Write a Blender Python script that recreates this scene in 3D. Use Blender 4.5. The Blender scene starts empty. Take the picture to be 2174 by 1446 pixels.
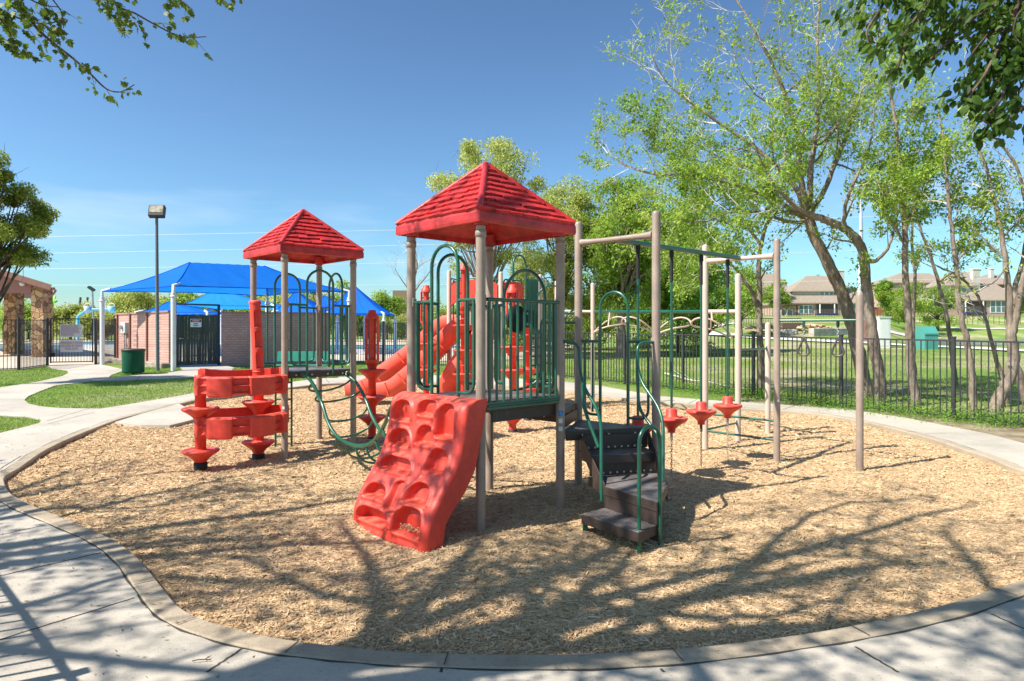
import bpy, math, random
import numpy as np
from mathutils import Vector, Matrix, noise
from mathutils.geometry import tessellate_polygon
PI = math.pi; R = math.radians
sc = bpy.context.scene; COL = sc.collection
# ------------------------------------------------------------------ camera, sky, sun, exposure
CZ = 1.889; FP = 1449.0; CX0 = 1087.0; HY = 706.0
cd = bpy.data.cameras.new('camera'); cam = bpy.data.objects.new('camera', cd); COL.objects.link(cam)
cam.location = (0, 0, CZ); cam.rotation_euler = (R(90), 0, 0)
cd.sensor_width = 36; cd.lens = 36 * FP / 2174; cd.shift_y = -(723 - HY) / 2174
cd.clip_start = .05; cd.clip_end = 3000
sc.camera = cam
SUN_EL = 50; SX, SY = -.9, -.44
w = bpy.data.worlds.new('World'); sc.world = w; w.use_nodes = True
nt = w.node_tree; bg = nt.nodes['Background']
sky = nt.nodes.new('ShaderNodeTexSky'); sky.sky_type = 'NISHITA'; sky.sun_disc = False
sky.sun_elevation = R(SUN_EL); sky.sun_rotation = math.atan2(SX, SY)
sky.air_density = 1.0; sky.dust_density = 1.0; sky.ozone_density = 5.0; sky.altitude = 100
# deepen the clear blue of the Nishita sky and add thin high cloud near the horizon
gm = nt.nodes.new('ShaderNodeHueSaturation'); gm.inputs['Saturation'].default_value = .9
pw = nt.nodes.new('ShaderNodeGamma'); pw.inputs[1].default_value = 1.42
m1 = nt.nodes.new('ShaderNodeVectorMath'); m1.operation = 'SCALE'; m1.inputs[3].default_value = .105; m2 = nt.nodes.new('ShaderNodeVectorMath'); m2.operation = 'MULTIPLY'; m2.inputs[1].default_value = (7.2, 9.5, 8.8)
nt.links.new(sky.outputs[0], m1.inputs[0]); nt.links.new(m1.outputs[0], pw.inputs[0]); nt.links.new(pw.outputs[0], m2.inputs[0]); nt.links.new(m2.outputs[0], gm.inputs['Color'])
gt = nt.nodes.new('ShaderNodeTexCoord'); mpw = nt.nodes.new('ShaderNodeMapping'); mpw.inputs['Scale'].default_value = (1.2, 1.2, 7); nzw = nt.nodes.new('ShaderNodeTexNoise'); nzw.inputs['Scale'].default_value = 2.2; nzw.inputs['Detail'].default_value = 7; nzw.inputs['Roughness'].default_value = .55
nt.links.new(gt.outputs['Generated'], mpw.inputs[0]); nt.links.new(mpw.outputs[0], nzw.inputs[0])
r1 = nt.nodes.new('ShaderNodeMapRange'); r1.inputs[1].default_value = .5; r1.inputs[2].default_value = .8; r1.inputs[4].default_value = .5; nt.links.new(nzw.outputs[0], r1.inputs[0])
sz = nt.nodes.new('ShaderNodeSeparateXYZ'); nt.links.new(gt.outputs['Generated'], sz.inputs[0]); r2 = nt.nodes.new('ShaderNodeMapRange'); r2.inputs[1].default_value = .02; r2.inputs[2].default_value = .30; r2.inputs[3].default_value = 1; r2.inputs[4].default_value = 0; nt.links.new(sz.outputs[2], r2.inputs[0])
mm = nt.nodes.new('ShaderNodeMath'); mm.operation = 'MULTIPLY'; nt.links.new(r1.outputs[0], mm.inputs[0]); nt.links.new(r2.outputs[0], mm.inputs[1])
cl = nt.nodes.new('ShaderNodeMix'); cl.data_type = 'RGBA'; cl.inputs[7].default_value = (5.0, 5.1, 5.6, 1); nt.links.new(mm.outputs[0], cl.inputs[0]); nt.links.new(gm.outputs[0], cl.inputs[6]); nt.links.new(cl.outputs[2], bg.inputs[0]); bg.inputs[1].default_value = .142
sl = bpy.data.lights.new('sun', 'SUN'); sun = bpy.data.objects.new('sun', sl); COL.objects.link(sun)
sl.energy = 4.6; sl.angle = R(.53); sl.color = (1, .95, .86)
ce = math.cos(R(SUN_EL)); hn = math.hypot(SX, SY)
sun.rotation_euler = Vector((SX / hn * ce, SY / hn * ce, math.sin(R(SUN_EL)))).to_track_quat('Z', 'Y').to_euler()
sun.location = (-20, -10, 40)
vs = sc.view_settings; vs.view_transform = 'Standard'; vs.look = 'None'; vs.exposure = .86; vs.gamma = 1; vs.use_curve_mapping = False
# ------------------------------------------------------------------ helpers
random.seed(7); RNG = np.random.default_rng(7)
HA = ([-50, 0, 45, 60, 72, 100, 140, 170, 400, 900], [-.87, 0, .79, 1.5, 2.7, 3.8, 5.3, 6.3, 8, 8])
LB = ([-50, 0, 52, 56, 62, 104, 109, 118, 135, 145, 170, 400, 900], [-.87, 0, .91, .75, .4, .4, .99, 2.2, 3.9, 5.2, 6.3, 8, 8])
LC = ([-50, 0, 45, 60, 100, 400, 900], [-.87, 0, .79, .98, 1.3, 4, 5])
def sstep(a, b, x):
    t = np.clip((x - a) / (b - a), 0, 1); return t * t * (3 - 2 * t)
def GV(x, y):
    r = x / np.maximum(y, 5.)
    c = np.interp(y, *LC); a = np.interp(y, *HA); l = np.interp(y, *LB)
    k1 = sstep(.12, .28, r); k2 = sstep(.5, .62, r)
    return c * (1 - k1) + k1 * (a * (1 - k2) + l * k2)
def G(x, y): return float(GV(np.float64(x), np.float64(y)))
def hit(px, py, dz=0.):
    """ground point seen at a pixel of the photograph"""
    y = 3.0
    while y < 400:
        x = (px - CX0) / FP * y
        if CZ - (py - HY) / FP * y <= G(x, y) + dz: break
        y += .05 if y < 60 else .3
    return Vector(((px - CX0) / FP * y, y, G((px - CX0) / FP * y, y) + dz))
def hp(px, py, dz=0.):
    """near ground plane"""
    y = (CZ - dz) * FP / (py - HY + .0175 * FP)
    return Vector(((px - CX0) / FP * y, y, .0175 * y + dz))
def at(px, py, y): return Vector(((px - CX0) / FP * y, y, CZ - (py - HY) / FP * y))
def inview(p, m=60):
    if p[1] < .3: return False
    u = CX0 + p[0] / p[1] * FP; v = HY - (p[2] - CZ) / p[1] * FP
    return -m < u < 2174 + m and -m < v < 1446 + m
WO = {}
def setp(o, label=None, cat=None, group=None, kind=None):
    if label: o['label'] = label
    if cat: o['category'] = cat
    if group: o['group'] = group
    if kind: o['kind'] = kind
    return o
def thing(name, loc, label, cat, group=None, kind=None):
    o = bpy.data.objects.new(name, None); COL.objects.link(o); o.location = loc; o.empty_display_size = .2
    WO[o.name] = Vector(loc); return setp(o, label, cat, group, kind)
class MB:
    def __init__(s): s.v = []; s.f = []; s.sm = []
    def add(s, vs, fs, smooth=False):
        n = len(s.v); s.v += [tuple(p) for p in vs]; s.f += [tuple(i + n for i in f) for f in fs]; s.sm += [smooth] * len(fs); return s
    def box(s, c, d, M=None, rz=0, bev=0.):
        c = Vector(c); x, y, z = d[0] / 2, d[1] / 2, d[2] / 2
        if M is None: M = Matrix.Rotation(rz, 3, 'Z')
        if bev <= 0:
            P = [c + M @ Vector((i * x, j * y, k * z)) for k in (-1, 1) for j in (-1, 1) for i in (-1, 1)]
            return s.add(P, [(0, 2, 3, 1), (4, 5, 7, 6), (0, 1, 5, 4), (2, 6, 7, 3), (0, 4, 6, 2), (1, 3, 7, 5)])
        b = bev; P = []; F = []
        def q(*pts): n = len(P); P.extend([c + M @ Vector(p) for p in pts]); F.append(tuple(range(n, n + len(pts))))
        X, Y, Z = x - b, y - b, z - b
        q((-X, -Y, z), (X, -Y, z), (X, Y, z), (-X, Y, z)); q((-X, -Y, -z), (-X, Y, -z), (X, Y, -z), (X, -Y, -z))
        q((x, -Y, -Z), (x, Y, -Z), (x, Y, Z), (x, -Y, Z)); q((-x, -Y, -Z), (-x, -Y, Z), (-x, Y, Z), (-x, Y, -Z))
        q((-X, -y, -Z), (X, -y, -Z), (X, -y, Z), (-X, -y, Z)); q((-X, y, -Z), (-X, y, Z), (X, y, Z), (X, y, -Z))
        for a in (-1, 1):
            q((a * X, -Y, z), (a * x, -Y, Z), (a * x, Y, Z), (a * X, Y, z)); q((a * X, -Y, -z), (a * x, -Y, -Z), (a * x, Y, -Z), (a * X, Y, -z))
            q((-X, a * Y, z), (-X, a * y, Z), (X, a * y, Z), (X, a * Y, z)); q((-X, a * Y, -z), (-X, a * y, -Z), (X, a * y, -Z), (X, a * Y, -z))
            for e in (-1, 1):
                q((a * X, e * y, -Z), (a * x, e * Y, -Z), (a * x, e * Y, Z), (a * X, e * y, Z))
                q((a * X, e * Y, z), (a * x, e * Y, Z), (a * X, e * y, Z)); q((a * X, e * Y, -z), (a * x, e * Y, -Z), (a * X, e * y, -Z))
        return s.add(P, F)
    def bar(s, a, b, wd, h, bev=0.):
        """box from a to b, wd wide (horizontal), h high"""
        a = Vector(a); b = Vector(b); d = b - a; L = d.length; x = d.normalized()
        up = Vector((0, 0, 1)) if abs(x.z) < .95 else Vector((0, 1, 0))
        y = up.cross(x).normalized(); z = x.cross(y)
        M = Matrix((x, y, z)).transposed()
        return s.box((a + b) / 2, (L, wd, h), M, bev=bev)
    def tube(s, pts, r, n=10, cap=True, closed=False, dome=False):
        pts = [Vector(p) for p in pts]; m = len(pts)
        rs = list(r) if hasattr(r, '__len__') else [r] * m
        if dome:
            d = (pts[-1] - pts[-2]).normalized(); e = pts[-1]; rr = rs[-1]
            pts[-1] = e - d * rr * .8
            for k in (30, 55, 75, 89): pts.append(e - d * rr * .8 + d * rr * .8 * math.sin(R(k))); rs.append(rr * math.cos(R(k)))
            m = len(pts)
        T = []
        for i in range(m):
            a = pts[i - 1] if (i > 0 or closed) else pts[0]; b = pts[(i + 1) % m] if (i < m - 1 or closed) else pts[-1]
            t = b - a; T.append(t.normalized() if t.length > 1e-9 else Vector((0, 0, 1)))
        N = T[0].orthogonal().normalized(); V = []
        for i in range(m):
            N = N - T[i] * N.dot(T[i])
            N = N.normalized() if N.length > 1e-6 else T[i].orthogonal().normalized()
            B = T[i].cross(N)
            for k in range(n):
                a = 2 * PI * k / n; V.append(pts[i] + (N * math.cos(a) + B * math.sin(a)) * rs[i])
        F = [(i * n + k, i * n + (k + 1) % n, ((i + 1) % m) * n + (k + 1) % n, ((i + 1) % m) * n + k) for i in range(m if closed else m - 1) for k in range(n)]
        s.add(V, F, True)
        if cap and not closed:
            s.add(V[:n], [tuple(range(n))[::-1]]); s.add(V[-n:], [tuple(range(n))])
        return s
    def lathe(s, c, prof, n=24):
        """prof = [(r, z)...]; sharp where two points repeat"""
        c = Vector(c); runs = [[]]
        for p in prof:
            if runs[-1] and p == runs[-1][-1]: runs.append([])
            runs[-1].append(p)
        for run in runs:
            if len(run) < 2: continue
            V = [c + Vector((max(r, 1e-4) * math.cos(2 * PI * k / n), max(r, 1e-4) * math.sin(2 * PI * k / n), z)) for r, z in run for k in range(n)]
            s.add(V, [(i * n + k, i * n + (k + 1) % n, (i + 1) * n + (k + 1) % n, (i + 1) * n + k) for i in range(len(run) - 1) for k in range(n)], True)
        return s
    def prism(s, poly, z0, z1):
        """poly = [(x,y)..]; z0/z1 numbers or callables"""
        n = len(poly); f0 = z0 if callable(z0) else (lambda x, y: z0); f1 = z1 if callable(z1) else (lambda x, y: z1)
        ar = sum(poly[i][0] * poly[(i + 1) % n][1] - poly[(i + 1) % n][0] * poly[i][1] for i in range(n))
        if ar < 0: poly = poly[::-1]
        A = [(x, y, f0(x, y)) for x, y in poly]; B = [(x, y, f1(x, y)) for x, y in poly]
        tri = tessellate_polygon([[Vector(p) for p in B]])
        T = []
        for t in tri:
            a, b, c = [Vector(B[i]) for i in t]
            T.append(t if (b - a).cross(c - a).z > 0 else t[::-1])
        s.add(B, T); s.add(A, [t[::-1] for t in T])
        for i in range(n):
            j = (i + 1) % n; s.add([A[i], A[j], B[j], B[i]], [(0, 1, 2, 3)])
        return s
    def build(s, name, m, parent=None, loc=None):
        off = Vector((0, 0, 0)); 
        if parent is not None: off = WO[parent.name]
        elif loc is not None: off = Vector(loc)
        me = bpy.data.meshes.new(name)
        if off.length > 0: me.from_pydata([(a - off.x, b - off.y, c - off.z) for a, b, c in s.v], [], s.f)
        else: me.from_pydata(s.v, [], s.f)
        me.polygons.foreach_set('use_smooth', s.sm); me.materials.append(m); me.update()
        o = bpy.data.objects.new(name, me); COL.objects.link(o)
        if parent is not None: o.parent = parent
        else: o.location = off
        WO[o.name] = off.copy(); return o
def npmesh(name, V, F, m, parent=None, smooth=False, loc=None):
    off = np.zeros(3)
    if parent is not None: off = np.array(WO[parent.name])
    elif loc is not None: off = np.array(loc, float)
    V = np.asarray(V, np.float32) - off.astype(np.float32); F = np.asarray(F, np.int32); k = F.shape[1]
    me = bpy.data.meshes.new(name); me.vertices.add(len(V)); me.vertices.foreach_set('co', V.ravel())
    me.loops.add(F.size); me.loops.foreach_set('vertex_index', F.ravel())
    me.polygons.add(len(F)); me.polygons.foreach_set('loop_start', np.arange(0, F.size, k, dtype=np.int32))
    try: me.polygons.foreach_set('loop_total', np.full(len(F), k, np.int32))
    except Exception: pass
    me.polygons.foreach_set('use_smooth', np.full(len(F), smooth)); me.materials.append(m); me.update(); me.validate()
    o = bpy.data.objects.new(name, me); COL.objects.link(o)
    if parent is not None: o.parent = parent
    else: o.location = Vector(off)
    WO[o.name] = Vector(off); return o
def unit(a): return a / np.maximum(np.linalg.norm(a, axis=1, keepdims=True), 1e-9)
def scatter(P, D, N, size, TV, TF):
    """copies of a template (x along D, z along N) at points P -> verts, faces"""
    P = np.asarray(P, float); D = unit(np.asarray(D, float)); N = np.asarray(N, float)
    N = unit(N - D * (N * D).sum(1, keepdims=True)); B = np.cross(N, D)
    TV = np.asarray(TV, float); sz = np.broadcast_to(np.asarray(size, float).reshape(-1, 1, 1) if np.ndim(size) else np.float64(size), (len(P), 1, 1))
    V = P[:, None] + sz * (TV[None, :, :1] * D[:, None] + TV[None, :, 1:2] * B[:, None] + TV[None, :, 2:] * N[:, None])
    F = (np.asarray(TF)[None] + (np.arange(len(P)) * len(TV))[:, None, None]).reshape(-1, np.asarray(TF).shape[1])
    return V.reshape(-1, 3), F
def arc(c, a, b, r, t0, t1, n=10):
    c = Vector(c); a = Vector(a); b = Vector(b)
    return [c + a * r * math.cos(t0 + (t1 - t0) * i / n) + b * r * math.sin(t0 + (t1 - t0) * i / n) for i in range(n + 1)]
def rnd(pts, rad=.1, n=5):
    """round the corners of a polyline"""
    pts = [Vector(p) for p in pts]; out = [pts[0]]
    for i in range(1, len(pts) - 1):
        a = pts[i - 1] - pts[i]; b = pts[i + 1] - pts[i]; q = min(rad, a.length * .48, b.length * .48)
        A = pts[i] + a.normalized() * q; B = pts[i] + b.normalized() * q
        for k in range(n + 1):
            t = k / n; out.append(A * (1 - t) ** 2 + pts[i] * 2 * t * (1 - t) + B * t * t)
    return out + [pts[-1]]
def spline(pts, n=8):
    pts = [Vector(p) for p in pts]; P = [pts[0]] + pts + [pts[-1]]; out = []
    for i in range(1, len(P) - 2):
        for k in range(n):
            t = k / n; a, b, c, d = P[i - 1], P[i], P[i + 1], P[i + 2]
            out.append(.5 * ((2 * b) + (c - a) * t + (2 * a - 5 * b + 4 * c - d) * t * t + (3 * b - a - 3 * c + d) * t ** 3))
    return out + [pts[-1]]
# ------------------------------------------------------------------ materials
def mat(name, base, rough=.6, var=.0, vs=4., base2=None, bump=0., bs=40., spec=.5, metal=0., coat=0., stretch=None, trans=0., tcol=None, grime=0., gs=1.5, rvar=0.):
    m = bpy.data.materials.new(name); m.use_nodes = True; t = m.node_tree; n = t.nodes; l = t.links
    b = n['Principled BSDF']; b.inputs['Roughness'].default_value = rough; b.inputs['Metallic'].default_value = metal
    b.inputs['Specular IOR Level'].default_value = spec; b.inputs['Coat Weight'].default_value = coat; b.inputs['Coat Roughness'].default_value = .25
    base = tuple(base) + (1,); b.inputs['Base Color'].default_value = base
    tc = n.new('ShaderNodeTexCoord'); vec = tc.outputs['Object']
    if stretch:
        mp = n.new('ShaderNodeMapping'); mp.inputs['Scale'].default_value = stretch; l.new(vec, mp.inputs[0]); vec = mp.outputs[0]
    out = None
    if var or base2:
        nz = n.new('ShaderNodeTexNoise'); nz.inputs['Scale'].default_value = vs; nz.inputs['Detail'].default_value = 5; nz.inputs['Roughness'].default_value = .6; l.new(vec, nz.inputs[0])
        cr = n.new('ShaderNodeValToRGB'); cr.color_ramp.elements[0].position = .36; cr.color_ramp.elements[1].position = .64
        c2 = tuple(base2) if base2 else tuple(min(1, c * (1 + var)) for c in base[:3]); c1 = base[:3] if base2 else tuple(c * (1 - var) for c in base[:3])
        cr.color_ramp.elements[0].color = c1 + (1,) if isinstance(c1, tuple) else tuple(c1) + (1,); cr.color_ramp.elements[1].color = c2 + (1,)
        l.new(nz.outputs[0], cr.inputs[0]); out = cr.outputs[0]
    if grime:
        g = n.new('ShaderNodeTexNoise'); g.inputs['Scale'].default_value = gs; g.inputs['Detail'].default_value = 8; g.inputs['Roughness'].default_value = .7; l.new(tc.outputs['Object'], g.inputs[0])
        mr = n.new('ShaderNodeMapRange'); mr.inputs[1].default_value = .42; mr.inputs[2].default_value = .7; mr.inputs[3].default_value = 1; mr.inputs[4].default_value = 1 - grime; l.new(g.outputs[0], mr.inputs[0])
        mx = n.new('ShaderNodeMix'); mx.data_type = 'RGBA'; mx.blend_type = 'MULTIPLY'; mx.inputs[0].default_value = 1
        if out: l.new(out, mx.inputs[6])
        else: mx.inputs[6].default_value = base
        l.new(mr.outputs[0], mx.inputs[7]); out = mx.outputs[2]
    if out: l.new(out, b.inputs['Base Color'])
    if rvar:
        g = n.new('ShaderNodeTexNoise'); g.inputs['Scale'].default_value = 6; g.inputs['Detail'].default_value = 6; l.new(vec, g.inputs[0])
        mr = n.new('ShaderNodeMapRange'); mr.inputs[3].default_value = rough - rvar; mr.inputs[4].default_value = rough + rvar; l.new(g.outputs[0], mr.inputs[0]); l.new(mr.outputs[0], b.inputs['Roughness'])
    if bump:
        z = n.new('ShaderNodeTexNoise'); z.inputs['Scale'].default_value = bs; z.inputs['Detail'].default_value = 4; l.new(vec, z.inputs[0])
        bp = n.new('ShaderNodeBump'); bp.inputs['Strength'].default_value = bump; bp.inputs['Distance'].default_value = .02; l.new(z.outputs[0], bp.inputs['Height']); l.new(bp.outputs[0], b.inputs['Normal'])
    if trans:
        tr = n.new('ShaderNodeBsdfTranslucent'); ms = n.new('ShaderNodeMixShader'); ms.inputs[0].default_value = trans
        if out and not tcol:
            l.new(out, tr.inputs[0])
        else: tr.inputs[0].default_value = tuple(tcol or base[:3]) + (1,)
        l.new(b.outputs[0], ms.inputs[1]); l.new(tr.outputs[0], ms.inputs[2]); l.new(ms.outputs[0], n['Material Output'].inputs[0])
    return m
def leafmat(name, c1, c2, trans=.45, vs=1.2, rough=.5, spec=.35, tc=None):
    """leaf colour differs leaf to leaf and clump to clump"""
    m = mat(name, c1, rough, base2=c2, vs=vs, trans=trans, spec=spec, tcol=tc)
    t = m.node_tree; n = t.nodes; l = t.links
    g = n.new('ShaderNodeNewGeometry'); mr = n.new('ShaderNodeMapRange'); mr.inputs[3].default_value = .6; mr.inputs[4].default_value = 1.35; l.new(g.outputs['Random Per Island'], mr.inputs[0])
    src = n['Principled BSDF'].inputs['Base Color'].links[0].from_socket
    mx = n.new('ShaderNodeMix'); mx.data_type = 'RGBA'; mx.blend_type = 'MULTIPLY'; mx.inputs[0].default_value = 1
    l.new(src, mx.inputs[6]); l.new(mr.outputs[0], mx.inputs[7]); l.new(mx.outputs[2], n['Principled BSDF'].inputs['Base Color'])
    if not tc:
        for k in n:
            if k.type == 'BSDF_TRANSLUCENT': l.new(mx.outputs[2], k.inputs[0])
    return m
def brickmat(name, c1, c2, mortar, sc_=1., bw=.2, bh=.075, msize=.01, bump=.5, rough=.85):
    m = bpy.data.materials.new(name); m.use_nodes = True; t = m.node_tree; n = t.nodes; l = t.links; b = n['Principled BSDF']
    b.inputs['Roughness'].default_value = rough; b.inputs['Specular IOR Level'].default_value = .2
    tc = n.new('ShaderNodeTexCoord'); sp = n.new('ShaderNodeSeparateXYZ'); l.new(tc.outputs['Object'], sp.inputs[0])
    ad = n.new('ShaderNodeMath'); ad.operation = 'ADD'; l.new(sp.outputs[0], ad.inputs[0]); l.new(sp.outputs[1], ad.inputs[1])
    cb = n.new('ShaderNodeCombineXYZ'); l.new(ad.outputs[0], cb.inputs[0]); l.new(sp.outputs[2], cb.inputs[1])
    br = n.new('ShaderNodeTexBrick'); l.new(cb.outputs[0], br.inputs[0])
    br.inputs['Color1'].default_value = tuple(c1) + (1,); br.inputs['Color2'].default_value = tuple(c2) + (1,); br.inputs['Mortar'].default_value = tuple(mortar) + (1,)
    br.inputs['Scale'].default_value = sc_; br.inputs['Brick Width'].default_value = bw; br.inputs['Row Height'].default_value = bh; br.inputs['Mortar Size'].default_value = msize; br.inputs['Mortar Smooth'].default_value = .2
    nz = n.new('ShaderNodeTexNoise'); nz.inputs['Scale'].default_value = 1.3; nz.inputs['Detail'].default_value = 8; l.new(tc.outputs['Object'], nz.inputs[0])
    mr = n.new('ShaderNodeMapRange'); mr.inputs[3].default_value = .75; mr.inputs[4].default_value = 1.2; l.new(nz.outputs[0], mr.inputs[0])
    mx = n.new('ShaderNodeMix'); mx.data_type = 'RGBA'; mx.blend_type = 'MULTIPLY'; mx.inputs[0].default_value = 1; l.new(br.outputs[0], mx.inputs[6]); l.new(mr.outputs[0], mx.inputs[7]); l.new(mx.outputs[2], b.inputs['Base Color'])
    bp = n.new('ShaderNodeBump'); bp.inputs['Strength'].default_value = bump; bp.inputs['Distance'].default_value = .01; bp.invert = True; l.new(br.outputs[1], bp.inputs['Height']); l.new(bp.outputs[0], b.inputs['Normal'])
    return m
RED = mat('red_plastic', (.74, .058, .034), .48, var=.08, vs=9, bump=.08, bs=220, grime=.16, gs=11, coat=.0, rvar=.12)
REDF = mat('faded_red_plastic', (.80, .10, .06), .5, var=.1, vs=2.5, bump=.05, bs=200, grime=.12, gs=3)
ROOFR = mat('red_roof_plastic', (.58, .03, .03), .45, var=.22, vs=7, bump=.2, bs=70, grime=.5, gs=2.6, rvar=.15)
GREEN = mat('green_metal', (.006, .105, .058), .32, var=.12, vs=5, spec=.6, coat=.3, grime=.3, gs=4, bump=.03, bs=60)
BEIGE = mat('taupe_metal', (.35, .265, .21), .42, var=.07, vs=3, spec=.5, grime=.28, gs=3.5, bump=.03, bs=150)
CREAM = mat('cream_metal', (.60, .47, .38), .42, var=.05, vs=3, grime=.2, gs=3)
BROWN = mat('brown_vinyl_metal', (.055, .038, .032), .5, var=.2, vs=6, grime=.3, gs=6, bump=.1, bs=90, rvar=.12)
BLACK = mat('black_metal', (.018, .018, .02), .45, var=.2, vs=4, grime=.2)
BLUEBLK = mat('dark_blue_metal', (.02, .03, .05), .45, var=.2, vs=4)
STEEL = mat('galvanised_steel', (.42, .42, .42), .4, metal=.7, var=.1, grime=.2)
WHITEM = mat('white_painted_metal', (.72, .72, .72), .45, var=.04, grime=.12, gs=3)
DARK = mat('black_rubber', (.015, .015, .015), .7)
BOLT = mat('zinc_bolt', (.6, .58, .55), .35, metal=.6)
BARK = mat('bark', (.21, .155, .115), .9, base2=(.36, .29, .23), vs=14, stretch=(1, 1, .22), bump=1.0, bs=38, spec=.15, grime=.4, gs=4)
BARKD = mat('dark_bark', (.07, .05, .04), .9, base2=(.16, .12, .09), vs=10, stretch=(1, 1, .3), bump=.8, bs=26, spec=.15)
TWIG = mat('grey_twigs', (.42, .36, .32), .85, base2=(.68, .62, .57), vs=3, spec=.15)
def dusty(m, amt=.3, col=(.50, .36, .25, 1)):
    """dust and scuffs that settle on upward faces"""
    t = m.node_tree; n = t.nodes; l = t.links; b = n['Principled BSDF']; src = b.inputs['Base Color'].links[0].from_socket
    g = n.new('ShaderNodeNewGeometry'); s = n.new('ShaderNodeSeparateXYZ'); l.new(g.outputs['Normal'], s.inputs[0]); r = n.new('ShaderNodeMapRange'); r.inputs[1].default_value = .45; r.inputs[2].default_value = .95; l.new(s.outputs[2], r.inputs[0])
    tc = n.new('ShaderNodeTexCoord'); z = n.new('ShaderNodeTexNoise'); z.inputs['Scale'].default_value = 14; z.inputs['Detail'].default_value = 8; z.inputs['Roughness'].default_value = .7; l.new(tc.outputs['Object'], z.inputs[0]); q = n.new('ShaderNodeMapRange'); q.inputs[1].default_value = .4; q.inputs[2].default_value = .65; q.inputs[4].default_value = amt; l.new(z.outputs[0], q.inputs[0])
    a = n.new('ShaderNodeMath'); a.operation = 'MULTIPLY'; l.new(r.outputs[0], a.inputs[0]); l.new(q.outputs[0], a.inputs[1])
    # long thin scuffs
    mp = n.new('ShaderNodeMapping'); mp.inputs['Scale'].default_value = (60, 60, 5); mp.inputs['Rotation'].default_value = (.4, .3, 0); l.new(tc.outputs['Object'], mp.inputs[0]); y = n.new('ShaderNodeTexNoise'); y.inputs['Scale'].default_value = 1; y.inputs['Detail'].default_value = 2; l.new(mp.outputs[0], y.inputs[0]); w_ = n.new('ShaderNodeMapRange'); w_.inputs[1].default_value = .68; w_.inputs[2].default_value = .74; w_.inputs[4].default_value = .22; l.new(y.outputs[0], w_.inputs[0])
    mx0 = n.new('ShaderNodeMath'); mx0.operation = 'MAXIMUM'; l.new(a.outputs[0], mx0.inputs[0]); l.new(w_.outputs[0], mx0.inputs[1])
    mx = n.new('ShaderNodeMix'); mx.data_type = 'RGBA'; mx.inputs[7].default_value = col; l.new(mx0.outputs[0], mx.inputs[0]); l.new(src, mx.inputs[6]); l.new(mx.outputs[2], b.inputs['Base Color'])
dusty(RED, .35); dusty(ROOFR, .12, (.30, .12, .10, 1)); dusty(BROWN, .25); dusty(REDF, .2)
def deckmat():
    m = mat('textured_deck', (.10, .085, .085), .45, base2=(.2, .175, .17), vs=5, grime=.35, gs=4)
    t = m.node_tree; n = t.nodes; l = t.links; b = n['Principled BSDF']
    tc = n.new('ShaderNodeTexCoord'); mp = n.new('ShaderNodeMapping'); mp.inputs['Rotation'].default_value = (0, 0, R(45)); mp.inputs['Scale'].default_value = (28, 28, 28); l.new(tc.outputs['Object'], mp.inputs[0])
    ch = n.new('ShaderNodeTexVoronoi'); ch.inputs['Scale'].default_value = 1.; ch.inputs['Randomness'].default_value = 0; l.new(mp.outputs[0], ch.inputs[0])
    mr = n.new('ShaderNodeMapRange'); mr.inputs[1].default_value = .15; mr.inputs[2].default_value = .32; mr.inputs[3].default_value = .25; mr.inputs[4].default_value = 1.1; l.new(ch.outputs[0], mr.inputs[0])
    src = b.inputs['Base Color'].links[0].from_socket
    mx = n.new('ShaderNodeMix'); mx.data_type = 'RGBA'; mx.blend_type = 'MULTIPLY'; mx.inputs[0].default_value = 1; l.new(src, mx.inputs[6]); l.new(mr.outputs[0], mx.inputs[7]); l.new(mx.outputs[2], b.inputs['Base Color'])
    bp = n.new('ShaderNodeBump'); bp.inputs['Strength'].default_value = .8; bp.inputs['Distance'].default_value = .006; l.new(mr.outputs[0], bp.inputs['Height']); l.new(bp.outputs[0], b.inputs['Normal'])
    return m
DECK = deckmat()
# ------------------------------------------------------------------ ground, mulch, kerb, walks
def C2(lst, s, ox, oy): return [(x / s + ox, y / s + oy) for x, y in lst]
IN_PX = [(41, 1004), (14, 1020), (10, 1032), (25, 1058), (75, 1087), (137, 1112), (232, 1153), (290, 1195), (344, 1261), (385, 1306), (455, 1340), (580, 1373), (724, 1391), (900, 1404), (1193, 1410), (1427, 1398.5), (1662, 1369), (1838, 1340), (2013, 1299), (2174, 1246)]
inn = [hp(*p) for p in IN_PX] + [Vector((4.6, 5.15, 0)), Vector((5.7, 5.9, 0)), Vector((6.6, 6.9, 0)), Vector((6.85, 7.9, 0))] + [hp(*p) for p in [(2174, 1008), (2100, 980), (2036, 958), (1978, 938), (1890, 915), (1803, 895), (1716, 881), (1600, 874), (1500, 866), (1405, 859), (1273, 845), (1195, 833), (1090, 824), (960, 817), (850, 814), (757, 816), (684, 819), (610, 828), (520, 839), (431, 851), (354, 869), (300, 884), (244, 899), (161, 932), (99, 963)]]
inn = [Vector((p.x, p.y, 0)) for p in inn]
inn = spline(inn + [inn[0]], 5)[:-1]
n_ = len(inn)
outl = []
for i in range(n_):
    t = (inn[(i + 1) % n_] - inn[i - 1]); t.z = 0; t.normalize(); nn = Vector((t.y, -t.x, 0))
    outl.append(inn[i] + nn * .15)
ctr = sum(inn, Vector()) / n_
if (outl[0] - ctr).length < (inn[0] - ctr).length: outl = [inn[i] * 2 - outl[i] for i in range(n_)]
PIT = np.array([(p.x, p.y) for p in inn])
def inpoly(x, y, poly):
    x = np.asarray(x, float); y = np.asarray(y, float); r = np.zeros(x.shape, bool); n = len(poly); j = n - 1
    for i in range(n):
        xi, yi = poly[i]; xj, yj = poly[j]
        c = ((yi > y) != (yj > y)) & (x < (xj - xi) * (y - yi) / (yj - yi + 1e-12) + xi); r ^= c; j = i
    return r
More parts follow.
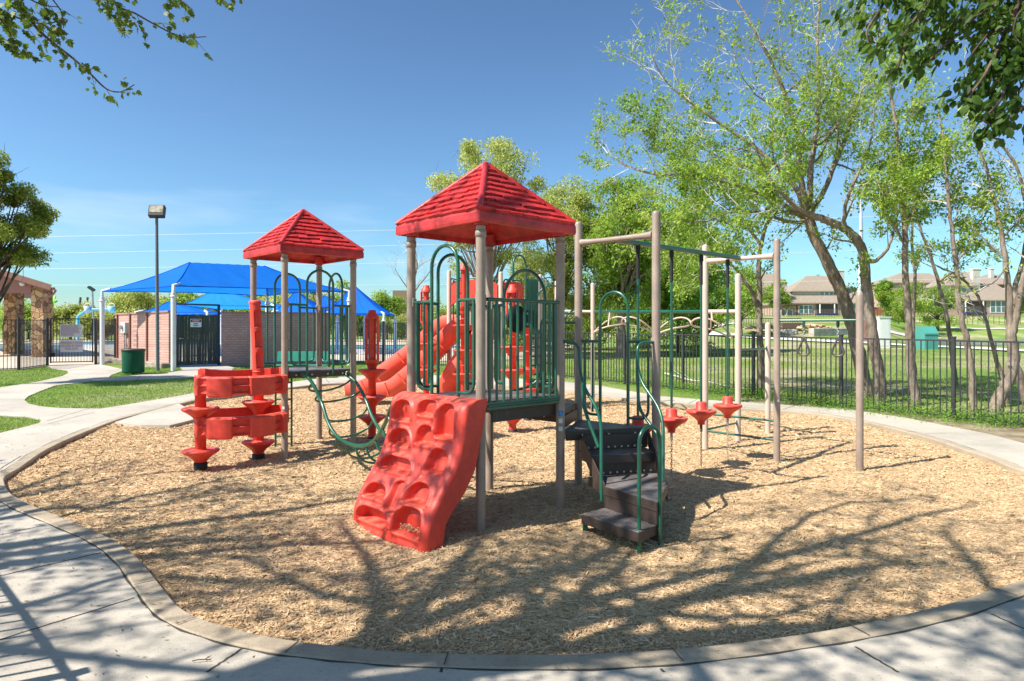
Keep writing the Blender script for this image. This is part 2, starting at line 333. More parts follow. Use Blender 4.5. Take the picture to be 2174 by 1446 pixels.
def fbm(x, y, seed=0, oct=4, f=1.):
    out = np.zeros_like(x); a = 1.; rg = np.random.default_rng(seed); tot = 0
    for o in range(oct):
        for k in range(4):
            th = rg.uniform(0, 2 * PI); ph = rg.uniform(0, 2 * PI); q = f * rg.uniform(.7, 1.4)
            out += a * np.sin(q * (x * math.cos(th) + y * math.sin(th)) + ph + 1.3 * np.sin(q * .7 * (x * math.sin(th) - y * math.cos(th)) + ph * 2)) / 4
        tot += a; a *= .55; f *= 2.1
    return out / tot * 1.6
MULF = lambda x, y: np.minimum(.032 * fbm(x, y, 3, 4, 1.5) + .012 * fbm(x, y, 5, 3, 9.) - .012 - sum(d * np.exp(-((x - a) ** 2 + (y - b) ** 2) / .22) for a, b, d in ((-1.2, 5.9, .06), (.75, 5.45, .07), (-3.9, 9.0, .05), (-1.7, 8.7, .06), (2.2, 8.4, .05), (1.8, 7.9, .04))), .03)
# ground sheet
def shader_ground():
    m = bpy.data.materials.new('grass_ground'); m.use_nodes = True; t = m.node_tree; n = t.nodes; l = t.links; b = n['Principled BSDF']
    b.inputs['Roughness'].default_value = .95; b.inputs['Specular IOR Level'].default_value = .1
    tc = n.new('ShaderNodeTexCoord')
    def nz(s, d=6, r=.6):
        k = n.new('ShaderNodeTexNoise'); k.inputs['Scale'].default_value = s; k.inputs['Detail'].default_value = d; k.inputs['Roughness'].default_value = r; l.new(tc.outputs['Object'], k.inputs[0]); return k.outputs[0]
    def ramp(src, *st):
        k = n.new('ShaderNodeValToRGB'); e = k.color_ramp.elements
        e[0].position, e[0].color = st[0][0], st[0][1] + (1,); e[1].position, e[1].color = st[-1][0], st[-1][1] + (1,)
        for p, c in st[1:-1]: q = e.new(p); q.color = c + (1,)
        l.new(src, k.inputs[0]); return k.outputs[0]
    a = ramp(nz(.16), (.40, (.17, .28, .05)), (.52, (.26, .32, .09)), (.61, (.46, .40, .25)))
    f = ramp(nz(22, 3), (.3, (.55, .55, .55)), (.7, (1.35, 1.35, 1.35)))
    mx = n.new('ShaderNodeMix'); mx.data_type = 'RGBA'; mx.blend_type = 'MULTIPLY'; mx.inputs[0].default_value = 1; l.new(a, mx.inputs[6]); l.new(f, mx.inputs[7]); l.new(mx.outputs[2], b.inputs['Base Color'])
    bp = n.new('ShaderNodeBump'); bp.inputs['Strength'].default_value = .9; bp.inputs['Distance'].default_value = .05; l.new(nz(60, 4), bp.inputs['Height']); l.new(bp.outputs[0], b.inputs['Normal'])
    return m
GRND = shader_ground()
def grid(xs, ys, zf):
    X, Y = np.meshgrid(xs, ys); Z = zf(X, Y); nx = len(xs); ny = len(ys)
    V = np.stack([X, Y, Z], -1).reshape(-1, 3); i = np.arange(nx * ny).reshape(ny, nx)
    F = np.stack([i[:-1, :-1], i[:-1, 1:], i[1:, 1:], i[1:, :-1]], -1).reshape(-1, 4); return V, F
xs = np.concatenate([np.linspace(-900, -60, 24), np.arange(-55, -12, 1.5), np.arange(-12, 14, .4), np.arange(14, 120, 2.), np.linspace(125, 900, 24)])
ys = np.concatenate([np.linspace(-200, -14, 8), np.arange(-12, 32, .4), np.arange(32, 180, 1.5), np.linspace(185, 1400, 20)])
def zg(X, Y):
    Z = GV(X, Y) + .02
    ins = inpoly(X, Y, PIT)
    for dx, dy in ((.5, 0), (-.5, 0), (0, .5), (0, -.5)): ins |= inpoly(X + dx, Y + dy, PIT)
    return np.where(ins, Z - .2, Z) + np.where(Y > 35, .05 * fbm(X, Y, 9, 3, .5), 0)
V, F = grid(xs, ys, zg); o = npmesh('ground', V, F, GRND, smooth=True); setp(o, kind='structure')
# mulch
def shader_mulch(name, chips=False):
    m = bpy.data.materials.new(name); m.use_nodes = True; t = m.node_tree; n = t.nodes; l = t.links; b = n['Principled BSDF']
    b.inputs['Roughness'].default_value = .85; b.inputs['Specular IOR Level'].default_value = .2
    tc = n.new('ShaderNodeTexCoord')
    if chips:
        g = n.new('ShaderNodeNewGeometry'); src = g.outputs['Random Per Island']
        k = n.new('ShaderNodeValToRGB'); e = k.color_ramp.elements
        e[0].position = 0; e[0].color = (.28, .175, .085, 1); e[1].position = 1; e[1].color = (.76, .58, .37, 1)
        for p, c in ((.10, (.42, .275, .15)), (.45, (.55, .375, .215)), (.8, (.65, .47, .285))): q = e.new(p); q.color = c + (1,)
        l.new(src, k.inputs[0]); l.new(k.outputs[0], b.inputs['Base Color']); return m
    mp = n.new('ShaderNodeMapping'); mp.inputs['Scale'].default_value = (1, 1, .3); l.new(tc.outputs['Object'], mp.inputs[0])
    # slivers: stretched voronoi in two directions, warped
    wz = n.new('ShaderNodeTexNoise'); wz.inputs['Scale'].default_value = 3; l.new(tc.outputs['Object'], wz.inputs[0])
    va = n.new('ShaderNodeVectorMath'); va.operation = 'MULTIPLY_ADD'; va.inputs[1].default_value = (.35, .35, 0); l.new(wz.outputs[1], va.inputs[0]); l.new(mp.outputs[0], va.inputs[2])
    outs = []
    for rz, sx, sy in ((R(20), 18, 75), (R(100), 20, 80), (R(60), 24, 85)):
        q = n.new('ShaderNodeMapping'); q.inputs['Rotation'].default_value = (0, 0, rz); q.inputs['Scale'].default_value = (sx, sy, 20); l.new(va.outputs[0], q.inputs[0])
        v = n.new('ShaderNodeTexVoronoi'); v.inputs['Scale'].default_value = 1; l.new(q.outputs[0], v.inputs[0]); outs.append(v)
    mixn = n.new('ShaderNodeTexNoise'); mixn.inputs['Scale'].default_value = 14; l.new(tc.outputs['Object'], mixn.inputs[0])
    def pick(i, o0, o1, lo, hi):
        mr = n.new('ShaderNodeMapRange'); mr.inputs[1].default_value = lo; mr.inputs[2].default_value = hi; l.new(mixn.outputs[0], mr.inputs[0])
        x = n.new('ShaderNodeMix'); x.data_type = 'RGBA'; l.new(mr.outputs[0], x.inputs[0]); l.new(o0, x.inputs[6]); l.new(o1, x.inputs[7]); return x.outputs[2]
    c = pick(0, outs[0].outputs['Color'], outs[1].outputs['Color'], .44, .5); c = pick(1, c, outs[2].outputs['Color'], .56, .62)
    d = pick(0, outs[0].outputs['Distance'], outs[1].outputs['Distance'], .44, .5); d = pick(1, d, outs[2].outputs['Distance'], .56, .62)
    sp = n.new('ShaderNodeSeparateColor'); l.new(c, sp.inputs[0])
    k = n.new('ShaderNodeValToRGB'); e = k.color_ramp.elements
    e[0].position = 0; e[0].color = (.24, .145, .065, 1); e[1].position = 1; e[1].color = (.80, .60, .38, 1)
    for p, cc in ((.2, (.46, .30, .145)), (.55, (.58, .40, .23)), (.85, (.69, .50, .30))): q = e.new(p); q.color = cc + (1,)
    l.new(sp.outputs[0], k.inputs[0])
    big = n.new('ShaderNodeTexNoise'); big.inputs['Scale'].default_value = 1.6; big.inputs['Detail'].default_value = 6; l.new(tc.outputs['Object'], big.inputs[0])
    mr = n.new('ShaderNodeMapRange'); mr.inputs[3].default_value = .78; mr.inputs[4].default_value = 1.2; l.new(big.outputs[0], mr.inputs[0])
    mx = n.new('ShaderNodeMix'); mx.data_type = 'RGBA'; mx.blend_type = 'MULTIPLY'; mx.inputs[0].default_value = 1; l.new(k.outputs[0], mx.inputs[6]); l.new(mr.outputs[0], mx.inputs[7]); l.new(mx.outputs[2], b.inputs['Base Color'])
    bp = n.new('ShaderNodeBump'); bp.inputs['Strength'].default_value = 1; bp.inputs['Distance'].default_value = .012; bp.invert = True; l.new(d, bp.inputs['Height'])
    l.new(bp.outputs[0], b.inputs['Normal']); return m
MUL = shader_mulch('wood_mulch'); CHIP = shader_mulch('wood_chips', True)
x0, y0 = PIT.min(0) - .1; x1, y1 = PIT.max(0) + .1
xs = np.arange(x0, x1, .09); ys = np.concatenate([np.arange(y0, 10, .07), np.arange(10, y1, .2)])
V, F = grid(xs, ys, lambda X, Y: .0175 * Y + MULF(X, Y))
cc = V[F].mean(1); keep = np.zeros(len(F), bool)
for dx, dy in ((.08, 0), (-.08, 0), (0, .1), (0, -.1), (0, 0)): keep |= inpoly(cc[:, 0] + dx, cc[:, 1] + dy, PIT)
F = F[keep]; u, inv = np.unique(F, return_inverse=True); V = V[u]; F = inv.reshape(F.shape)
o = npmesh('mulch', V, F, MUL, smooth=True); setp(o, kind='structure')
# loose chips: one uncountable mass lying on the mulch bed
NCH = 210000
yy = y0 + (y1 - y0) * RNG.random(NCH * 3) ** 2.6; xx = RNG.uniform(x0, x1, NCH * 3)
k = inpoly(xx, yy, PIT) & (np.abs(xx) < .82 * yy + .6); xx = xx[k][:NCH]; yy = yy[k][:NCH]
near = np.clip(yy / 7, .9, 1.6)
P = np.stack([xx, yy, .0175 * yy + MULF(xx, yy) + RNG.uniform(.001, .012, len(xx))], 1)
th = RNG.uniform(0, 2 * PI, len(xx)); D = np.stack([np.cos(th), np.sin(th), RNG.normal(0, .22, len(xx))], 1)
N = np.stack([RNG.normal(0, .35, len(xx)), RNG.normal(0, .35, len(xx)), np.ones(len(xx))], 1)
TV = [(-1, -.5, 0), (1, -.32, 0), (.85, .4, 0), (-.8, .5, 0), (-1, -.5, -.25), (1, -.32, -.25), (.85, .4, -.25), (-.8, .5, -.25)]
TV = [(a, b * .36, c) for a, b, c in TV]
TF = [(0, 1, 2, 3), (0, 4, 5, 1), (1, 5, 6, 2), (2, 6, 7, 3), (3, 7, 4, 0)]
V, F = scatter(P, D, N, np.minimum(.042, RNG.lognormal(math.log(.0115), .5, len(xx))) * near, TV, TF)
o = npmesh('wood_chips', V, F, CHIP); setp(o, 'loose pale wood chips lying all over the playground mulch bed', 'wood chips', kind='stuff')
# concrete
def concrete(name, base, dirt=.3, br=0.):
    m = mat(name, base, .8, var=.13, vs=.8, grime=dirt, gs=1.6, bump=.3, bs=140, spec=.25)
    t = m.node_tree; n = t.nodes; l = t.links; b = n['Principled BSDF']; src = b.inputs['Base Color'].links[0].from_socket
    tc = n.new('ShaderNodeTexCoord'); s = n.new('ShaderNodeTexNoise'); s.inputs['Scale'].default_value = 45; s.inputs['Detail'].default_value = 3; l.new(tc.outputs['Object'], s.inputs[0])
    mr = n.new('ShaderNodeMapRange'); mr.inputs[1].default_value = .62; mr.inputs[2].default_value = .72; mr.inputs[3].default_value = 1; mr.inputs[4].default_value = .62; l.new(s.outputs[0], mr.inputs[0])
    f = n.new('ShaderNodeMapping'); f.inputs['Scale'].default_value = (4, 160, 4); f.inputs['Rotation'].default_value = (0, 0, R(br)); l.new(tc.outputs['Object'], f.inputs[0])
    z = n.new('ShaderNodeTexNoise'); z.inputs['Scale'].default_value = 1; z.inputs['Detail'].default_value = 3; l.new(f.outputs[0], z.inputs[0])
    m2 = n.new('ShaderNodeMapRange'); m2.inputs[3].default_value = .86; m2.inputs[4].default_value = 1.12; l.new(z.outputs[0], m2.inputs[0])
    mu = n.new('ShaderNodeMath'); mu.operation = 'MULTIPLY'; l.new(mr.outputs[0], mu.inputs[0]); l.new(m2.outputs[0], mu.inputs[1])
    mx = n.new('ShaderNodeMix'); mx.data_type = 'RGBA'; mx.blend_type = 'MULTIPLY'; mx.inputs[0].default_value = 1; l.new(src, mx.inputs[6]); l.new(mu.outputs[0], mx.inputs[7]); l.new(mx.outputs[2], b.inputs['Base Color'])
    return m
CONC = concrete('concrete_walk', (.51, .455, .38), .35, 15); KERBM = concrete('concrete_kerb', (.45, .365, .265), .45); JOINT = mat('joint_dirt', (.06, .05, .04), .95)
mb = MB(); zk = .055
hole = [Vector((p.x, p.y, 0)) for p in outl]
outer = [Vector(p) for p in [(-60, -30, 0), (30, -30, 0), (30, 3, 0), (9.2, 6.5, 0), (8.6, 8.6, 0)]] + [hp(*p) for p in [(2174, 947), (2094, 926), (2007, 909), (1919, 891), (1803, 874), (1716, 868), (1600, 859), (1500, 853), (1405, 845), (1337, 834), (1273, 822), (1195, 813), (1090, 806), (960, 801), (850, 797), (757, 800), (684, 806), (610, 815)]]
outer += [hp(*p) for p in [(409, 839), (346, 850), (277, 862), (213, 872), (124, 870.7), (83, 866.5), (61, 861), (52, 853), (60, 845), (83, 835), (116, 822), (194, 812.6), (277, 810), (346, 807), (409, 804), (470, 797), (492, 788), (497, 783), (480, 778), (462, 774), (378, 779), (388, 788), (365, 793), (300, 798), (231, 805), (236, 799), (258, 791), (262, 787), (230, 779), (205, 775), (100, 779), (110, 784), (143, 790), (146, 794), (133, 801), (83, 813), (0, 826), (-200, 845)]]
outer += [hp(*p) for p in [(-200, 884), (0, 887), (60, 890), (88, 896), (84, 903), (40, 915), (0, 925)]] + [Vector((-14, 12.2, 0)), Vector((-60, 10, 0))]
outer = [Vector((p.x, p.y, 0)) for p in outer]
tri = tessellate_polygon([outer, hole]); allp = outer + hole
VV = [(p.x, p.y, .0175 * p.y + .045) for p in allp]; TT = []
for t in tri:
    a, b, c = [Vector(VV[i]) for i in t]
    if (b - a).cross(c - a).length < 1e-9: continue
    TT.append(t if (b - a).cross(c - a).z > 0 else t[::-1])
mb.add(VV, TT)
for ring in (outer,):
    for i in range(len(ring)):
        a = ring[i]; b = ring[(i + 1) % len(ring)]
        mb.add([(a.x, a.y, .0175 * a.y + .045), (b.x, b.y, .0175 * b.y + .045), (b.x, b.y, .0175 * b.y - .05), (a.x, a.y, .0175 * a.y - .05)], [(0, 1, 2, 3)])
walk = mb.build('walkway', CONC); setp(walk, kind='structure')
# kerb with rounded shoulders, joints cut as gaps
mb = MB(); cum = 0
prof = [(0, -.12), (0, zk - .012), (.012, zk), (.138, zk), (.15, zk - .008), (.15, .02)]
for q in range(len(prof) - 1):
    V = []; F = []
    for i in range(n_):
        for (t, z) in (prof[q], prof[q + 1]):
            p = inn[i].lerp(outl[i], t / .15); V.append((p.x, p.y, .0175 * p.y + z + .004 * math.sin(i * .37) * (z > 0)))
    for i in range(n_):
        j = (i + 1) % n_; F.append((i * 2, j * 2, j * 2 + 1, i * 2 + 1))
    mb.add(V, F, True)
kerb = mb.build('kerb', KERBM); setp(kerb, kind='structure')
mb = MB()
def jl(a, b, wd=.008, dz=.0465): 
    a = hp(*a); b = hp(*b); a.z = .0175 * a.y + dz; b.z = .0175 * b.y + dz
    d = (b - a); d.z = 0; nn = Vector((-d.y, d.x, 0)).normalized() * wd
    m_ = 14; pts = [a.lerp(b, i / m_) for i in range(m_ + 1)]; pts = [p + nn * random.uniform(-.5, .5) for p in pts]
    mb.add([p + nn for p in pts] + [p - nn for p in pts], [(i, i + 1, m_ + 2 + i, m_ + 1 + i) for i in range(m_)])
for L in [C2([(0, 860), (520, 737)], 2.4156, 0, 880), C2([(0, 1195), (690, 975)], 2.4156, 0, 880), C2([(0, 645), (235, 592)], 2.4156, 0, 880), C2([(1060, 1367), (1248, 1238)], 2.4156, 0, 880),
          [(1402, 1438), (1410, 1446)], [(1816, 1390), (1908, 1446)], [(2104, 1319), (2174, 1351)], C2([(360, 1442), (700, 1340)], 3.615, 0, 500), C2([(0, 1275), (188, 1275)], 3.615, 0, 500), C2([(1040, 1130), (1080, 1085)], 3.615, 0, 500), [(103, 905), (200, 880)],
          [(1655, 877), (1692, 864)], [(1964, 926), (2010, 926)], [(1460, 862), (1480, 852)], [(1240, 838), (1262, 822)], [(950, 818), (965, 801)], [(700, 818), (690, 805)], [(0, 1003), (45, 975)], [(937, 1446), (938, 1436)]]: jl(*L)
o = mb.build('expansion_joint', JOINT, walk)
mb = MB()
for i in range(n_):
    j = (i + 1) % n_; a = inn[i].lerp(outl[i], 1.0); b = inn[j].lerp(outl[j], 1.0); a2 = inn[i].lerp(outl[i], 1.09 + .05 * math.sin(i * 1.7)); b2 = inn[j].lerp(outl[j], 1.09 + .05 * math.sin((i + 1) % n_ * 1.7))
    mb.add([(p.x, p.y, .0175 * p.y + .0475) for p in (a, b, b2, a2)], [(0, 1, 2, 3)])
mb.build('kerb_joint', JOINT, walk)
# concrete pad poking into the mulch on the left
mb = MB(); pad = [hp(*p) for p in [(244, 902), (300, 884), (354, 866), (380, 862), (414, 880), (414, 895), (385, 903), (360, 909), (300, 908)]]
mb.prism([(p.x, p.y) for p in pad], lambda x, y: .0175 * y - .05, lambda x, y: .0175 * y + .0505)
setp(mb.build('concrete_pad', CONC), kind='structure')
# lawns with real blades (one mass)
def tri_area_pts(poly, n):
    P = np.array(poly); lo = P.min(0); hi = P.max(0); out = np.zeros((0, 2))
    while len(out) < n:
        q = RNG.uniform(lo, hi, (n * 2, 2)); q = q[inpoly(q[:, 0], q[:, 1], P)]; out = np.concatenate([out, q])
    return out[:n]
lawn1 = [hp(*p) for p in [(52, 853), (60, 845), (83, 835), (116, 822), (194, 812.6), (277, 810), (346, 807), (409, 804), (470, 797), (492, 788), (497, 783), (600, 778), (760, 777), (900, 775), (1136, 797), (1195, 811), (1090, 806), (960, 801), (850, 797), (757, 800), (684, 806), (610, 815), (409, 839), (346, 850), (277, 862), (213, 872), (124, 870.7), (83, 866.5), (61, 861)]]
lawn2 = [hp(*p) for p in [(231, 805), (236, 799), (258, 791), (262, 787), (330, 780), (378, 779), (388, 788), (365, 793), (300, 798)]]
lawn3 = [hp(*p) for p in [(100, 779), (110, 784), (143, 790), (146, 794), (133, 801), (83, 813), (0, 826), (-160, 842), (-160, 800), (20, 788)]]
lawn4 = [hp(*p) for p in [(-300, 884), (0, 887), (60, 890), (88, 896), (84, 903), (40, 915), (0, 925), (-300, 990)]]
fieldp = [(9.4, 11.2), (8.6, 12.3), (4.5, 18), (2, 21.5), (-3, 27), (6, 40), (30, 44), (24, 20)]
TB = [(0, -.08, 0), (0, .08, 0), (.55, .05, .12), (.55, -.05, .12), (1, 0, .35)]
BL = []
for poly, cnt, s in ((lawn1, 60000, .05), (lawn2, 9000, .05), (lawn3, 14000, .05), (lawn4, 12000, .04)):
    q = tri_area_pts([(p.x, p.y) for p in poly], cnt); BL.append((q, s))
def blades(q, s, zoff=.02):
    n = len(q); P = np.stack([q[:, 0], q[:, 1], GV(q[:, 0], q[:, 1]) + zoff], 1)
    D = np.stack([RNG.normal(0, .55, n), RNG.normal(0, .55, n), np.ones(n)], 1); N = RNG.normal(0, 1, (n, 3))
    V, F3 = scatter(P, D, N, s * RNG.uniform(.6, 1.3, n), [(0, -.12, 0), (0, .12, 0), (1, 0, .3)], [(0, 1, 2)]); return V, F3
GRB = leafmat('grass_blades', (.20, .33, .045), (.32, .44, .09), .3, vs=.8)
def merge(L):
    V = []; F = []; n = 0
    for v, f in L: V.append(v); F.append(f + n); n += len(v)
    return np.concatenate(V), np.concatenate(F)
V, F = merge([blades(q, s) for q, s in BL]); o = npmesh('lawn_grass', V, F, GRB); setp(o, 'short mown green grass of the lawns beside the curved walks', 'grass', kind='stuff')
qf = tri_area_pts(fieldp, 90000); dn = fbm(qf[:, 0], qf[:, 1], 21, 3, .5); qf = qf[dn > -.25]
V, F = blades(qf, .065); GRF = leafmat('field_grass_blades', (.20, .34, .055), (.44, .43, .18), .3, vs=.4)
o = npmesh('field_grass', V, F, GRF); setp(o, 'rough patchy green and straw coloured grass behind the black fence', 'grass', kind='stuff')
# leafy weeds along the fence foot
q = []
for i in range(26000):
    t = random.random() ** .7; x = 8.9 + (2.2 - 8.9) * (1 - t) ; y = 11.9 + (21.6 - 11.9) * (1 - t); off = random.gauss(.15, .45)
    if t < .35 and random.random() < .6: continue
    q.append((x + .82 * off, y + .57 * off, abs(random.gauss(0, .14)) * max(0, 1.2 - abs(off))))
q = np.array(q); P = np.stack([q[:, 0], q[:, 1], GV(q[:, 0], q[:, 1]) + .03 + q[:, 2]], 1)
V, F = scatter(P, RNG.normal(0, 1, (len(P), 3)) * (1, 1, .5), RNG.normal(0, .5, (len(P), 3)) + (0, 0, 1), RNG.uniform(.02, .042, len(P)), [(0, 0, 0), (.5, .35, .05), (1, 0, 0), (.5, -.35, .05)], [(0, 1, 2, 3)])
o = npmesh('fence_weeds', V, F, leafmat('weed_leaves', (.10, .26, .02), (.26, .42, .06), .4, vs=2)); setp(o, 'low bright green leafy weeds along the foot of the fence', 'ground cover', kind='stuff')
# bare soil strip between walk and fence
mb = MB(); A = [hp(*p) for p in [(2300, 985), (2174, 946), (2094, 926), (2007, 909), (1919, 891), (1803, 874), (1716, 868), (1600, 859)]]; B = [Vector((9.9, 10.7, 0)), Vector((9.2, 11.5, 0)), Vector((8.5, 12.45, 0)), Vector((7.9, 13.5, 0)), Vector((7.2, 14.4, 0)), Vector((6.6, 15.2, 0)), Vector((6.2, 15.8, 0)), Vector((5.4, 16.9, 0))]
for i in range(7): mb.add([(p.x, p.y, .0175 * p.y + .026) for p in (A[i], B[i], B[i + 1], A[i + 1])], [(3, 2, 1, 0)])
setp(mb.build('soil', mat('bare_soil', (.17, .12, .07), .95, base2=(.33, .27, .17), vs=3, bump=.8, bs=50)), kind='structure')
# far path, lake
PATHW = mat('pale_path', (.66, .62, .56), .8, var=.05)
def ribbon(name, pts, wd, m, dz=.06):
    pts = spline(pts, 10); mb = MB(); V = []
    for i, p in enumerate(pts):
        t = pts[min(i + 1, len(pts) - 1)] - pts[max(i - 1, 0)]; t.z = 0; t.normalize(); nn = Vector((-t.y, t.x, 0)) * wd / 2
        for k in (-1, -.33, .33, 1): q = p + nn * k; V.append((q.x, q.y, G(q.x, q.y) + dz))
    mb.add(V, [(i * 4 + k, i * 4 + k + 1, i * 4 + k + 5, i * 4 + k + 4) for i in range(len(pts) - 1) for k in range(3)], True)
    return setp(mb.build(name, m), kind='structure')
ribbon('path', [hit(*p) for p in [(2400, 757), (2174, 747), (2018, 739), (1890, 733), (1774, 727), (1650, 721), (1560, 715), (1500, 709), (1470, 702), (1500, 694), (1555, 687)]], 2.6, PATHW, .1)
ribbon('path', [hit(*p) for p in [(1845, 704), (1960, 699), (2060, 699), (2200, 700)]], 1.6, PATHW, .1)
WAT = mat('lake_water', (.10, .13, .16), .12, bump=.25, bs=6, spec=.6, stretch=(.3, 1, 1))
mb = MB(); mb.add([(24, 50, .93), (200, 50, .93), (200, 112, .93), (50, 112, .93)], [(0, 1, 2, 3)]); setp(mb.build('lake', WAT), kind='structure')
# pool terrace and pool
PDECK = concrete('pool_deck', (.55, .46, .36), .12)
mb = MB()
pd = [(-19.6, 25.2), (-18.5, 25.7), (-19.0, 28.0), (-17.5, 28.9), (-17.9, 30.9), (-13.4, 30.5), (-8, 30.4), (-5.6, 31), (-3.4, 31), (2, 33), (4, 46), (-60, 46), (-60, 25)]
mb.prism(pd, lambda x, y: .0175 * y - .1, lambda x, y: .0175 * y + .06); 
mb.prism([(-70, 46), (4, 46), (6, 75), (-90, 75)], lambda x, y: G(x, y) - .1, lambda x, y: G(x, y) + .06)
setp(mb.build('pool_deck', PDECK), kind='structure')
POOLW = mat('pool_water', (.10, .42, .62), .12, base2=(.25, .60, .75), vs=1.5, bump=.2, bs=8)
for nm, pl in (('pool_water', [(-34, 44), (-19.5, 43), (-18, 47), (-19, 62), (-36, 62)]), ('pool_water', [(-16, 38), (-3.5, 38), (-3, 43), (-5, 50), (-16, 50)])):
    mb = MB(); zt = max(G(*p) for p in pl) + .08; mb.prism(pl, zt - .3, zt); o = mb.build(nm, POOLW); setp(o, kind='structure')
    mb = MB(); c = (sum(p[0] for p in pl) / len(pl), sum(p[1] for p in pl) / len(pl))
    for i in range(len(pl)):
        a = pl[i]; b = pl[(i + 1) % len(pl)]; e = lambda p: (c[0] + (p[0] - c[0]) * 1.05, c[1] + (p[1] - c[1]) * 1.05)
        mb.add([(a[0], a[1], zt + .04), (b[0], b[1], zt + .04), (*e(b), zt + .04), (*e(a), zt + .04)], [(0, 1, 2, 3)])
        mb.add([(*e(a), zt + .04), (*e(b), zt + .04), (*e(b), zt - .5), (*e(a), zt - .5)], [(0, 1, 2, 3)])
    mb.build('pool_coping', WHITEM, o)

# fallen leaf litter, grit and cracks on the walks
q = tri_area_pts([(-7, 3), (-9, 12), (-5.5, 13), (-1, 3.3), (3, 3.2), (9, 7), (9.4, 8.4), (5, 2), (0, 2.2)], 2600); q = q[~inpoly(q[:, 0], q[:, 1], PIT)]
P = np.stack([q[:, 0], q[:, 1], .0175 * q[:, 1] + np.where(inpoly(q[:, 0], q[:, 1], np.array([(p.x, p.y) for p in outl])), .06, .049)], 1)
V, F = scatter(P, RNG.normal(0, 1, P.shape) * (1, 1, .1), RNG.normal(0, .3, P.shape) + (0, 0, 1), RNG.uniform(.004, .016, len(P)), [(-1, -.3, 0), (1, -.2, 0), (.8, .35, .1), (-.7, .3, .15)], [(0, 1, 2, 3)])
o = npmesh('leaf_litter', V, F, mat('litter', (.10, .07, .045), .9, base2=(.40, .29, .16), vs=6)); setp(o, 'tiny scattered brown bits and stray chips lying on the concrete walk', 'litter', kind='stuff')
mb = MB()
for i in range(3, n_, 9):
    a = inn[i].lerp(outl[i], .02); b = inn[i].lerp(outl[i], .98); t = (inn[(i + 1) % n_] - inn[i - 1]).normalized() * .0035
    mb.add([(p.x, p.y, .0175 * p.y + .0605) for p in (a - t, b - t, b + t, a + t)], [(0, 1, 2, 3)])
mb.build('joint_line', JOINT, kerb)
# ------------------------------------------------------------------ front play structure
UZ = Vector((0, 0, 1))
PS = thing('play_structure', (-.27, 6.9, .12), 'near playground set with two shingled red roofs, red climbing wall and brown stairs', 'play structure')
def V3(p, z): return Vector((p[0], p[1], z))
def gz(p): return .0175 * p[1]
def post(p, ztop, parent, m=BEIGE, r=.0445, cap=True, name='post', collars=()):
    mb = MB(); mb.tube([V3(p, gz(p) - .3), V3(p, gz(p) + .2), V3(p, ztop)], r, 20, dome=cap)
    for z in collars: mb.lathe((p[0], p[1], z), [(r, -.0), (r + .007, .003), (r + .007, .058), (r, .062)], 20)
    o = mb.build(name, m, parent); return o
def clampm(mb, p, z, d):
    """two-bolt bracket on a post towards d"""
    d = Vector((d[0], d[1], 0)).normalized(); c = V3(p, z) + d * .045; M = Matrix((d, UZ.cross(d), UZ)).transposed()
    mb.box(c, (.022, .035, .085), M, bev=.004)
    mb.tube([c, c + d * .09], .013, 8)
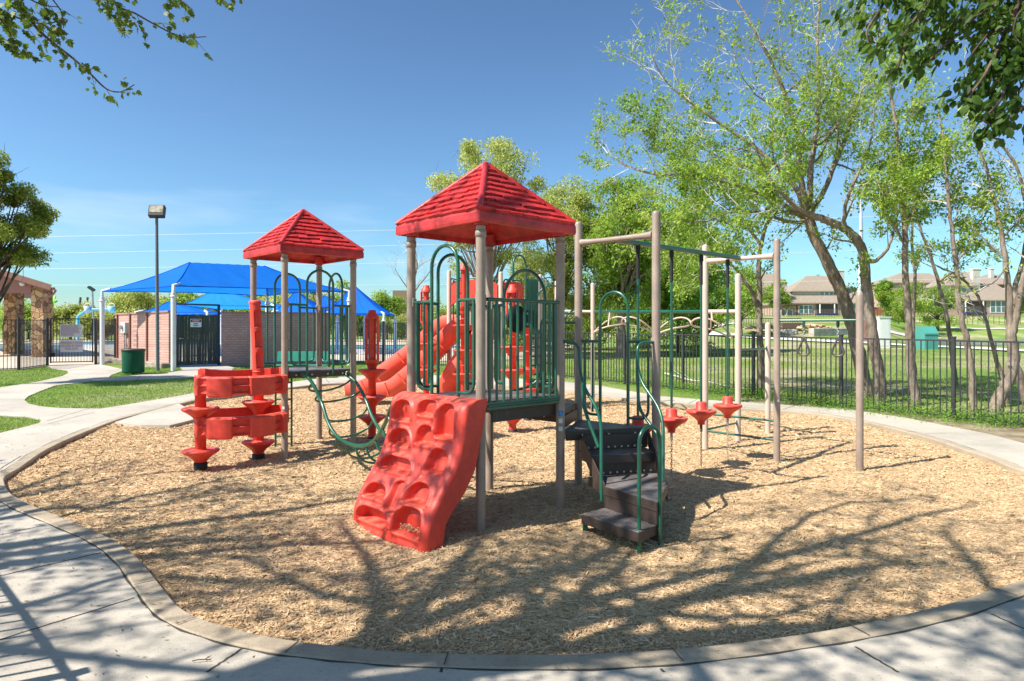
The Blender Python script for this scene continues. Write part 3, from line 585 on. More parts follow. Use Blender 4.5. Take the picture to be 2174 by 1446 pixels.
def tower(C, th, zd, zr, zt, parent, lab):
    r = .7545; c, s = math.cos(th), math.sin(th)
    K = {'A': (C[0] - r * s, C[1] - r * c), 'B': (C[0] + r * s, C[1] + r * c), 'R': (C[0] + r * c, C[1] - r * s), 'L': (C[0] - r * c, C[1] + r * s)}
    for k in 'ALRB': post(K[k], zt - .02, parent, collars=(zt - .12,), cap=False)
    # deck
    P = [Vector((*K[k], 0)) for k in 'ARBL']; cc = Vector((*C, 0)); q = [cc + (p - cc) * .955 for p in P]
    mb = MB(); mb.prism([(p.x, p.y) for p in q], zd - .05, zd); d = mb.build('deck', DECK, parent)
    mb = MB()
    for i in range(4):
        a = cc + (P[i] - cc) * .965; b = cc + (P[(i + 1) % 4] - cc) * .965; a.z = b.z = zd - .055; e = (b - a).normalized() * .05
        mb.bar(a + e, b - e, .012, .09, bev=.003)
    mb.build('deck_edge', BROWN, d)
    mb = MB()
    for i in range(4):
        a = cc + (P[i] - cc) * .965; b = cc + (P[(i + 1) % 4] - cc) * .965; nn = (b - a).cross(UZ).normalized()
        for t in (.15, .38, .62, .85): p = a.lerp(b, t) + nn * .008; p.z = zd - .06; mb = MB(); mb.tube([p - nn * .004, p + nn * .006], .011, 10); mb.build('bolt', BOLT, d)
    # roof: four hips of overlapping shingle courses, fascia, underside
    h = .9; za = zt + .71; ze = zt + .105; E_ = [cc + (p - cc).normalized() * h for p in P]; apex = Vector((*C, za)); mb = MB()
    rr = random.Random(3)
    for i in range(4):
        a = E_[i].copy(); b = E_[(i + 1) % 4].copy(); a.z = b.z = ze; nrm = (b - a).cross(apex - a).normalized()
        if nrm.z < 0: nrm = -nrm
        NC = 9
        for k in range(NC):
            t0 = k / NC; t1 = (k + 1) / NC; e0 = .022; l0 = a.lerp(apex, t0); r0 = b.lerp(apex, t0); l1 = a.lerp(apex, t1); r1 = b.lerp(apex, t1)
            ns = max(1, round((r0 - l0).length / .17)); cuts = [0.] + [(j + (.5 if k % 2 else 0) + rr.uniform(-.12, .12)) / ns for j in range(1 if not k % 2 else 0, ns + 1)]; cuts = sorted(set([min(1, max(0, x)) for x in cuts] + [1.]))
            for u0, u1 in zip(cuts[:-1], cuts[1:]):
                if u1 - u0 < .02: continue
                dr = rr.uniform(0, .035); dq_ = rr.uniform(-.012, .012); w0 = (l0.lerp(r0, u0)); w1 = l0.lerp(r0, u1); w2 = l1.lerp(r1, u1); w3 = l1.lerp(r1, u0); dn = (w0 - w3).normalized() * (dr if k else 0)
                g = (w1 - w0).normalized() * .0025
                A = w0 + g + nrm * (e0 + dr * .3) + dn + (w0 - w3).normalized() * dq_; B = w1 - g + nrm * (e0 + dr * .3) + dn - (w0 - w3).normalized() * dq_; mb.add([A, B, w2 - g + nrm * .002, w3 + g + nrm * .002], [(0, 1, 2, 3)])
                mb.add([A, B, w1 - g + dn, w0 + g + dn], [(3, 2, 1, 0)]); mb.add([A, w0 + g + dn, w3 + g], [(0, 1, 2)]); mb.add([B, w2 - g, w1 - g + dn], [(0, 1, 2)])
            mb.add([l0, r0, r1, l1], [(0, 1, 2, 3)])
        mb.tube([a + UZ * .012, apex + UZ * .012], .03, 8)   # hip ridge
        # fascia, rounded lower lip, inner return and vaulted underside
        o_ = (a + b) / 2 - Vector((*C, ze)); o_.z = 0; o_.normalize()
        def off(v, w_, z): q = v + (v - Vector((*C, v.z))).normalized() * w_; q.z = z; return q
        rows = [(0, ze + .004), (.012, ze - .02), (.014, zt + .03), (.006, zt + .004), (-.03, zt + .0), (-.03, zt + .055), (-.25, zt + .19), (-.6, zt + .42)]
        for (w0, z0), (w1, z1) in zip(rows[:-1], rows[1:]):
            mb.add([off(a, w0, z0), off(b, w0, z0), off(b, w1, z1), off(a, w1, z1)], [(0, 1, 2, 3)])
    mb.lathe((*C, za - .06), [(.07, 0), (.055, .05), (.02, .085), (0, .09)], 12)
    o = mb.build('roof', ROOFR, parent)
    for k in 'ALRB': mb = MB(); p = cc + (Vector((*K[k], 0)) - cc) * .985; mb.lathe((p.x, p.y, zt - .015), [(.06, 0), (.063, .01), (.07, .12)], 16); mb.build('socket', ROOFR, o)
    return K
def arch_guard(p, q, zd, zr, ztop, t0, t1, parent, side=(True, True)):
    """barrier between two posts: tall hoop with a round-bottomed loop guard on either side"""
    P = V3(p, 0); Q = V3(q, 0); d = (Q - P); L = d.length; d.normalize(); rt = .0175; mb = MB()
    def at_(t, z): return V3(P.lerp(Q, t), z)
    a = at_(t0, 0); b = at_(t1, 0); w_ = (b - a).length / 2; c = at_((t0 + t1) / 2, ztop - w_)
    mb.tube([V3(a, zd - .06)] + arc(c, -d, UZ, w_, 0, PI, 14) + [V3(b, zd - .06)], rt, 12)
    for s_, tp, th_ in ((0, 0, t0), (1, 1, t1)):
        if not side[s_]: continue
        sg = 1 if s_ == 0 else -1; e0 = at_(tp, zr) + d * sg * .05; e1 = at_(th_, zr); mb.tube([e0, e1], rt * .95, 10)
        Ls = (e1 - e0).length; x1 = e0 + d * sg * .045; zb = zd + .07
        mb.tube(rnd([x1, V3(x1, zb), V3(e1, zb)], .13, 7), rt * .85, 10)
        nb = 2 if Ls > .3 else 1
        for j in range(nb):
            x = x1 + d * sg * (Ls - .045) * (j + 1) / (nb + 1); mb.tube([V3(x, zr), V3(x, zb + (.01 if j else .03))], rt * .75, 8)
    o = mb.build('arch_guard', GREEN, parent)
    for pp_, dd_ in ((p, d), (q, -d)): mb = MB(); clampm(mb, pp_, zr, dd_); mb.build('clamp', BEIGE, o)
    return o
ZD, ZR, ZT = 1.26, 2.19, 2.87
K1 = tower((-.267, 6.905), .02, ZD, ZR, ZT, PS, 1)
Z2 = .09
K2 = tower((-3.12, 10.2), .035, ZD + Z2, ZR + Z2 + .03, ZT + Z2 + .03, PS, 2)
A, L_, R_, B = K1['A'], K1['L'], K1['R'], K1['B']
arch_guard(L_, A, ZD, ZR, 2.72, .32, .70, PS)
arch_guard(B, L_, ZD, ZR, 2.72, .3, .68, PS)
arch_guard(R_, B, ZD, ZR, 2.55, .2, .78, PS)
arch_guard(K2['A'], K2['R'], ZD + Z2, ZR + Z2, 2.78, .31, .69, PS)
arch_guard(K2['L'], K2['B'], ZD + Z2, ZR + Z2, 2.80, .31, .69, PS)
arch_guard(K2['B'], K2['R'], ZD + Z2, ZR + Z2, 2.80, .31, .69, PS)
# straight picket guard on the front right edge, with the drum
mb = MB(); a = V3(A, 0); b = V3(R_, 0); d = (b - a).normalized(); nn = Vector((d.y, -d.x, 0)) * .02
for z in (ZR, ZD - .04): mb.tube([V3(a + d * .06 + nn, z), V3(b - d * .05 + nn, z)], .018, 12)
mb.bar(V3(a + d * .05 + nn, ZD - .04), V3(b - d * .05 + nn, ZD - .04), .02, .07)
for j in range(11): p = a + d * (.09 + (.89 / 10) * j) + nn; mb.tube([V3(p, ZD - .04), V3(p, ZR)], .0135, 10)
o = mb.build('picket_guard', GREEN, PS)
for pp_, dd_ in ((A, d), (R_, -d)): mb = MB(); clampm(mb, pp_, ZR, dd_); mb.build('clamp', BEIGE, o)
cdr = V3(a + d * .50, 2.02); M = Matrix((Vector((d.y, -d.x, 0)), d, UZ)).transposed()
mb = MB(); prof = [(.001, .055), (.05, .055), (.09, .045), (.125, .02), (.135, .0), (.125, -.02), (.03, -.03), (.001, -.03)]
V = [cdr - Vector((d.y, -d.x, 0)) * (.05 + h_) + (d * math.cos(t) + UZ * math.sin(t)) * r_ for r_, h_ in prof for t in [2 * PI * k / 28 for k in range(28)]]
mb.add(V, [(i * 28 + k, i * 28 + (k + 1) % 28, (i + 1) * 28 + (k + 1) % 28, (i + 1) * 28 + k) for i in range(7) for k in range(28)], True); dr = mb.build('spinner_drum', DARK, PS)
mb = MB(); mb.box(cdr + d * .13 - nn * .6, (.012, .13, .17), M, bev=.004); mb.build('mount_plate', GREEN, dr)
mb = MB()
for x in (.1, .15):
    for z in (-.05, .05): p = cdr + d * x + UZ * z; mb.tube([p - nn * 1., p + nn * .1], .013, 8)
mb.build('bolt', BOLT, dr)
# ---- moulded rock wall
FRONT = [(-.03, 1.285), (.05, 1.295), (.13, 1.285), (.205, 1.235), (.24, 1.14), (.262, .98), (.30, .84), (.345, .73), (.43, .60), (.52, .47), (.59, .36), (.64, .25), (.655, .16), (.655, .04)]
REAR = [(-.03, 1.3), (-.03, 1.25), (.04, .962), (.113, .678), (.223, .5), (.362, .358), (.44, .257), (.471, .1), (.471, .0)]
fs = spline([Vector((s, 0, z)) for s, z in FRONT], 12); fl = [0]
for i in range(1, len(fs)): fl.append(fl[-1] + (fs[i] - fs[i - 1]).length)
fl = np.array(fl) / fl[-1]; fS = np.array([p.x for p in fs]); fZ = np.array([p.z for p in fs])
rz_ = np.array([z for s, z in REAR][::-1]); rs_ = np.array([s for s, z in REAR][::-1])
Wu = Vector((A[0] - L_[0], A[1] - L_[1], 0)); WL = Wu.length; Wu.normalize(); Wo = Vector((Wu.y, -Wu.x, 0))
if Wo.y > 0: Wo = -Wo
def wallpt(a, b, inn_=0.):
    s = np.interp(b, fl, fS); z = np.interp(b, fl, fZ); p = Vector((L_[0], L_[1], 0)) + Wu * (a * WL) + Wo * (s - inn_); return Vector((p.x, p.y, z))
POCK = [(.04, .31, .165, .30, .09), (.40, .66, .14, .25, .08), (.70, .93, .155, .36, .10), (.05, .36, .345, .455, .10), (.44, .70, .30, .42, .09), (.04, .52, .515, .615, .12), (.68, .94, .42, .57, .11),
        (.05, .36, .70, .80, .11), (.41, .57, .65, .845, .06), (.62, .93, .63, .765, .12), (.04, .52, .85, .94, .12), (.59, .96, .78, .945, .13)]
def wall_mesh(res=1):
    NA, NB = 150, 230; e = .055; rr_ = []
    cols = [('r', 0)] * 1
    al = []
    for k in range(7): al.append((-e / WL, k / 6 * 1.0, 'L'))      # flank rows (rear->front)
    for k in range(1, 7): t = k / 7 * PI / 2; al.append((-e / WL + e / WL * (1 - math.cos(t)), math.sin(t), 'CL'))
    for k in range(NA + 1): al.append((k / NA, 1, 'F'))
    for k in range(1, 7): t = (7 - k) / 7 * PI / 2; al.append((1 + e / WL * math.cos(t), math.sin(t), 'CR'))
    for k in range(7): al.append((1 + e / WL, 1 - k / 6, 'R'))
    V = []; b = np.linspace(0, 1, NB + 1); S = np.interp(b, fl, fS); Z = np.interp(b, fl, fZ); RS = np.interp(Z, rz_, rs_); RS = np.minimum(RS, S - .02)
    out = np.zeros((NB + 1, len(al), 3))
    P0 = np.array([L_[0], L_[1]]); wu = np.array([Wu.x, Wu.y]); wo = np.array([Wo.x, Wo.y])
    for j, (a, k, tp) in enumerate(al):
        if tp in 'LR': s = RS + (S - e - RS) * k if True else 0
        elif tp in ('CL', 'CR'): s = S - e + e * k
        else: s = S.copy()
        s = np.where(s < RS, RS, s)
        dep = np.zeros(NB + 1)
        if tp == 'F':
            dep = dep + .006 * np.sin(a * 9 + b * 14) + .004 * np.sin(a * 17 - b * 25)
            for a0, a1, b0, b1, dm in POCK:
                hw = (a1 - a0) / 2 * WL; x = (a - (a0 + a1) / 2) * WL; bl = 1.72; v = (b - b0) * bl; H = (b1 - b0) * bl
                ra = min(hw, H * .9)      # arch radius
                # signed distance: box with round top corners
                qx = np.abs(x) - hw; yt = -v; yb = v - H
                rc = ra * .85; cx = np.abs(x) - (hw - rc); cy = rc - v
                sd_top = np.where((cx > 0) & (cy > 0), np.hypot(np.maximum(cx, 0), np.maximum(cy, 0)) - rc, np.maximum(qx, yt))
                rc2 = .035; cx2 = np.abs(x) - (hw - rc2); cy2 = rc2 - (H - v)
                sd_bot = np.where((cx2 > 0) & (cy2 > 0), np.hypot(np.maximum(cx2, 0), np.maximum(cy2, 0)) - rc2, np.maximum(qx, yb))
                sd = np.maximum(sd_top, sd_bot); m_ = 1 - sstep(-.032, .004, sd)
                vv = np.clip(v / H, 0, 1); dep = dep + m_ * dm * (.55 + .45 * vv)
                rim = np.exp(-((sd - .018) / .016) ** 2) * np.where(v > H * .9, .2, 1.); dep = dep - .016 * rim
                # shallow scoop in front of each ledge
                dep = dep + .012 * np.exp(-((v - H - .04) / .03) ** 2) * (np.abs(x) < hw)
        xy = P0[None] + wu[None] * (a * WL) + wo[None] * (s - dep)[:, None]
        out[:, j, :2] = xy; out[:, j, 2] = Z
    V = out.reshape(-1, 3); nc = len(al); i = np.arange((NB + 1) * nc).reshape(NB + 1, nc)
    F = np.stack([i[:-1, :-1], i[1:, :-1], i[1:, 1:], i[:-1, 1:]], -1).reshape(-1, 4); return V, F
V, F = wall_mesh(); cw = npmesh('climbing_wall', V, F, RED, PS, smooth=True)
mb = MB(); 
for i in range(170):  # spilled chips in the lowest pocket
    q_ = abs(random.gauss(0, .35)); p = wallpt(.78 + random.gauss(0, .07), .95, .075 * (1 - q_) + .01); mb.box((p.x, p.y, .185 + random.random() * .03 * (1 - q_)), (random.uniform(.008, .022), .006, .003), Matrix.Rotation(random.random() * 6, 3, 'Z') @ Matrix.Rotation(random.uniform(-.6, .6), 3, 'Y'))
mb.build('spilled_chips', CHIP, PS)
# ---- sagging loop bridge from the far tower to this one
ZE = ZD + Z2 - .04
def ptl(k, t): return V3(Vector((*K2[k], 0)), 0)
F2v = Vector((*K2['A'], 0)); R2v = Vector((*K2['R'], 0)); Lv = Vector((*L_, 0)); Bv = Vector((*B, 0))
a0 = F2v.lerp(R2v, .22); a1 = F2v.lerp(R2v, .93); b0 = Lv.lerp(Bv, .1); b1 = Lv.lerp(Bv, .8); d2 = (R2v - F2v).normalized(); o2 = Vector((d2.y, -d2.x, 0)); dl = (b1 - b0).normalized(); o1 = Vector((-1, 1, 0)).normalized()
railA = [V3(a0, ZE) + o2 * .02, at(655, 803, 9.55), at(668, 822, 9.5), at(684, 858, 9.4), at(697, 898, 9.15), at(715, 926, 8.95), at(738, 941, 8.7), at(762, 947, 8.45), at(786, 942, 8.2), at(806, 920, 7.95), at(822, 890, 7.7), at(834, 862, 7.5), V3(b0, ZD - .04) + o1 * .1, V3(b0, ZD - .03)]
railB = [V3(a1, ZE) + o2 * .02, at(735, 795, 10.1), at(756, 812, 10.0), at(776, 848, 9.9), at(789, 882, 9.7), at(806, 912, 9.45), at(824, 931, 9.15), at(848, 940, 8.8), at(870, 936, 8.5), at(890, 910, 8.2), at(900, 880, 7.95), at(905, 850, 7.75), V3(b1, ZD - .04) + o1 * .1, V3(b1, ZD - .03)]
mb = MB(); sa = spline(railA, 8); sb = spline(railB, 8); mb.tube(sa, .024, 12); mb.tube(sb, .024, 12)
p = sa[int(len(sa) * .56)]; mb.tube([sa[int(len(sa) * .56)], sa[int(len(sa) * .56) + 2]], .028, 12)
br = mb.build('loop_bridge', GREEN, PS)
for k in range(13):
    t = .13 + k * .066; pa = sa[int(t * (len(sa) - 1))]; pb = sb[int(t * (len(sb) - 1))]; dn = Vector((0, 0, -1)); tg = (sa[int(t * (len(sa) - 1)) + 1] - pa).normalized()
    dn = (dn - tg * dn.dot(tg)).normalized(); c = (pa + pb) / 2; hx = (pb - pa) / 2; pts = [c - hx * math.cos(u) + dn * .24 * math.sin(u) ** .7 for u in [PI * i / 14 for i in range(15)]]
    MB().tube(pts, .0145, 8).build('rung', GREEN, br)
# small ladder under far tower
mb = MB(); q0 = at(619, 905, 10.4); 
for x in (619, 585): mb.tube([V3(at(x, 900, 10.1), ZE), V3(at(x, 900, 10.1), .2)], .016, 8)
for z in (.35, .62, .9, 1.15): mb.tube([V3(at(619, 900, 10.1), z), V3(at(585, 900, 10.1), z)], .013, 8)
mb.build('ladder', GREEN, PS)
# ---- red step climber
def disc(mb, c, r=.225):
    mb.lathe(c, [(.075, -.14), (.10, -.10), (.17, -.045), (r - .01, -.012), (r, .004), (r - .004, .018), (r - .02, .024), (r - .04, .02), (r - .055, .008), (.12, .012), (.10, .02), (.075, .024), (.07, .03)], 36)
def column(mb, p, z0, z1, r=.066):
    mb.lathe((p[0], p[1], 0), [(r, z0), (r, z1 - .03), (r + .012, z1 - .03), (r + .012, z1 - .012), (r + .004, z1), (.001, z1)], 24)
    z = z0 + .25
    while z < z1 - .1: mb.lathe((p[0], p[1], z), [(r, 0), (r + .004, .004), (r + .004, .02), (r, .024)], 24); z += .31
def lantern(mb, p, z0, z1, r=.115):
    """moulded handle head: slotted barrel with rungs"""
    H = z1 - z0; mb.lathe((p[0], p[1], 0), [(.066, z0 - .05), (.075, z0), (.10, z0 + .03)], 24); mb.lathe((p[0], p[1], 0), [(.056, z0), (.056, z1 - .06)], 20)
    mb.lathe((p[0], p[1], 0), [(r, z1 - .13), (r - .004, z1 - .1), (r - .03, z1 - .055), (.065, z1 - .03), (.062, z1), (.05, z1 + .012), (.001, z1 + .015)], 28)
    mb.lathe((p[0], p[1], 0), [(.06, z0 - .01), (r - .03, z0 + .03), (r - .004, z0 + .08), (r, z0 + .1)], 28)
    for k in range(2):
        t0 = k * PI - .55; t1 = k * PI + .55
        V = []; n = 6
        for z in (z0 + .09, z1 - .12):
            for rr_ in (r, r - .022):
                for i in range(n + 1): t = t0 + (t1 - t0) * i / n; V.append((p[0] + rr_ * math.cos(t), p[1] + rr_ * math.sin(t), z))
        m = n + 1; F = [(i, i + 1, 2 * m + i + 1, 2 * m + i) for i in range(n)] + [(m + i + 1, m + i, 3 * m + i, 3 * m + i + 1) for i in range(n)]
        F += [(0, 2 * m, 3 * m, m), (n, m + n, 3 * m + n, 2 * m + n)]; mb.add(V, F)
    for f in (.38, .7):
        z = z0 + H * f; mb.box((p[0], p[1], z), (2 * r - .02, .07, .026), bev=.008)
c1 = (-4.07, 8.92); c2 = (-3.53, 9.5)
mb = MB(); z1t = at(425, 797, 8.92).z; column(mb, c1, gz(c1) - .2, z1t, .07); sc1 = mb.build('step_column', RED, PS)
mb = MB(); column(mb, c2, gz(c2) - .2, 1.36, .07); sc2 = mb.build('step_column', RED, PS)
mb = MB(); z0 = 1.36; z1 = at(548, 640, 9.5).z   # tall half-round handle panel leaning slightly
pc = Vector((c2[0], c2[1], 0)); n = 14; V = []; F = []; NZ = 40
for i in range(NZ + 1):
    z = z0 + (z1 - z0) * i / NZ; lean = -.05 * (z - z0)
    for k in range(n + 1):
        t = R(-200) + R(220) * k / n; r = .075; fz = (i / NZ * 3.3) % 1
        slot = (abs(k - n * .72) < 2.4 and .12 < fz < .88 and .04 < i / NZ < .94); rr_ = r - (.045 if slot else 0)
        V.append((pc.x + lean + rr_ * math.cos(t), pc.y + rr_ * math.sin(t), z))
for i in range(NZ):
    for k in range(n): F.append((i * (n + 1) + k, i * (n + 1) + k + 1, (i + 1) * (n + 1) + k + 1, (i + 1) * (n + 1) + k))
mb.add(V, F, False); top = [v for v in V[-(n + 1):]]; mb.lathe((pc.x - .05 * (z1 - z0), pc.y, z1 - .005), [(.08, -.03), (.085, 0), (.06, .02), (0, .02)], 20)
mb.lathe((pc.x - .001, pc.y, z0 - .1), [(.07, 0), (.08, .06), (.075, .12)], 20); mb.build('handle_panel', RED, PS)
for c_, zz in ((c1, (at(425, 868, 8.92).z, at(425, 957, 8.92).z)), (c2, (at(553, 853, 9.5).z, at(553, 938, 9.5).z))):
    for z in zz: mb = MB(); disc(mb, (c_[0], c_[1], z - .005), .235 if c_ is c1 else .22); mb.build('step_disc', RED, PS)
for c_ in (c1, c2): mb = MB(); mb.lathe((c_[0], c_[1], gz(c_) + .0), [(.085, -.05), (.085, .035), (.07, .04)], 20); mb.build('foot', DARK, PS)
def wave_panel(path, z0, z1, blocks, th=.05, dip=.0):
    """moulded band: blocks (t0,t1) stand proud, a rib joins them in the recesses"""
    path = spline([Vector((*p, 0)) for p in path], 12); m = len(path); mb = MB(); V = []
    cl = [0]
    for i in range(1, m): cl.append(cl[-1] + (path[i] - path[i - 1]).length)
    nz = 12; NT = 110; cl = np.array(cl) / cl[-1]; px_ = np.array([p.x for p in path]); py_ = np.array([p.y for p in path])
    for i in range(NT + 1):
        t = i / NT; x = np.interp(t, cl, px_); y = np.interp(t, cl, py_); dx = np.interp(min(1, t + .02), cl, px_) - np.interp(max(0, t - .02), cl, px_); dy = np.interp(min(1, t + .02), cl, py_) - np.interp(max(0, t - .02), cl, py_)
        L = math.hypot(dx, dy); nx, ny = dy / L, -dx / L
        bl = 0.
        for b0_, b1_ in blocks: bl = max(bl, float(sstep(b0_ - .018, b0_, t) * (1 - sstep(b1_, b1_ + .018, t))))
        zt_ = z1 + dip * (4 * (t - .5) ** 2); zb_ = z0 + (1 - bl) * .03 + dip * .5 * (4 * (t - .5) ** 2)
        ring = []
        for k in range(nz + 1):
            v = k / nz; z = zb_ + (zt_ - zb_) * v; edge = 1 - (1 - min(1, min(v, 1 - v) / .09)) ** 2 * .5
            rib = 1 if abs(v - .52) < .05 else 0; o_ = th * (.25 + .75 * max(bl, rib * .7)) * edge
            if v > .9 or v < .1: o_ = max(o_, th * .6 * edge)
            ring.append((x + nx * o_, y + ny * o_, z))
        ring2 = [(x - nx * th * .35, y - ny * th * .35, zt_), (x - nx * th * .35, y - ny * th * .35, zb_)]
        V += ring + ring2
    w_ = nz + 3; F = [(i * w_ + k, i * w_ + (k + 1) % w_, (i + 1) * w_ + (k + 1) % w_, (i + 1) * w_ + k) for i in range(NT) for k in range(w_)]
    mb.add(V, F, False); mb.add(V[:w_], [tuple(range(w_))[::-1]]); mb.add(V[-w_:], [tuple(range(w_))]); return mb
fA = K2['A']
for (ya, yb) in ((799, 842), (884, 930)):
    zt_ = at(480, ya, 8.9).z; zb_ = at(480, yb, 8.9).z
    f = [c1, (-3.93, 8.82), (-3.7, 8.8), (-3.45, 8.93), (-3.28, 9.12), (fA[0] - .02, fA[1] - .02)]
    g = [(fA[0] - .03, fA[1] + .05), (-3.3, 9.62), (-3.55, 9.66), (-3.8, 9.5), (-4.0, 9.2), (c1[0] + .02, c1[1] + .03)]
    wave_panel(f, zb_, zt_, [(.0, .06), (.17, .38), (.55, .80), (.93, 1.)], .085, .0).build('climber_panel', RED, PS)
    wave_panel(g, zb_ + .08, zt_ + .05, [(0, .1), (.25, .42), (.6, .75), (.9, 1)], .075, .05).build('climber_panel', RED, PS)
# ---- landings and stairs
P1 = (.768, 7.89); P2 = (1.518, 7.19); P3 = (2.83, 10.0); P4 = (3.59, 9.25); P5 = (4.397, 8.63); P6 = (3.56, 10.75); P7 = (4.31, 11.5)
for p, z in ((P1, 3.174), (P2, 3.174), (P3, 3.18), (P4, 3.17), (P5, 2.40), (P6, 2.82), (P7, 2.06)): post(p, z, PS, CREAM if p in (P3, P6, P7) else BEIGE)
def tri_deck(a, b, c, z, nm='landing'):
    P = [Vector((*p, 0)) for p in (a, b, c)]; cc = sum(P, Vector()) / 3; q = [cc + (p - cc) * .93 for p in P]
    mb = MB(); mb.prism([(p.x, p.y) for p in q], z - .02, z); d = mb.build(nm, DECK, PS)
    mb = MB()
    for i in range(3): s, e = q[i].copy(), q[(i + 1) % 3].copy(); s.z = e.z = z - .052; u = (e - s).normalized() * .03; mb.bar(s + u, e - u, .014, .1, bev=.004)
    mb.build('deck_edge', BROWN, d)
    mb = MB()
    for i in range(3):
        s, e = q[i], q[(i + 1) % 3]; nn_ = (e - s).normalized(); nn_ = Vector((nn_.y, -nn_.x, 0)); nn_ = nn_ if (s - cc).dot(nn_) > 0 else -nn_
        for t in (.2, .5, .8): p = s.lerp(e, t) + nn_ * .008; p.z = z - .05; mb.tube([p, p + nn_ * .006], .012, 10)
    mb.build('bolt', BOLT, d); return d
tri_deck(R_, P1, B, 1.075); tri_deck(R_, P2, P1, .89)
mb = MB()  # risers closing the level changes
def plate(mb, a, b, z0, z1, th=.01): mb.bar(V3(a, (z0 + z1) / 2), V3(b, (z0 + z1) / 2), th, z1 - z0, bev=.002)
Rv, P1v, P2v = Vector((*R_, 0)), Vector((*P1, 0)), Vector((*P2, 0))
plate(mb, Rv.lerp(Bv, .06), Rv.lerp(Bv, .94), 1.08, 1.2); mb.build('riser', BROWN, PS); mb = MB(); plate(mb, Rv.lerp(P1v, .06), Rv.lerp(P1v, .94), .9, 1.02)
mb.build('riser', BROWN, PS)
mb = MB(); plate(mb, Vector((*A, 0)).lerp(Rv, .1) + Vector((.02, .05, 0)), Rv + Vector((-.06, 0, 0)), 1.06, 1.2, .012); mb.build('side_plate', BROWN, PS)
def step(poly, z, nm='stair_step', m=DECK, side=.085):
    mb = MB(); mb.prism(poly, z - .012, z); d = mb.build(nm, m, PS); mb = MB(); n = len(poly); c = sum((Vector((*p, 0)) for p in poly), Vector()) / n
    for i in range(n):
        s, e = Vector((*poly[i], z - side / 2 - .001)), Vector((*poly[(i + 1) % n], z - side / 2 - .001)); mb.bar(s, e, .012, side - .002, bev=.003)
    mb.build('step_edge', BROWN, d); return d
ed = (P2v - Rv).normalized(); on = Vector((ed.y, -ed.x, 0)); e0 = Rv + ed * .22 + on * .02; e1 = Rv + ed * .96 + on * .02
q = [e0 - on * .06, e1 - on * .06, e1 + on * .25, e0 + on * .25]; step([(p.x, p.y) for p in q], .68)
FLb = Vector((.862, 6.33, 0)); FRb = Vector((1.22, 5.74, 0)); RBb = Vector((1.46, 6.42, 0)); BLb = e0 + on * .2; BRb = e1 + on * .2
step([(p.x, p.y) for p in (BLb, BRb, RBb, FRb, FLb)], .465)
step([(.885, 6.36), (1.245, 5.80), (1.03, 5.56), (.625, 6.12)], .262)
for q0_, q1_, za_, zb_ in ((e0, e1, .69, .84), (e0 + on * .21, e1 + on * .21, .47, .62), (FLb + Vector((0, .01, 0)), FRb + Vector((0, .01, 0)), .265, .385)): mb = MB(); plate(mb, q0_, q1_, za_, zb_, .008); mb.build('riser', BROWN, PS)
HOLEM = mat('riser_hole_light', (.62, .50, .36), .7)  # pale dots stand in for light showing through the riser holes
for (s, e, z) in ((e0, e1, .715), (e0 + on * .21, e1 + on * .21, .497)):
    for k in range(9): p = s.lerp(e, .1 + .1 * k) + on * .006; p.z = z; mb = MB(); mb.tube([p, p + on * .003], .011, 8); mb.build('riser_light_dot', HOLEM, PS)
for s_, (u, v_) in enumerate(((e0 - ed * .01, FLb), (e1 + ed * .01, RBb))):
    mb = MB(); u = u + Vector((0, 0, 0)); off = ed * (-.008 if s_ == 0 else .008)
    P = [V3(u - on * .01, .86), V3(u + on * .02, .86), V3(v_ + on * .0, .47), V3(v_, .30), V3(u.lerp(v_, .72), .40), V3(u - on * .01, .72)]
    nn_ = (P[1] - P[0]).cross(P[3] - P[0]).normalized() * .005; n = len(P)
    mb.add([p + nn_ for p in P] + [p - nn_ for p in P], [tuple(range(n)), tuple(range(2 * n - 1, n - 1, -1))] + [(i, n + i, n + (i + 1) % n, (i + 1) % n) for i in range(n)]); mb.build('stringer', BROWN, PS)
mb = MB(); mb.bar(V3(FLb, .2), V3(FLb + Vector((0, .001, .21)), .41), .01, .01); 
plate(mb, (FLb.x + .02, FLb.y + .02), (FRb.x + .02, FRb.y + .02), .12, .26, .008); mb.build('kick_plate', BROWN, PS)
mb = MB(); g1 = at(1242, 1130, 6.15); mb.bar((g1.x, g1.y, .06), (g1.x + .001, g1.y, .2), .045, .045, bev=.004); mb.build('step_foot', GREEN, PS)
rr1 = .0165
def rail(name, pts, rad=.12, r=rr1): return MB().tube(rnd(pts, rad, 7), r, 12).build(name, GREEN, PS)
rail('handrail', [at(1197, 725, 6.86), at(1228, 730, 6.80), at(1233, 812, 6.72), at(1276, 880, 6.50), at(1277, 1064, 6.36)], .16)
rail('handrail', [at(1236, 800, 6.72), at(1238, 862, 6.68), at(1271, 950, 6.50)], .1)
rail('handrail', [at(1388, 727, 7.17), at(1353, 727, 7.05), at(1354, 800, 6.98), at(1408, 878, 6.62), at(1408, 1022, 6.38)], .18)
rail('handrail', [at(1353, 780, 7.0), at(1356, 868, 6.95), at(1402, 930, 6.66)], .1)
hb, hb2 = Vector((1.047, 5.62, 0)), Vector((1.25, 5.77, 0)); dd = (hb2 - hb).normalized(); wq = (hb2 - hb).length / 2
MB().tube([V3(hb, .02)] + arc(V3((hb + hb2) / 2, 1.106 - wq), -dd, UZ, wq, 0, PI, 14) + [V3(hb2, .02)], rr1, 12).build('stair_hoop', GREEN, PS)
arch_guard(P1, P2, .89, 1.79, 2.337, .30, .66, PS)
mb = MB(); p = Vector((*B, 0)).lerp(P1v, .0); pa = Vector((*P1, 0)); pb = Vector((*B, 0)); dq = (pb - pa).normalized()
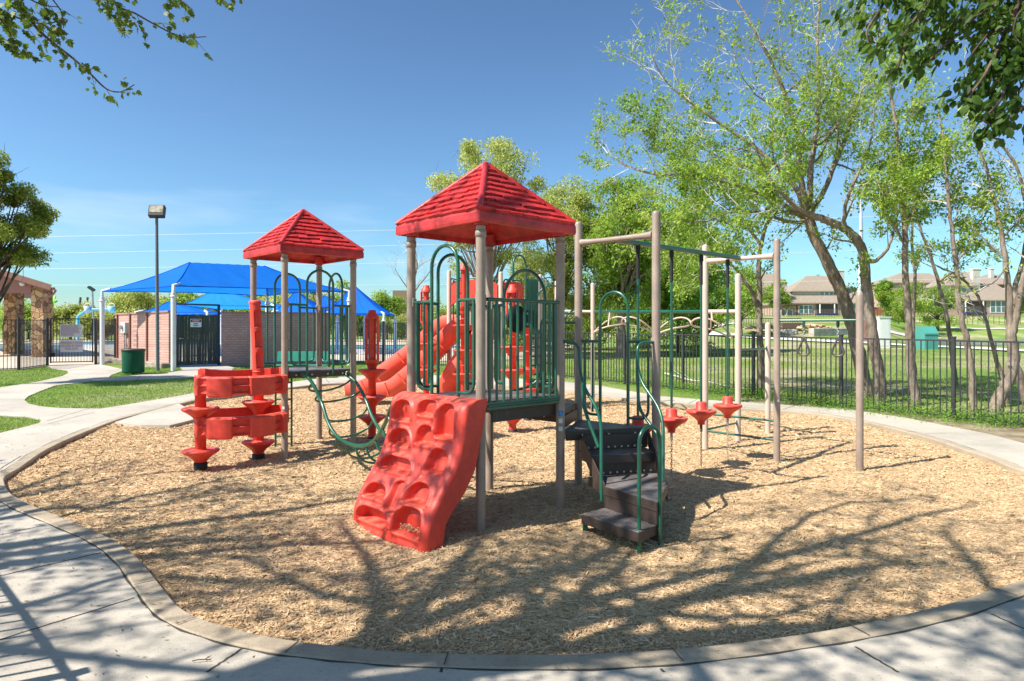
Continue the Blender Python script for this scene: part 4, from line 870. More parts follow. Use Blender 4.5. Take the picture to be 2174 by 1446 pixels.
mb.tube([V3(pa + dq * .05, 2.0), V3(pa + dq * .45, 2.0)], .017, 10); mb.tube(rnd([V3(pa + dq * .2, 2.0), V3(pa + dq * .2, 1.2), V3(pa + dq * .75, 1.12)], .2, 8), .015, 10); mb.tube(rnd([V3(pa + dq * .45, 2.0), V3(pa + dq * .45, 1.3), V3(pa + dq * .9, 1.2)], .2, 8), .015, 10); mb.build('loop_guard', GREEN, PS)
# ---- overhead pod beam, trapeze bar, chinning bars
P3v, P4v, P5v, P6v, P7v = [Vector((*p, 0)) for p in (P3, P4, P5, P6, P7)]
for a_, b_, z, nm, m in ((P1v, P2v, 2.92, 'cross_beam', BEIGE), (P3v, P4v, 2.93, 'cross_beam', CREAM)):
    u = (b_ - a_).normalized(); mb = MB(); pts = [V3(a_.lerp(b_, t), z) for t in (.04, .2, .35, .65, .8, .96)]; mb.tube(pts, [.045, .034, .031, .031, .034, .045], 14); mb.build(nm, m, PS)
m0 = (P1v + P2v) / 2; m1 = (P3v + P4v) / 2; MB().tube([V3(m0, 2.91), V3(m1, 2.935)], .032, 14).build('overhead_beam', GREEN, PS)
def hbar(a_, b_, z0, z1, r=.016, name='bar', m=GREEN):
    u = (b_ - a_).normalized() * .045; mb = MB(); mb.tube([V3(a_ + u, z0), V3(b_ - u, z1)], r, 10)
    for p, q_, z in ((a_, u, z0), (b_, -u, z1)): mb.tube([V3(p + q_ * .8, z - .04), V3(p + q_ * .8, z + .04)], .014, 8)
    return mb.build(name, m, PS)
hbar(P4v, P5v, 2.05, 2.045, .018, 'trapeze_bar'); hbar(P3v, P4v, .45, .43); hbar(P3v, P4v, .70, .69); hbar(P3v, P6v, .46, .47); hbar(P6v, P7v, 1.62, 1.62)
uu = (m1 - m0)
for k in range(4):
    c = m0 + uu * (.148 + .244 * k); zb = 2.91; zc = (.80, .83, .86, .88)[k]; zg_ = gz(c)
    T = thing('hanging_pod', (c.x, c.y, zc), '', 'climbing pod', 'red pods hanging in a row from the overhead beam')
    T['label'] = ['red disc pod hanging half hidden behind the stair handrail and tall taupe post', 'red disc pod hanging just right of the stairs, second of the four', 'red disc pod hanging in front of a cream post, third from the stairs', 'red disc pod hanging farthest from the stairs beside the low green bars'][k]
    mb = MB(); mb.tube([V3(c, zb - .03), V3(c, zc + .13)], .0155, 10); ro = mb.build('rod', GREEN, T)
    mb = MB(); mb.tube([V3(c, zb - .02), V3(c, zb - .4)], .022, 8); mb.box(V3(c, zb - .06), (.05, .05, .09), bev=.008); mb.build('sleeve', DARK, ro)
    mb = MB(); r = .195; mb.lathe((c.x, c.y, zc), [(.045, -.165), (.05, -.12), (.085, -.085), (.15, -.04), (r - .006, -.012), (r, .004), (r - .006, .02), (r - .02, .024), (r - .035, .018), (.10, .012), (.075, .03), (.068, .035), (.068, .115), (.055, .13), (.001, .132)], 32); mb.build('pod', RED, T)
    mb = MB(); z = zc - .2; i = 0
    mb.tube([V3(c, zc - .17), V3(c, zc - .26)], .018, 8)
    while z > zg_ - .02:
        ax = Vector((1, 0, 0)) if i % 2 else Vector((0, 1, 0)); pts = [V3(c, z) + ax * .010 * math.cos(t) + UZ * .02 * math.sin(t) for t in [2 * PI * j / 8 for j in range(8)]]; mb.tube(pts, .004, 5, closed=True); z -= .031; i += 1
    mb.build('chain', STEEL if k % 2 else BARKD, T)
for k, t in enumerate((.34, .75)):
    c = P4v.lerp(P5v, t); T = thing('hanging_ring', (c.x, c.y, 1.9), ['steel triangular hand ring hanging on the left half of the trapeze bar', 'steel triangular hand ring hanging nearer the right hand post of the trapeze bar'][k], 'hand ring', 'hand rings on the trapeze bar')
    mb = MB(); mb.box(V3(c, 2.005), (.035, .03, .07), bev=.006); mb.tube([V3(c, 1.98), V3(c, 1.955)], .016, 8); mb.build('hanger', GREEN if k == 0 else DARK, T)
    mb = MB(); z = 1.95
    for i in range(5):
        ax = Vector((1, 0, 0)) if i % 2 else Vector((0, 1, 0)); mb.tube([V3(c, z) + ax * .012 * math.cos(t_) + UZ * .02 * math.sin(t_) for t_ in [2 * PI * j / 8 for j in range(8)]], .005, 6, closed=True); z -= .03
    mb.build('chain', STEEL, T)
    mb = MB(); d = (P5v - P4v).normalized(); y = z + .02; pts = rnd([V3(c, y), V3(c + d * .06, y - .14), V3(c + d * .075, y - .2), V3(c + d * .03, y - .235), V3(c - d * .03, y - .235), V3(c - d * .075, y - .2), V3(c - d * .06, y - .14), V3(c, y)], .03, 4); mb.tube(pts, .0135, 10, closed=False); mb.build('grip', mat('worn_steel', (.12, .10, .09), .45, metal=.4), T)
# stickers on posts
mb = MB()
def sticker(p, z, w, h, m, ang=-PI / 2):
    mb = MB(); V = []; n = 6
    for i in range(n + 1):
        t = ang - w / .0445 / 2 + w / .0445 * i / n
        for zz in (z, z + h): V.append((p[0] + .0462 * math.cos(t), p[1] + .0462 * math.sin(t), zz))
    mb.add(V, [(2 * i, 2 * i + 2, 2 * i + 3, 2 * i + 1) for i in range(n)], True); return mb.build('label_sticker', m, PS)
sticker(R_, 1.05, .045, .06, mat('blue_sticker', (.03, .16, .42), .5)); sticker(R_, .98, .04, .045, WHITEM); sticker(R_, .9, .04, .045, WHITEM)
sticker(K2['A'], .83, .035, .04, WHITEM); sticker(P4, .95, .03, .035, WHITEM)
# ------------------------------------------------------------------ free standing pod posts
def pod_post(p, ztop, discs, lab, hl=.95, lant=True):
    T = thing('pod_post', (p[0], p[1], gz(p)), lab, 'pod climber', 'red pod posts behind the front structure')
    mb = MB(); column(mb, p, gz(p) - .2, ztop - hl if lant else ztop, .062); mb.build('column', RED, T)
    if lant: mb = MB(); lantern(mb, p, ztop - hl, ztop); mb.build('handle', RED, T)
    for z in discs: mb = MB(); disc(mb, (p[0], p[1], z), .225); mb.build('step_disc', RED, T)
    mb = MB(); mb.lathe((p[0], p[1], gz(p)), [(.078, -.05), (.078, .03), (.06, .035)], 20); mb.build('foot', DARK, T)
pp = (-2.234, 10.9); pod_post(pp, at(790, 660, 10.9).z, [at(790, y, 10.9).z for y in (787, 843, 885)], 'red slotted pod post standing alone between the two roofed towers', .88)
pp = (-1.71, 13.6); pod_post(pp, at(905, 607, 13.6).z, [at(905, y, 13.6).z for y in (731, 786, 838)], 'red pod post behind the left post of the nearer roofed tower', .8)
pp = (-.96, 13.6); pod_post(pp, at(985, 560, 13.6).z, [at(985, y, 13.6).z for y in (692, 745, 795, 842)], 'tallest red pod post, behind the arched guard of the nearer tower', .95)
pp = (.01, 11.6); pod_post(pp, at(1088, 606, 11.6).z, [at(1088, y, 11.6).z for y in (738, 787, 882)], 'red pod post behind the black drum of the nearer tower', .7)
pp = (.30, 13.0); pod_post(pp, at(1120, 690, 13.0).z, [at(1120, y, 13.0).z for y in (785, 826)], 'short red pod post beside the far black rung ladder', .5, False)
# ------------------------------------------------------------------ far play structure
FS = thing('play_structure', (-.2, 14.8, .26), 'far red and green playground set with long red slides and cream posts', 'play structure')
W1, W2, W3, W4, W5, W6, W7 = (-1.32, 14.3), (-.23, 13.9), (.62, 15.0), (-.95, 15.6), (.1, 15.9), (1.0, 15.3), (1.75, 14.8)
for p, z in ((W1, 3.2), (W2, 3.13), (W3, 3.17), (W4, 3.1), (W5, 3.1), (W6, 3.05), (W7, 2.97)): post(p, z, FS, CREAM)
mb = MB(); mb.prism([W1, W2, W3, W5, W4], 1.90, 1.95); d = mb.build('deck', DECK, FS)
mb = MB(); pl = [W1, W2, W3, W5, W4]
for i in range(5): mb.bar(V3(pl[i], 1.89), V3(pl[(i + 1) % 5], 1.89), .02, .09)
mb.build('deck_edge', GREEN, d)
mb = MB(); mb.prism([W3, W6, (.95, 14.3)], 1.2, 1.24); mb.build('landing', DECK, FS); mb = MB(); mb.prism([(.35, 14.2), (.95, 14.2), (1.1, 14.7), (.4, 14.8)], .85, .89); mb.build('landing', DECK, FS)
mb = MB(); mb.bar((.4, 14.15, .72), (1.0, 14.15, .72), .02, .24); mb.build('side_plate', BROWN, FS)
def hood(a_, b_, z0, z1):
    a_ = Vector((*a_, 0)); b_ = Vector((*b_, 0)); d = (b_ - a_); L = d.length; d.normalize(); nn = Vector((d.y, -d.x, 0)) * .03; mb = MB(); P = []
    for i in range(13): t = i / 12; P.append(V3(a_ + d * (.06 + (L - .12) * t), z1 - .12 * abs(2 * t - 1) ** 4))
    for i in range(13): t = 1 - i / 12; P.append(V3(a_ + d * (.06 + (L - .12) * t), z0 + .14 * max(0, math.sin(PI * t)) ** .5))
    n = len(P)
    for i in range(12): q = [P[i], P[i + 1], P[n - 2 - i], P[n - 1 - i]]; mb.add([p + nn for p in q] + [p - nn for p in q], [(0, 1, 2, 3), (7, 6, 5, 4), (0, 4, 5, 1), (2, 6, 7, 3)])
    o = mb.build('hood_panel', RED, FS); mb = MB(); mb.tube(rnd([V3(a_ + d * .1, 1.95), V3(a_ + d * .1, z1 + .03), V3(b_ - d * .1, z1 + .03), V3(b_ - d * .1, 1.95)], .08, 5), .017, 8)
    for t in (.33, .66): mb.tube([V3(a_.lerp(b_, t) - nn * 1.5, 1.95), V3(a_.lerp(b_, t) - nn * 1.5, z1 + .03)], .014, 8)
    mb.build('panel_frame', GREEN, FS)
hood(W1, W2, 2.45, 2.98); hood(W2, (.27, 14.55), 2.45, 2.95); hood(W4, W1, 2.42, 3.0)
def slide(name, path, w_, m, lab=None):
    path = spline(path, 10); mb = MB(); sec = [(-w_, .24), (-w_ + .03, .27), (-w_ + .06, .24), (-w_ + .09, .05), (-w_ * .5, 0), (0, -.01), (w_ * .5, 0), (w_ - .09, .05), (w_ - .06, .24), (w_ - .03, .27), (w_, .24), (w_ - .03, -.03), (w_ * .5, -.07), (-w_ * .5, -.07), (-w_ + .03, -.03)]
    V = []; k = len(sec)
    for i, p in enumerate(path):
        t = (path[min(i + 1, len(path) - 1)] - path[max(0, i - 1)]).normalized(); sd = t.cross(UZ).normalized(); up = sd.cross(t)
        V += [p + sd * a_ + up * b_ for a_, b_ in sec]
    n = len(path); F = [(i * k + j, i * k + (j + 1) % k, (i + 1) * k + (j + 1) % k, (i + 1) * k + j) for i in range(n - 1) for j in range(k)]
    mb.add(V, F, True); mb.add(V[:k], [tuple(range(k))]); mb.add(V[-k:], [tuple(range(k))[::-1]])
    for i in range(6, n - 4, 9):   # moulded ribs along the flanks
        for s_ in (0, 10): mb.tube([Vector(V[i * k + s_]), Vector(V[i * k + (14 if s_ == 0 else 11)])], .02, 6)
    return mb.build(name, m, FS)
slide('slide', [Vector((-1.05, 14.75, 2.0)), Vector((-1.4, 14.9, 1.95)), Vector((-2.0, 15.15, 1.45)), Vector((-2.7, 15.4, .95)), Vector((-3.1, 15.55, .62)), Vector((-3.45, 15.7, .5)), Vector((-3.68, 15.8, .48))], .32, REDF)
slide('slide', [Vector((-.9, 14.05, 2.0)), Vector((-1.15, 14.1, 1.8)), Vector((-1.6, 14.2, 1.35)), Vector((-2.0, 14.3, .95)), Vector((-2.4, 14.45, .65)), Vector((-2.85, 14.6, .55))], .3, REDF)
for x, y, z in ((-3.4, 15.65, .5), (-2.5, 14.5, .6)): MB().tube([(x, y, .1), (x, y, z)], .03, 10).build('slide_leg', CREAM, FS)
mb = MB(); tc_ = Vector((-.75, 14.6, 0)); mb.tube(spline([Vector((-.5, 14.3, 2.0)), Vector((-.75, 13.95, 1.6)), Vector((-1.1, 13.95, 1.15)), Vector((-1.3, 14.2, .75)), Vector((-1.2, 14.5, .5))], 8), .24, 20); mb.build('curved_slide', REDF, FS)
mb = MB(); a_ = V3(W2, 0).lerp(V3(W3, 0), .3); b_ = V3(W2, 0).lerp(V3(W3, 0), .62); w_ = (b_ - a_).length / 2; d = (b_ - a_).normalized()
mb.tube([V3(a_, 1.95)] + arc(V3((a_ + b_) / 2, 3.52 - w_), -d, UZ, w_, 0, PI, 12) + [V3(b_, 1.95)], .02, 10); mb.build('arch_guard', GREEN, FS)
mb = MB(); 
for k in range(9): p = V3(W2, 0).lerp(V3(W3, 0), .66 + .035 * k); mb.tube([V3(p, 1.95), V3(p, 3.05)], .016, 8)
mb.build('picket_guard', GREEN, FS)
mb = MB(); g0 = Vector((.3, 14.0, 0)); g1 = Vector((.62, 14.15, 0))
for g in (g0, g1): mb.tube([V3(g, .2), V3(g, 1.9)], .02, 8)
for k in range(8): mb.tube([V3(g0, .45 + .19 * k), V3(g1, .45 + .19 * k)], .017, 8)
mb.build('ladder', BLUEBLK, FS)
for x0_, x1_, zt_ in ((1.02, 1.5, 2.3), (.62, .95, 2.2)):
    mb = MB(); mb.tube(rnd([(x0_, 14.6, .3), (x0_, 14.6, zt_), (x1_, 14.7, zt_), (x1_, 14.7, .3)], .15, 6), .02, 8); mb.build('handrail', GREEN, FS)
mb = MB(); mb.tube(arc((1.45, 14.9, 2.1), Vector((-1, 0, 0)), UZ, .3, 0, PI, 12), .02, 8); mb.tube(arc((.85, 14.7, 2.6), Vector((-1, 0, 0)), UZ, .3, 0, PI * .6, 12), .02, 8); mb.build('hoop', GREEN, FS)
# overhead loop ladder joining both sets
LL = thing('overhead_ladder', (3.56, 10.75, 2.3), 'green overhead beam with hanging cream triangular loops running from cream post to far set', 'overhead ladder')
e_ = V3(W7, 2.34); s_ = V3(P6, 2.22); mb = MB(); mb.tube([s_.lerp(e_, .16), e_.lerp(s_, .02)], .03, 12); mb.build('beam', GREEN, LL)
mb = MB(); mb.tube([s_.lerp(e_, .0), s_.lerp(e_, .17)], .033, 12); mb.tube([e_, e_ + Vector((-.7, .3, .02))], .033, 12); mb.build('end_arm', CREAM, LL)
for k in range(4):
    c = s_.lerp(e_, .14 + .235 * k); d = (e_ - s_).normalized(); sd = d.cross(UZ).normalized(); sg = 1 if k % 2 else -1; lo = c - UZ * .27
    mb = MB(); cyc = [lo + sd * .34 * math.cos(t) + d * .30 * math.sin(t) + UZ * .14 * math.cos(t) * sg + UZ * .05 * math.sin(2 * t) for t in [2 * PI * i / 26 for i in range(26)]]; mb.tube(cyc, .0155, 8, closed=True)
    for i in (4, 17): mb.tube([cyc[i], c], .014, 8)
    mb.build('hand_loop', CREAM, LL)
# ------------------------------------------------------------------ fences
def fence(pts, h, lab, name='metal_fence', m=BLACK, sp=.115, pw=.018, rails=(.1, -.05), pcap=True, group=None, postw=.065):
    """one bay per pair of posts; panel steps with the grade"""
    T = thing(name, (pts[0][0], pts[0][1], G(*pts[0])), lab, 'fence', group)
    for i, p in enumerate(pts):
        mb = MB(); z = G(*p); mb.box((p[0], p[1], z + (h + .04) / 2 - .05), (postw, postw, h + .14), rz=math.atan2(pts[-1][1] - pts[0][1], pts[-1][0] - pts[0][0]), bev=.004)
        if pcap: mb.box((p[0], p[1], z + h + .045), (postw + .015, postw + .015, .03), rz=math.atan2(pts[-1][1] - pts[0][1], pts[-1][0] - pts[0][0]), bev=.008)
        mb.build('post', m, T)
    for a, b in zip(pts[:-1], pts[1:]):
        a = Vector((*a, 0)); b = Vector((*b, 0)); d = (b - a); L = d.length; d.normalize(); za, zb = G(a.x, a.y), G(b.x, b.y); n = max(2, int(L / sp)); mb = MB()
        f = lambda t, z: Vector((a.x + d.x * L * t, a.y + d.y * L * t, za + (zb - za) * t + z))
        for rz_ in (.09, h - .02) + ((h * .5,) if False else ()): mb.bar(f(.03 / L, rz_), f(1 - .03 / L, rz_), .03, .03)
        for k in range(1, n): t = k / n; mb.box(f(t, h / 2 + .02), (pw, pw, h - .06), rz=math.atan2(d.y, d.x))
        mb.build('picket_panel', m, T)
    return T
FEN = mat('weathered_black_fence', (.035, .033, .036), .55, var=.3, vs=3, grime=.2)
fence([(9.52, 11.0), (8.28, 12.8), (7.04, 14.6), (5.8, 16.4), (4.56, 18.2), (3.3, 20.0), (2.06, 21.8), (.8, 23.6), (-.5, 25.4)], 1.53, 'black picket fence running along the right hand walk in front of the tree row', m=FEN)
fence([(-.5, 25.4), (-1.9, 27.0), (-3.4, 28.3), (-5.6, 29.7), (-7.0, 30.1), (-8.0, 30.5)], 1.8, 'black picket fence in front of the blue swimming pool, behind the lone red pod post', m=BLUEBLK, postw=.09)
fence([(-21.5, 24.2), (-18.5, 25.6), (-19.0, 27.9)], 1.93, 'black picket fence left of the pool gate, at the edge of the stone pavilion', m=FEN, postw=.09)
fence([(-17.5, 28.7), (-17.85, 30.7)], 1.93, 'short run of black pickets between the pool gate and the pink brick wall', m=FEN, postw=.09)
fence([(-60, 62), (-48, 63), (-36, 64), (-24, 64), (-12, 62), (-4, 58), (2, 56)], 1.6, 'far thin black fence closing the pool terrace in front of the hedgerow trees', m=BLACK, sp=.3, pw=.03)
fence([(-8.5, 8.0), (-6.0, 5.6), (-4.93, 4.53), (-3.39, 3.03), (-2.2, 1.9), (-1.2, .9 - 1.0)], 1.5, 'black picket fence beside the near left walk, seen by its striped shadow', m=FEN, sp=.13, pw=.02)
# pool gate with its signs
g0 = Vector((-18.93, 27.98, 0)); g1 = Vector((-17.57, 28.62, 0)); gd = (g1 - g0).normalized(); gn = Vector((gd.y, -gd.x, 0)); zb = .0175 * 28.2 + .06
T = thing('pool_gate', g0 + UZ * zb, 'black picket gate with two pale notice boards, open to the pool terrace', 'gate')
mb = MB(); L = (g1 - g0).length
for z in (.12, 1.9): mb.bar(g0 + UZ * (zb + z), g1 + UZ * (zb + z), .04, .04)
for t in (0.01, .99): mb.box(g0.lerp(g1, t) + UZ * (zb + 1.0), (.05, .05, 1.84), rz=math.atan2(gd.y, gd.x))
for k in range(1, 14): mb.box(g0.lerp(g1, k / 14) + UZ * (zb + 1.0), (.018, .018, 1.8), rz=math.atan2(gd.y, gd.x))
mb.build('gate_panel', FEN, T)
mb = MB(); mb.box(g0.lerp(g1, .07) + gn * .03 + UZ * (zb + .42), (.14, .05, .17), rz=math.atan2(gd.y, gd.x), bev=.01); mb.bar(g0.lerp(g1, .1) + gn * .03 + UZ * (zb + .4), g0.lerp(g1, .28) + gn * .03 + UZ * (zb + .4), .02, .03)
mb.bar(g0.lerp(g1, .83) + gn * .03 + UZ * (zb + 1.25), g1 + gn * .03 + UZ * (zb + 1.25), .04, .05); mb.build('latch', BLACK, T)
def text(name, s, size, m, parent, loc, ax, up, ext=.0, sx=1.):
    c = bpy.data.curves.new('txt', 'FONT'); c.body = s; c.size = size; c.align_x = 'CENTER'; c.align_y = 'CENTER'; c.extrude = .002
    o = bpy.data.objects.new('txt', c); COL.objects.link(o); bpy.context.view_layer.update()
    me = bpy.data.meshes.new_from_object(o.evaluated_get(bpy.context.evaluated_depsgraph_get())); bpy.data.objects.remove(o); bpy.data.curves.remove(c)
    ax = Vector(ax).normalized(); up = Vector(up); n = ax.cross(up); off = WO[parent.name]
    for v in me.vertices: v.co = Vector(loc) + ax * v.co.x * sx + up * v.co.y + n * v.co.z - off
    me.materials.clear(); me.materials.append(m); q = bpy.data.objects.new(name, me); COL.objects.link(q); q.parent = parent; return q
SIGNP = mat('pale_sign', (.60, .55, .60), .5, var=.05, grime=.1); MAROON = mat('maroon_print', (.20, .03, .06), .6); GREYD = mat('grey_slat', (.13, .13, .14), .6)
def board(lab, px0, px1, py0, py1, cat='sign'):
    q0 = at(px0, py0, 28.1); c0 = at((px0 + px1) / 2, (py0 + py1) / 2, 28.25); w_ = (px1 - px0) / FP * 28.2 / gd.x * .93; h_ = (py1 - py0) / FP * 28.2
    t = (c0 - g0).dot(gd); c = g0 + gd * t + gn * .04; c.z = c0.z; S = thing('notice_sign', c, lab, cat)
    mb = MB(); mb.box(c, (w_, .01, h_), rz=math.atan2(gd.y, gd.x)); mb.build('board', SIGNP, S); return S, c + gn * .006, w_, h_
S, c, w_, h_ = board('pale rules notice crowded with small maroon print, upper board on the pool gate', 131, 171, 689, 715.5)
mb = MB(); rg = random.Random(5)
for k in range(13):
    y = h_ * (.42 - .066 * k); l_ = w_ * (.84 if k < 10 else .55) * rg.uniform(.85, 1); x = -w_ * .44
    while x < -w_ * .44 + l_:
        q = rg.uniform(.02, .06); mb.box(c + gd * (x + q / 2) + UZ * y, (q, .003, h_ * .028), rz=math.atan2(gd.y, gd.x)); x += q + .014
mb.build('fine_print', MAROON, S)
S, c, w_, h_ = board('pale notice reading EMERGENCY PHONE LOCATED AT FRONT POOL GATE, lower board on the pool gate', 132, 172, 722, 747.5)
for k, s in enumerate(('EMERGENCY PHONE', 'LOCATED AT FRONT', 'POOL GATE')): text('lettering', s, h_ * .27, MAROON, S, c + UZ * h_ * (.26 - .25 * k), gd, UZ, sx=.62)
# ------------------------------------------------------------------ pink brick enclosure
PINK = brickmat('pink_brick', (.56, .33, .27), (.48, .27, .22), (.36, .22, .19), 1, .30, .10, .014)
def brick_wall(name, pts, z1, lab, th=.2, ribs=()):
    T = thing(name, (*pts[0], 0), lab, 'wall'); mb = MB()
    for a, b in zip(pts[:-1], pts[1:]): a = Vector((*a, 0)); b = Vector((*b, 0)); z0 = .0175 * (a.y + b.y) / 2 - .2; mb.bar(V3(a, (z0 + z1) / 2), V3(b, (z0 + z1) / 2), th, z1 - z0)
    mb.build('wall', PINK, T); mb = MB()
    for a, b in zip(pts[:-1], pts[1:]): mb.bar((*a, z1 + .035), (*b, z1 + .035), th + .08, .07)
    mb.build('coping', PINKC, T)
    if ribs:
        mb = MB(); a = Vector((*pts[0], 0)); b = Vector((*pts[1], 0)); d = (b - a).normalized(); nn = Vector((d.y, -d.x, 0)) * (th / 2 + .03)
        for t in ribs: p = a.lerp(b, t) + nn; mb.box((p.x, p.y, (z1 + .3) / 2 + .12), (.09, .07, z1 - .45), rz=math.atan2(d.y, d.x))
        mb.build('downpipe', mat('rust_pipe', (.22, .09, .06), .6), T)
    return T
PINKC = brickmat('pink_brick_coping', (.40, .22, .19), (.34, .19, .16), (.30, .18, .15), 1, .1, .2, .01)
wa = (-17.85, 30.9); wb = (-13.35, 26.75)
brick_wall('brick_wall', [wa, wb], 2.68, 'pink brick wall behind the green bin, with a meter box and rusty downpipes', ribs=(.06, .32, .64))
brick_wall('brick_wall', [(-12.02, 28.25), (-9.9, 28.9), (-7.9, 29.5)], 2.68, 'pink brick wall right of the dark slat gate, behind the farther roofed tower')
mb = MB(); mb.bar((-17.9, 30.7, .6), (-13.4, 26.6, .55), .5, .3, bev=.03); o = mb.build('stone_footing', mat('rubble_stone', (.38, .32, .24), .9, base2=(.2, .17, .13), vs=3, bump=1, bs=8), loc=(-15.6, 28.6, .5)); setp(o, 'rough stone footing along the base of the pink brick wall by the bin', 'footing')
# slat gate
g2 = Vector((-13.38, 27.1, 0)); g3 = Vector((-12.12, 28.2, 0)); zs = .0175 * 27.6 + .07; T = thing('slat_gate', g2 + UZ * zs, 'dark vertical slat gate with a danger sign in the pink brick enclosure', 'gate'); sd = (g3 - g2).normalized(); sn = Vector((sd.y, -sd.x, 0)); an = math.atan2(sd.y, sd.x)
mb = MB(); rg = random.Random(2)
for t in (0, 1): mb.box(g2.lerp(g3, t) + UZ * (zs + 1.22), (.09, .09, 2.55), rz=an)
mb.bar(g2 + UZ * (zs + 2.47), g3 + UZ * (zs + 2.47), .06, .06); mb.build('gate_frame', mat('dark_blue_frame', (.015, .03, .07), .5), T)
mb = MB()
for k in range(15): t = .06 + .063 * k; p = g2.lerp(g3, t) + sn * .02; mb.box(p + UZ * (zs + 1.04), (.097, .02, 2.0), Matrix.Rotation(an, 3, 'Z') @ Matrix.Rotation(rg.uniform(-.012, .012), 3, 'Y'))
mb.build('slat', mat('dark_slats', (.028, .04, .035), .6, base2=(.07, .07, .055), vs=1.2, stretch=(3, 3, .5)), T)
mb = MB()
for z in (.15, 1.0, 2.02): mb.bar(g2 + UZ * (zs + z) - sn * .02, g3 + UZ * (zs + z) - sn * .02, .03, .05)
mb.build('rail', BLACK, T)
mb = MB(); p = g2.lerp(g3, .1) + sn * .05 + UZ * (zs + 1.1); mb.tube([p, p + sd * .13], .014, 8); mb.tube([p - sn * .03, p + sn * .01], .03, 10); mb.build('handle', STEEL, T)
c = g2.lerp(g3, .46) + sn * .045 + UZ * (zs + 1.72); S = thing('danger_sign', c, 'small white danger sign with red band on the dark slat gate', 'sign')
mb = MB(); mb.box(c, (.42, .01, .33), rz=an); mb.build('board', mat('white_sign', (.75, .75, .72), .5), S); c = c + sn * .007
mb = MB(); mb.box(c + UZ * .09, (.39, .004, .11), rz=an); mb.build('band', BLACK, S)
mb = MB(); V = [c + sn * .004 + sd * .15 * math.cos(t) + UZ * (.09 + .048 * math.sin(t)) for t in [2 * PI * k / 20 for k in range(20)]]; mb.add(V, [tuple(range(20))]); mb.build('oval', mat('danger_red', (.55, .04, .03), .5), S)
text('lettering', 'DANGER', .085, mat('white_print', (.8, .8, .8), .5), S, c + sn * .006 + UZ * .09, sd, UZ, sx=.8)
mb = MB()
for y, l_ in ((-.03, .15), (-.1, .17)):
    x = -l_ / 2
    while x < l_ / 2: mb.box(c + sd * x + UZ * y, (.018, .004, .04), rz=an); x += .026
mb.build('fine_print', BLACK, S)
# meter box with conduits on the wall
wd = Vector((wb[0] - wa[0], wb[1] - wa[1], 0)).normalized(); wn = Vector((wd.y, -wd.x, 0)); wn = wn if wn.y < 0 else -wn
p = Vector((*wa, 0)).lerp(Vector((*wb, 0)), .17); y_ = p.y
p = Vector((*wa, 0)) + wd * (((at(264, 696, 29.6).x) - wa[0]) / wd.x) + wn * .18; z = at(264, 696, p.y).z; an = math.atan2(wd.y, wd.x)
T = thing('meter_box', V3(p, z), 'grey electrical meter box with two conduits on the pink brick wall', 'meter box')
mb = MB(); mb.box(V3(p, z), (.34, .2, .48), rz=an, bev=.012); mb.box(V3(p + wd * .26, z), (.22, .2, .46), rz=an, bev=.012); mb.build('box', mat('grey_box', (.50, .50, .48), .5, var=.05), T)
mb = MB(); q = p + wd * .08 + wn * .1; mb.tube([V3(q, z + .02), V3(q + wn * .09, z + .02)], .085, 18); mb.build('meter', STEEL, T)
mb = MB()
for a_ in (0, .2): q = p + wd * a_; mb.tube(spline([V3(q, z - .2), V3(q, z - .6), V3(q - wd * .04, z - 1.2)], 5), .032, 8)
mb.build('conduit', mat('grey_conduit', (.45, .45, .44), .5), T)
# litter bin
bp = Vector((-13.3, 23.95, 0)); bp = hp(283, 797); z = bp.z; T = thing('litter_bin', bp, 'dark green wire mesh litter bin on a short post beside the pink brick wall', 'bin')
mb = MB(); mb.lathe((bp.x, bp.y, z + .1), [(.1, 0), (.33, .0), (.345, .03), (.355, .72), (.355, .72), (.37, .73), (.37, .78), (.33, .79), (.32, .74), (.30, .1)], 32)
BM = brickmat('green_mesh', (.008, .15, .075), (.01, .17, .085), (.004, .05, .03), 1, .04, .04, .008, .6, .5); mb.build('body', BM, T)
mb = MB(); mb.lathe((bp.x, bp.y, z + .86), [(.372, 0), (.38, .02), (.375, .05), (.3, .065), (.29, .02)], 32); mb.build('rim', mat('brown_rim', (.09, .06, .05), .5), T)
mb = MB(); mb.tube([V3(bp, z - .1), V3(bp, z + .12)], .05, 12); mb.box(V3(bp, z + .09), (.4, .4, .03), bev=.005); mb.build('pedestal', BLACK, T)
# flood light pole
lp = hp(335, 790); T = thing('flood_light', lp, 'tall thin grey pole with a square flood lamp above the blue canopy', 'flood light'); zt = at(333, 462, lp.y).z
mb = MB(); mb.tube([lp - UZ * .1, V3(lp + Vector((-.04, 0, 0)), zt)], [.065, .05], 14); mb.build('pole', mat('grey_pole', (.12, .13, .14), .5), T)
M = Matrix.Rotation(R(-6), 3, 'Y') @ Matrix.Rotation(R(-22), 3, 'X') @ Matrix.Rotation(R(12), 3, 'Z'); c = V3(lp + Vector((-.0, -.05, 0)), zt + .21)
mb = MB(); mb.box(c, (.54, .22, .46), M, bev=.02); h = mb.build('lamp_head', mat('lamp_housing', (.025, .02, .02), .5), T)
mb = MB(); mb.box(c + M @ Vector((0, -.115, .05)), (.46, .012, .30), M, bev=.004); mb.build('lens', mat('lamp_glass', (.28, .22, .12), .15, base2=(.5, .45, .36), vs=6), h)
mb = MB(); mb.tube([V3(lp, zt), V3(lp, zt + .02)], .07, 10); mb.build('bracket', BLACK, T)
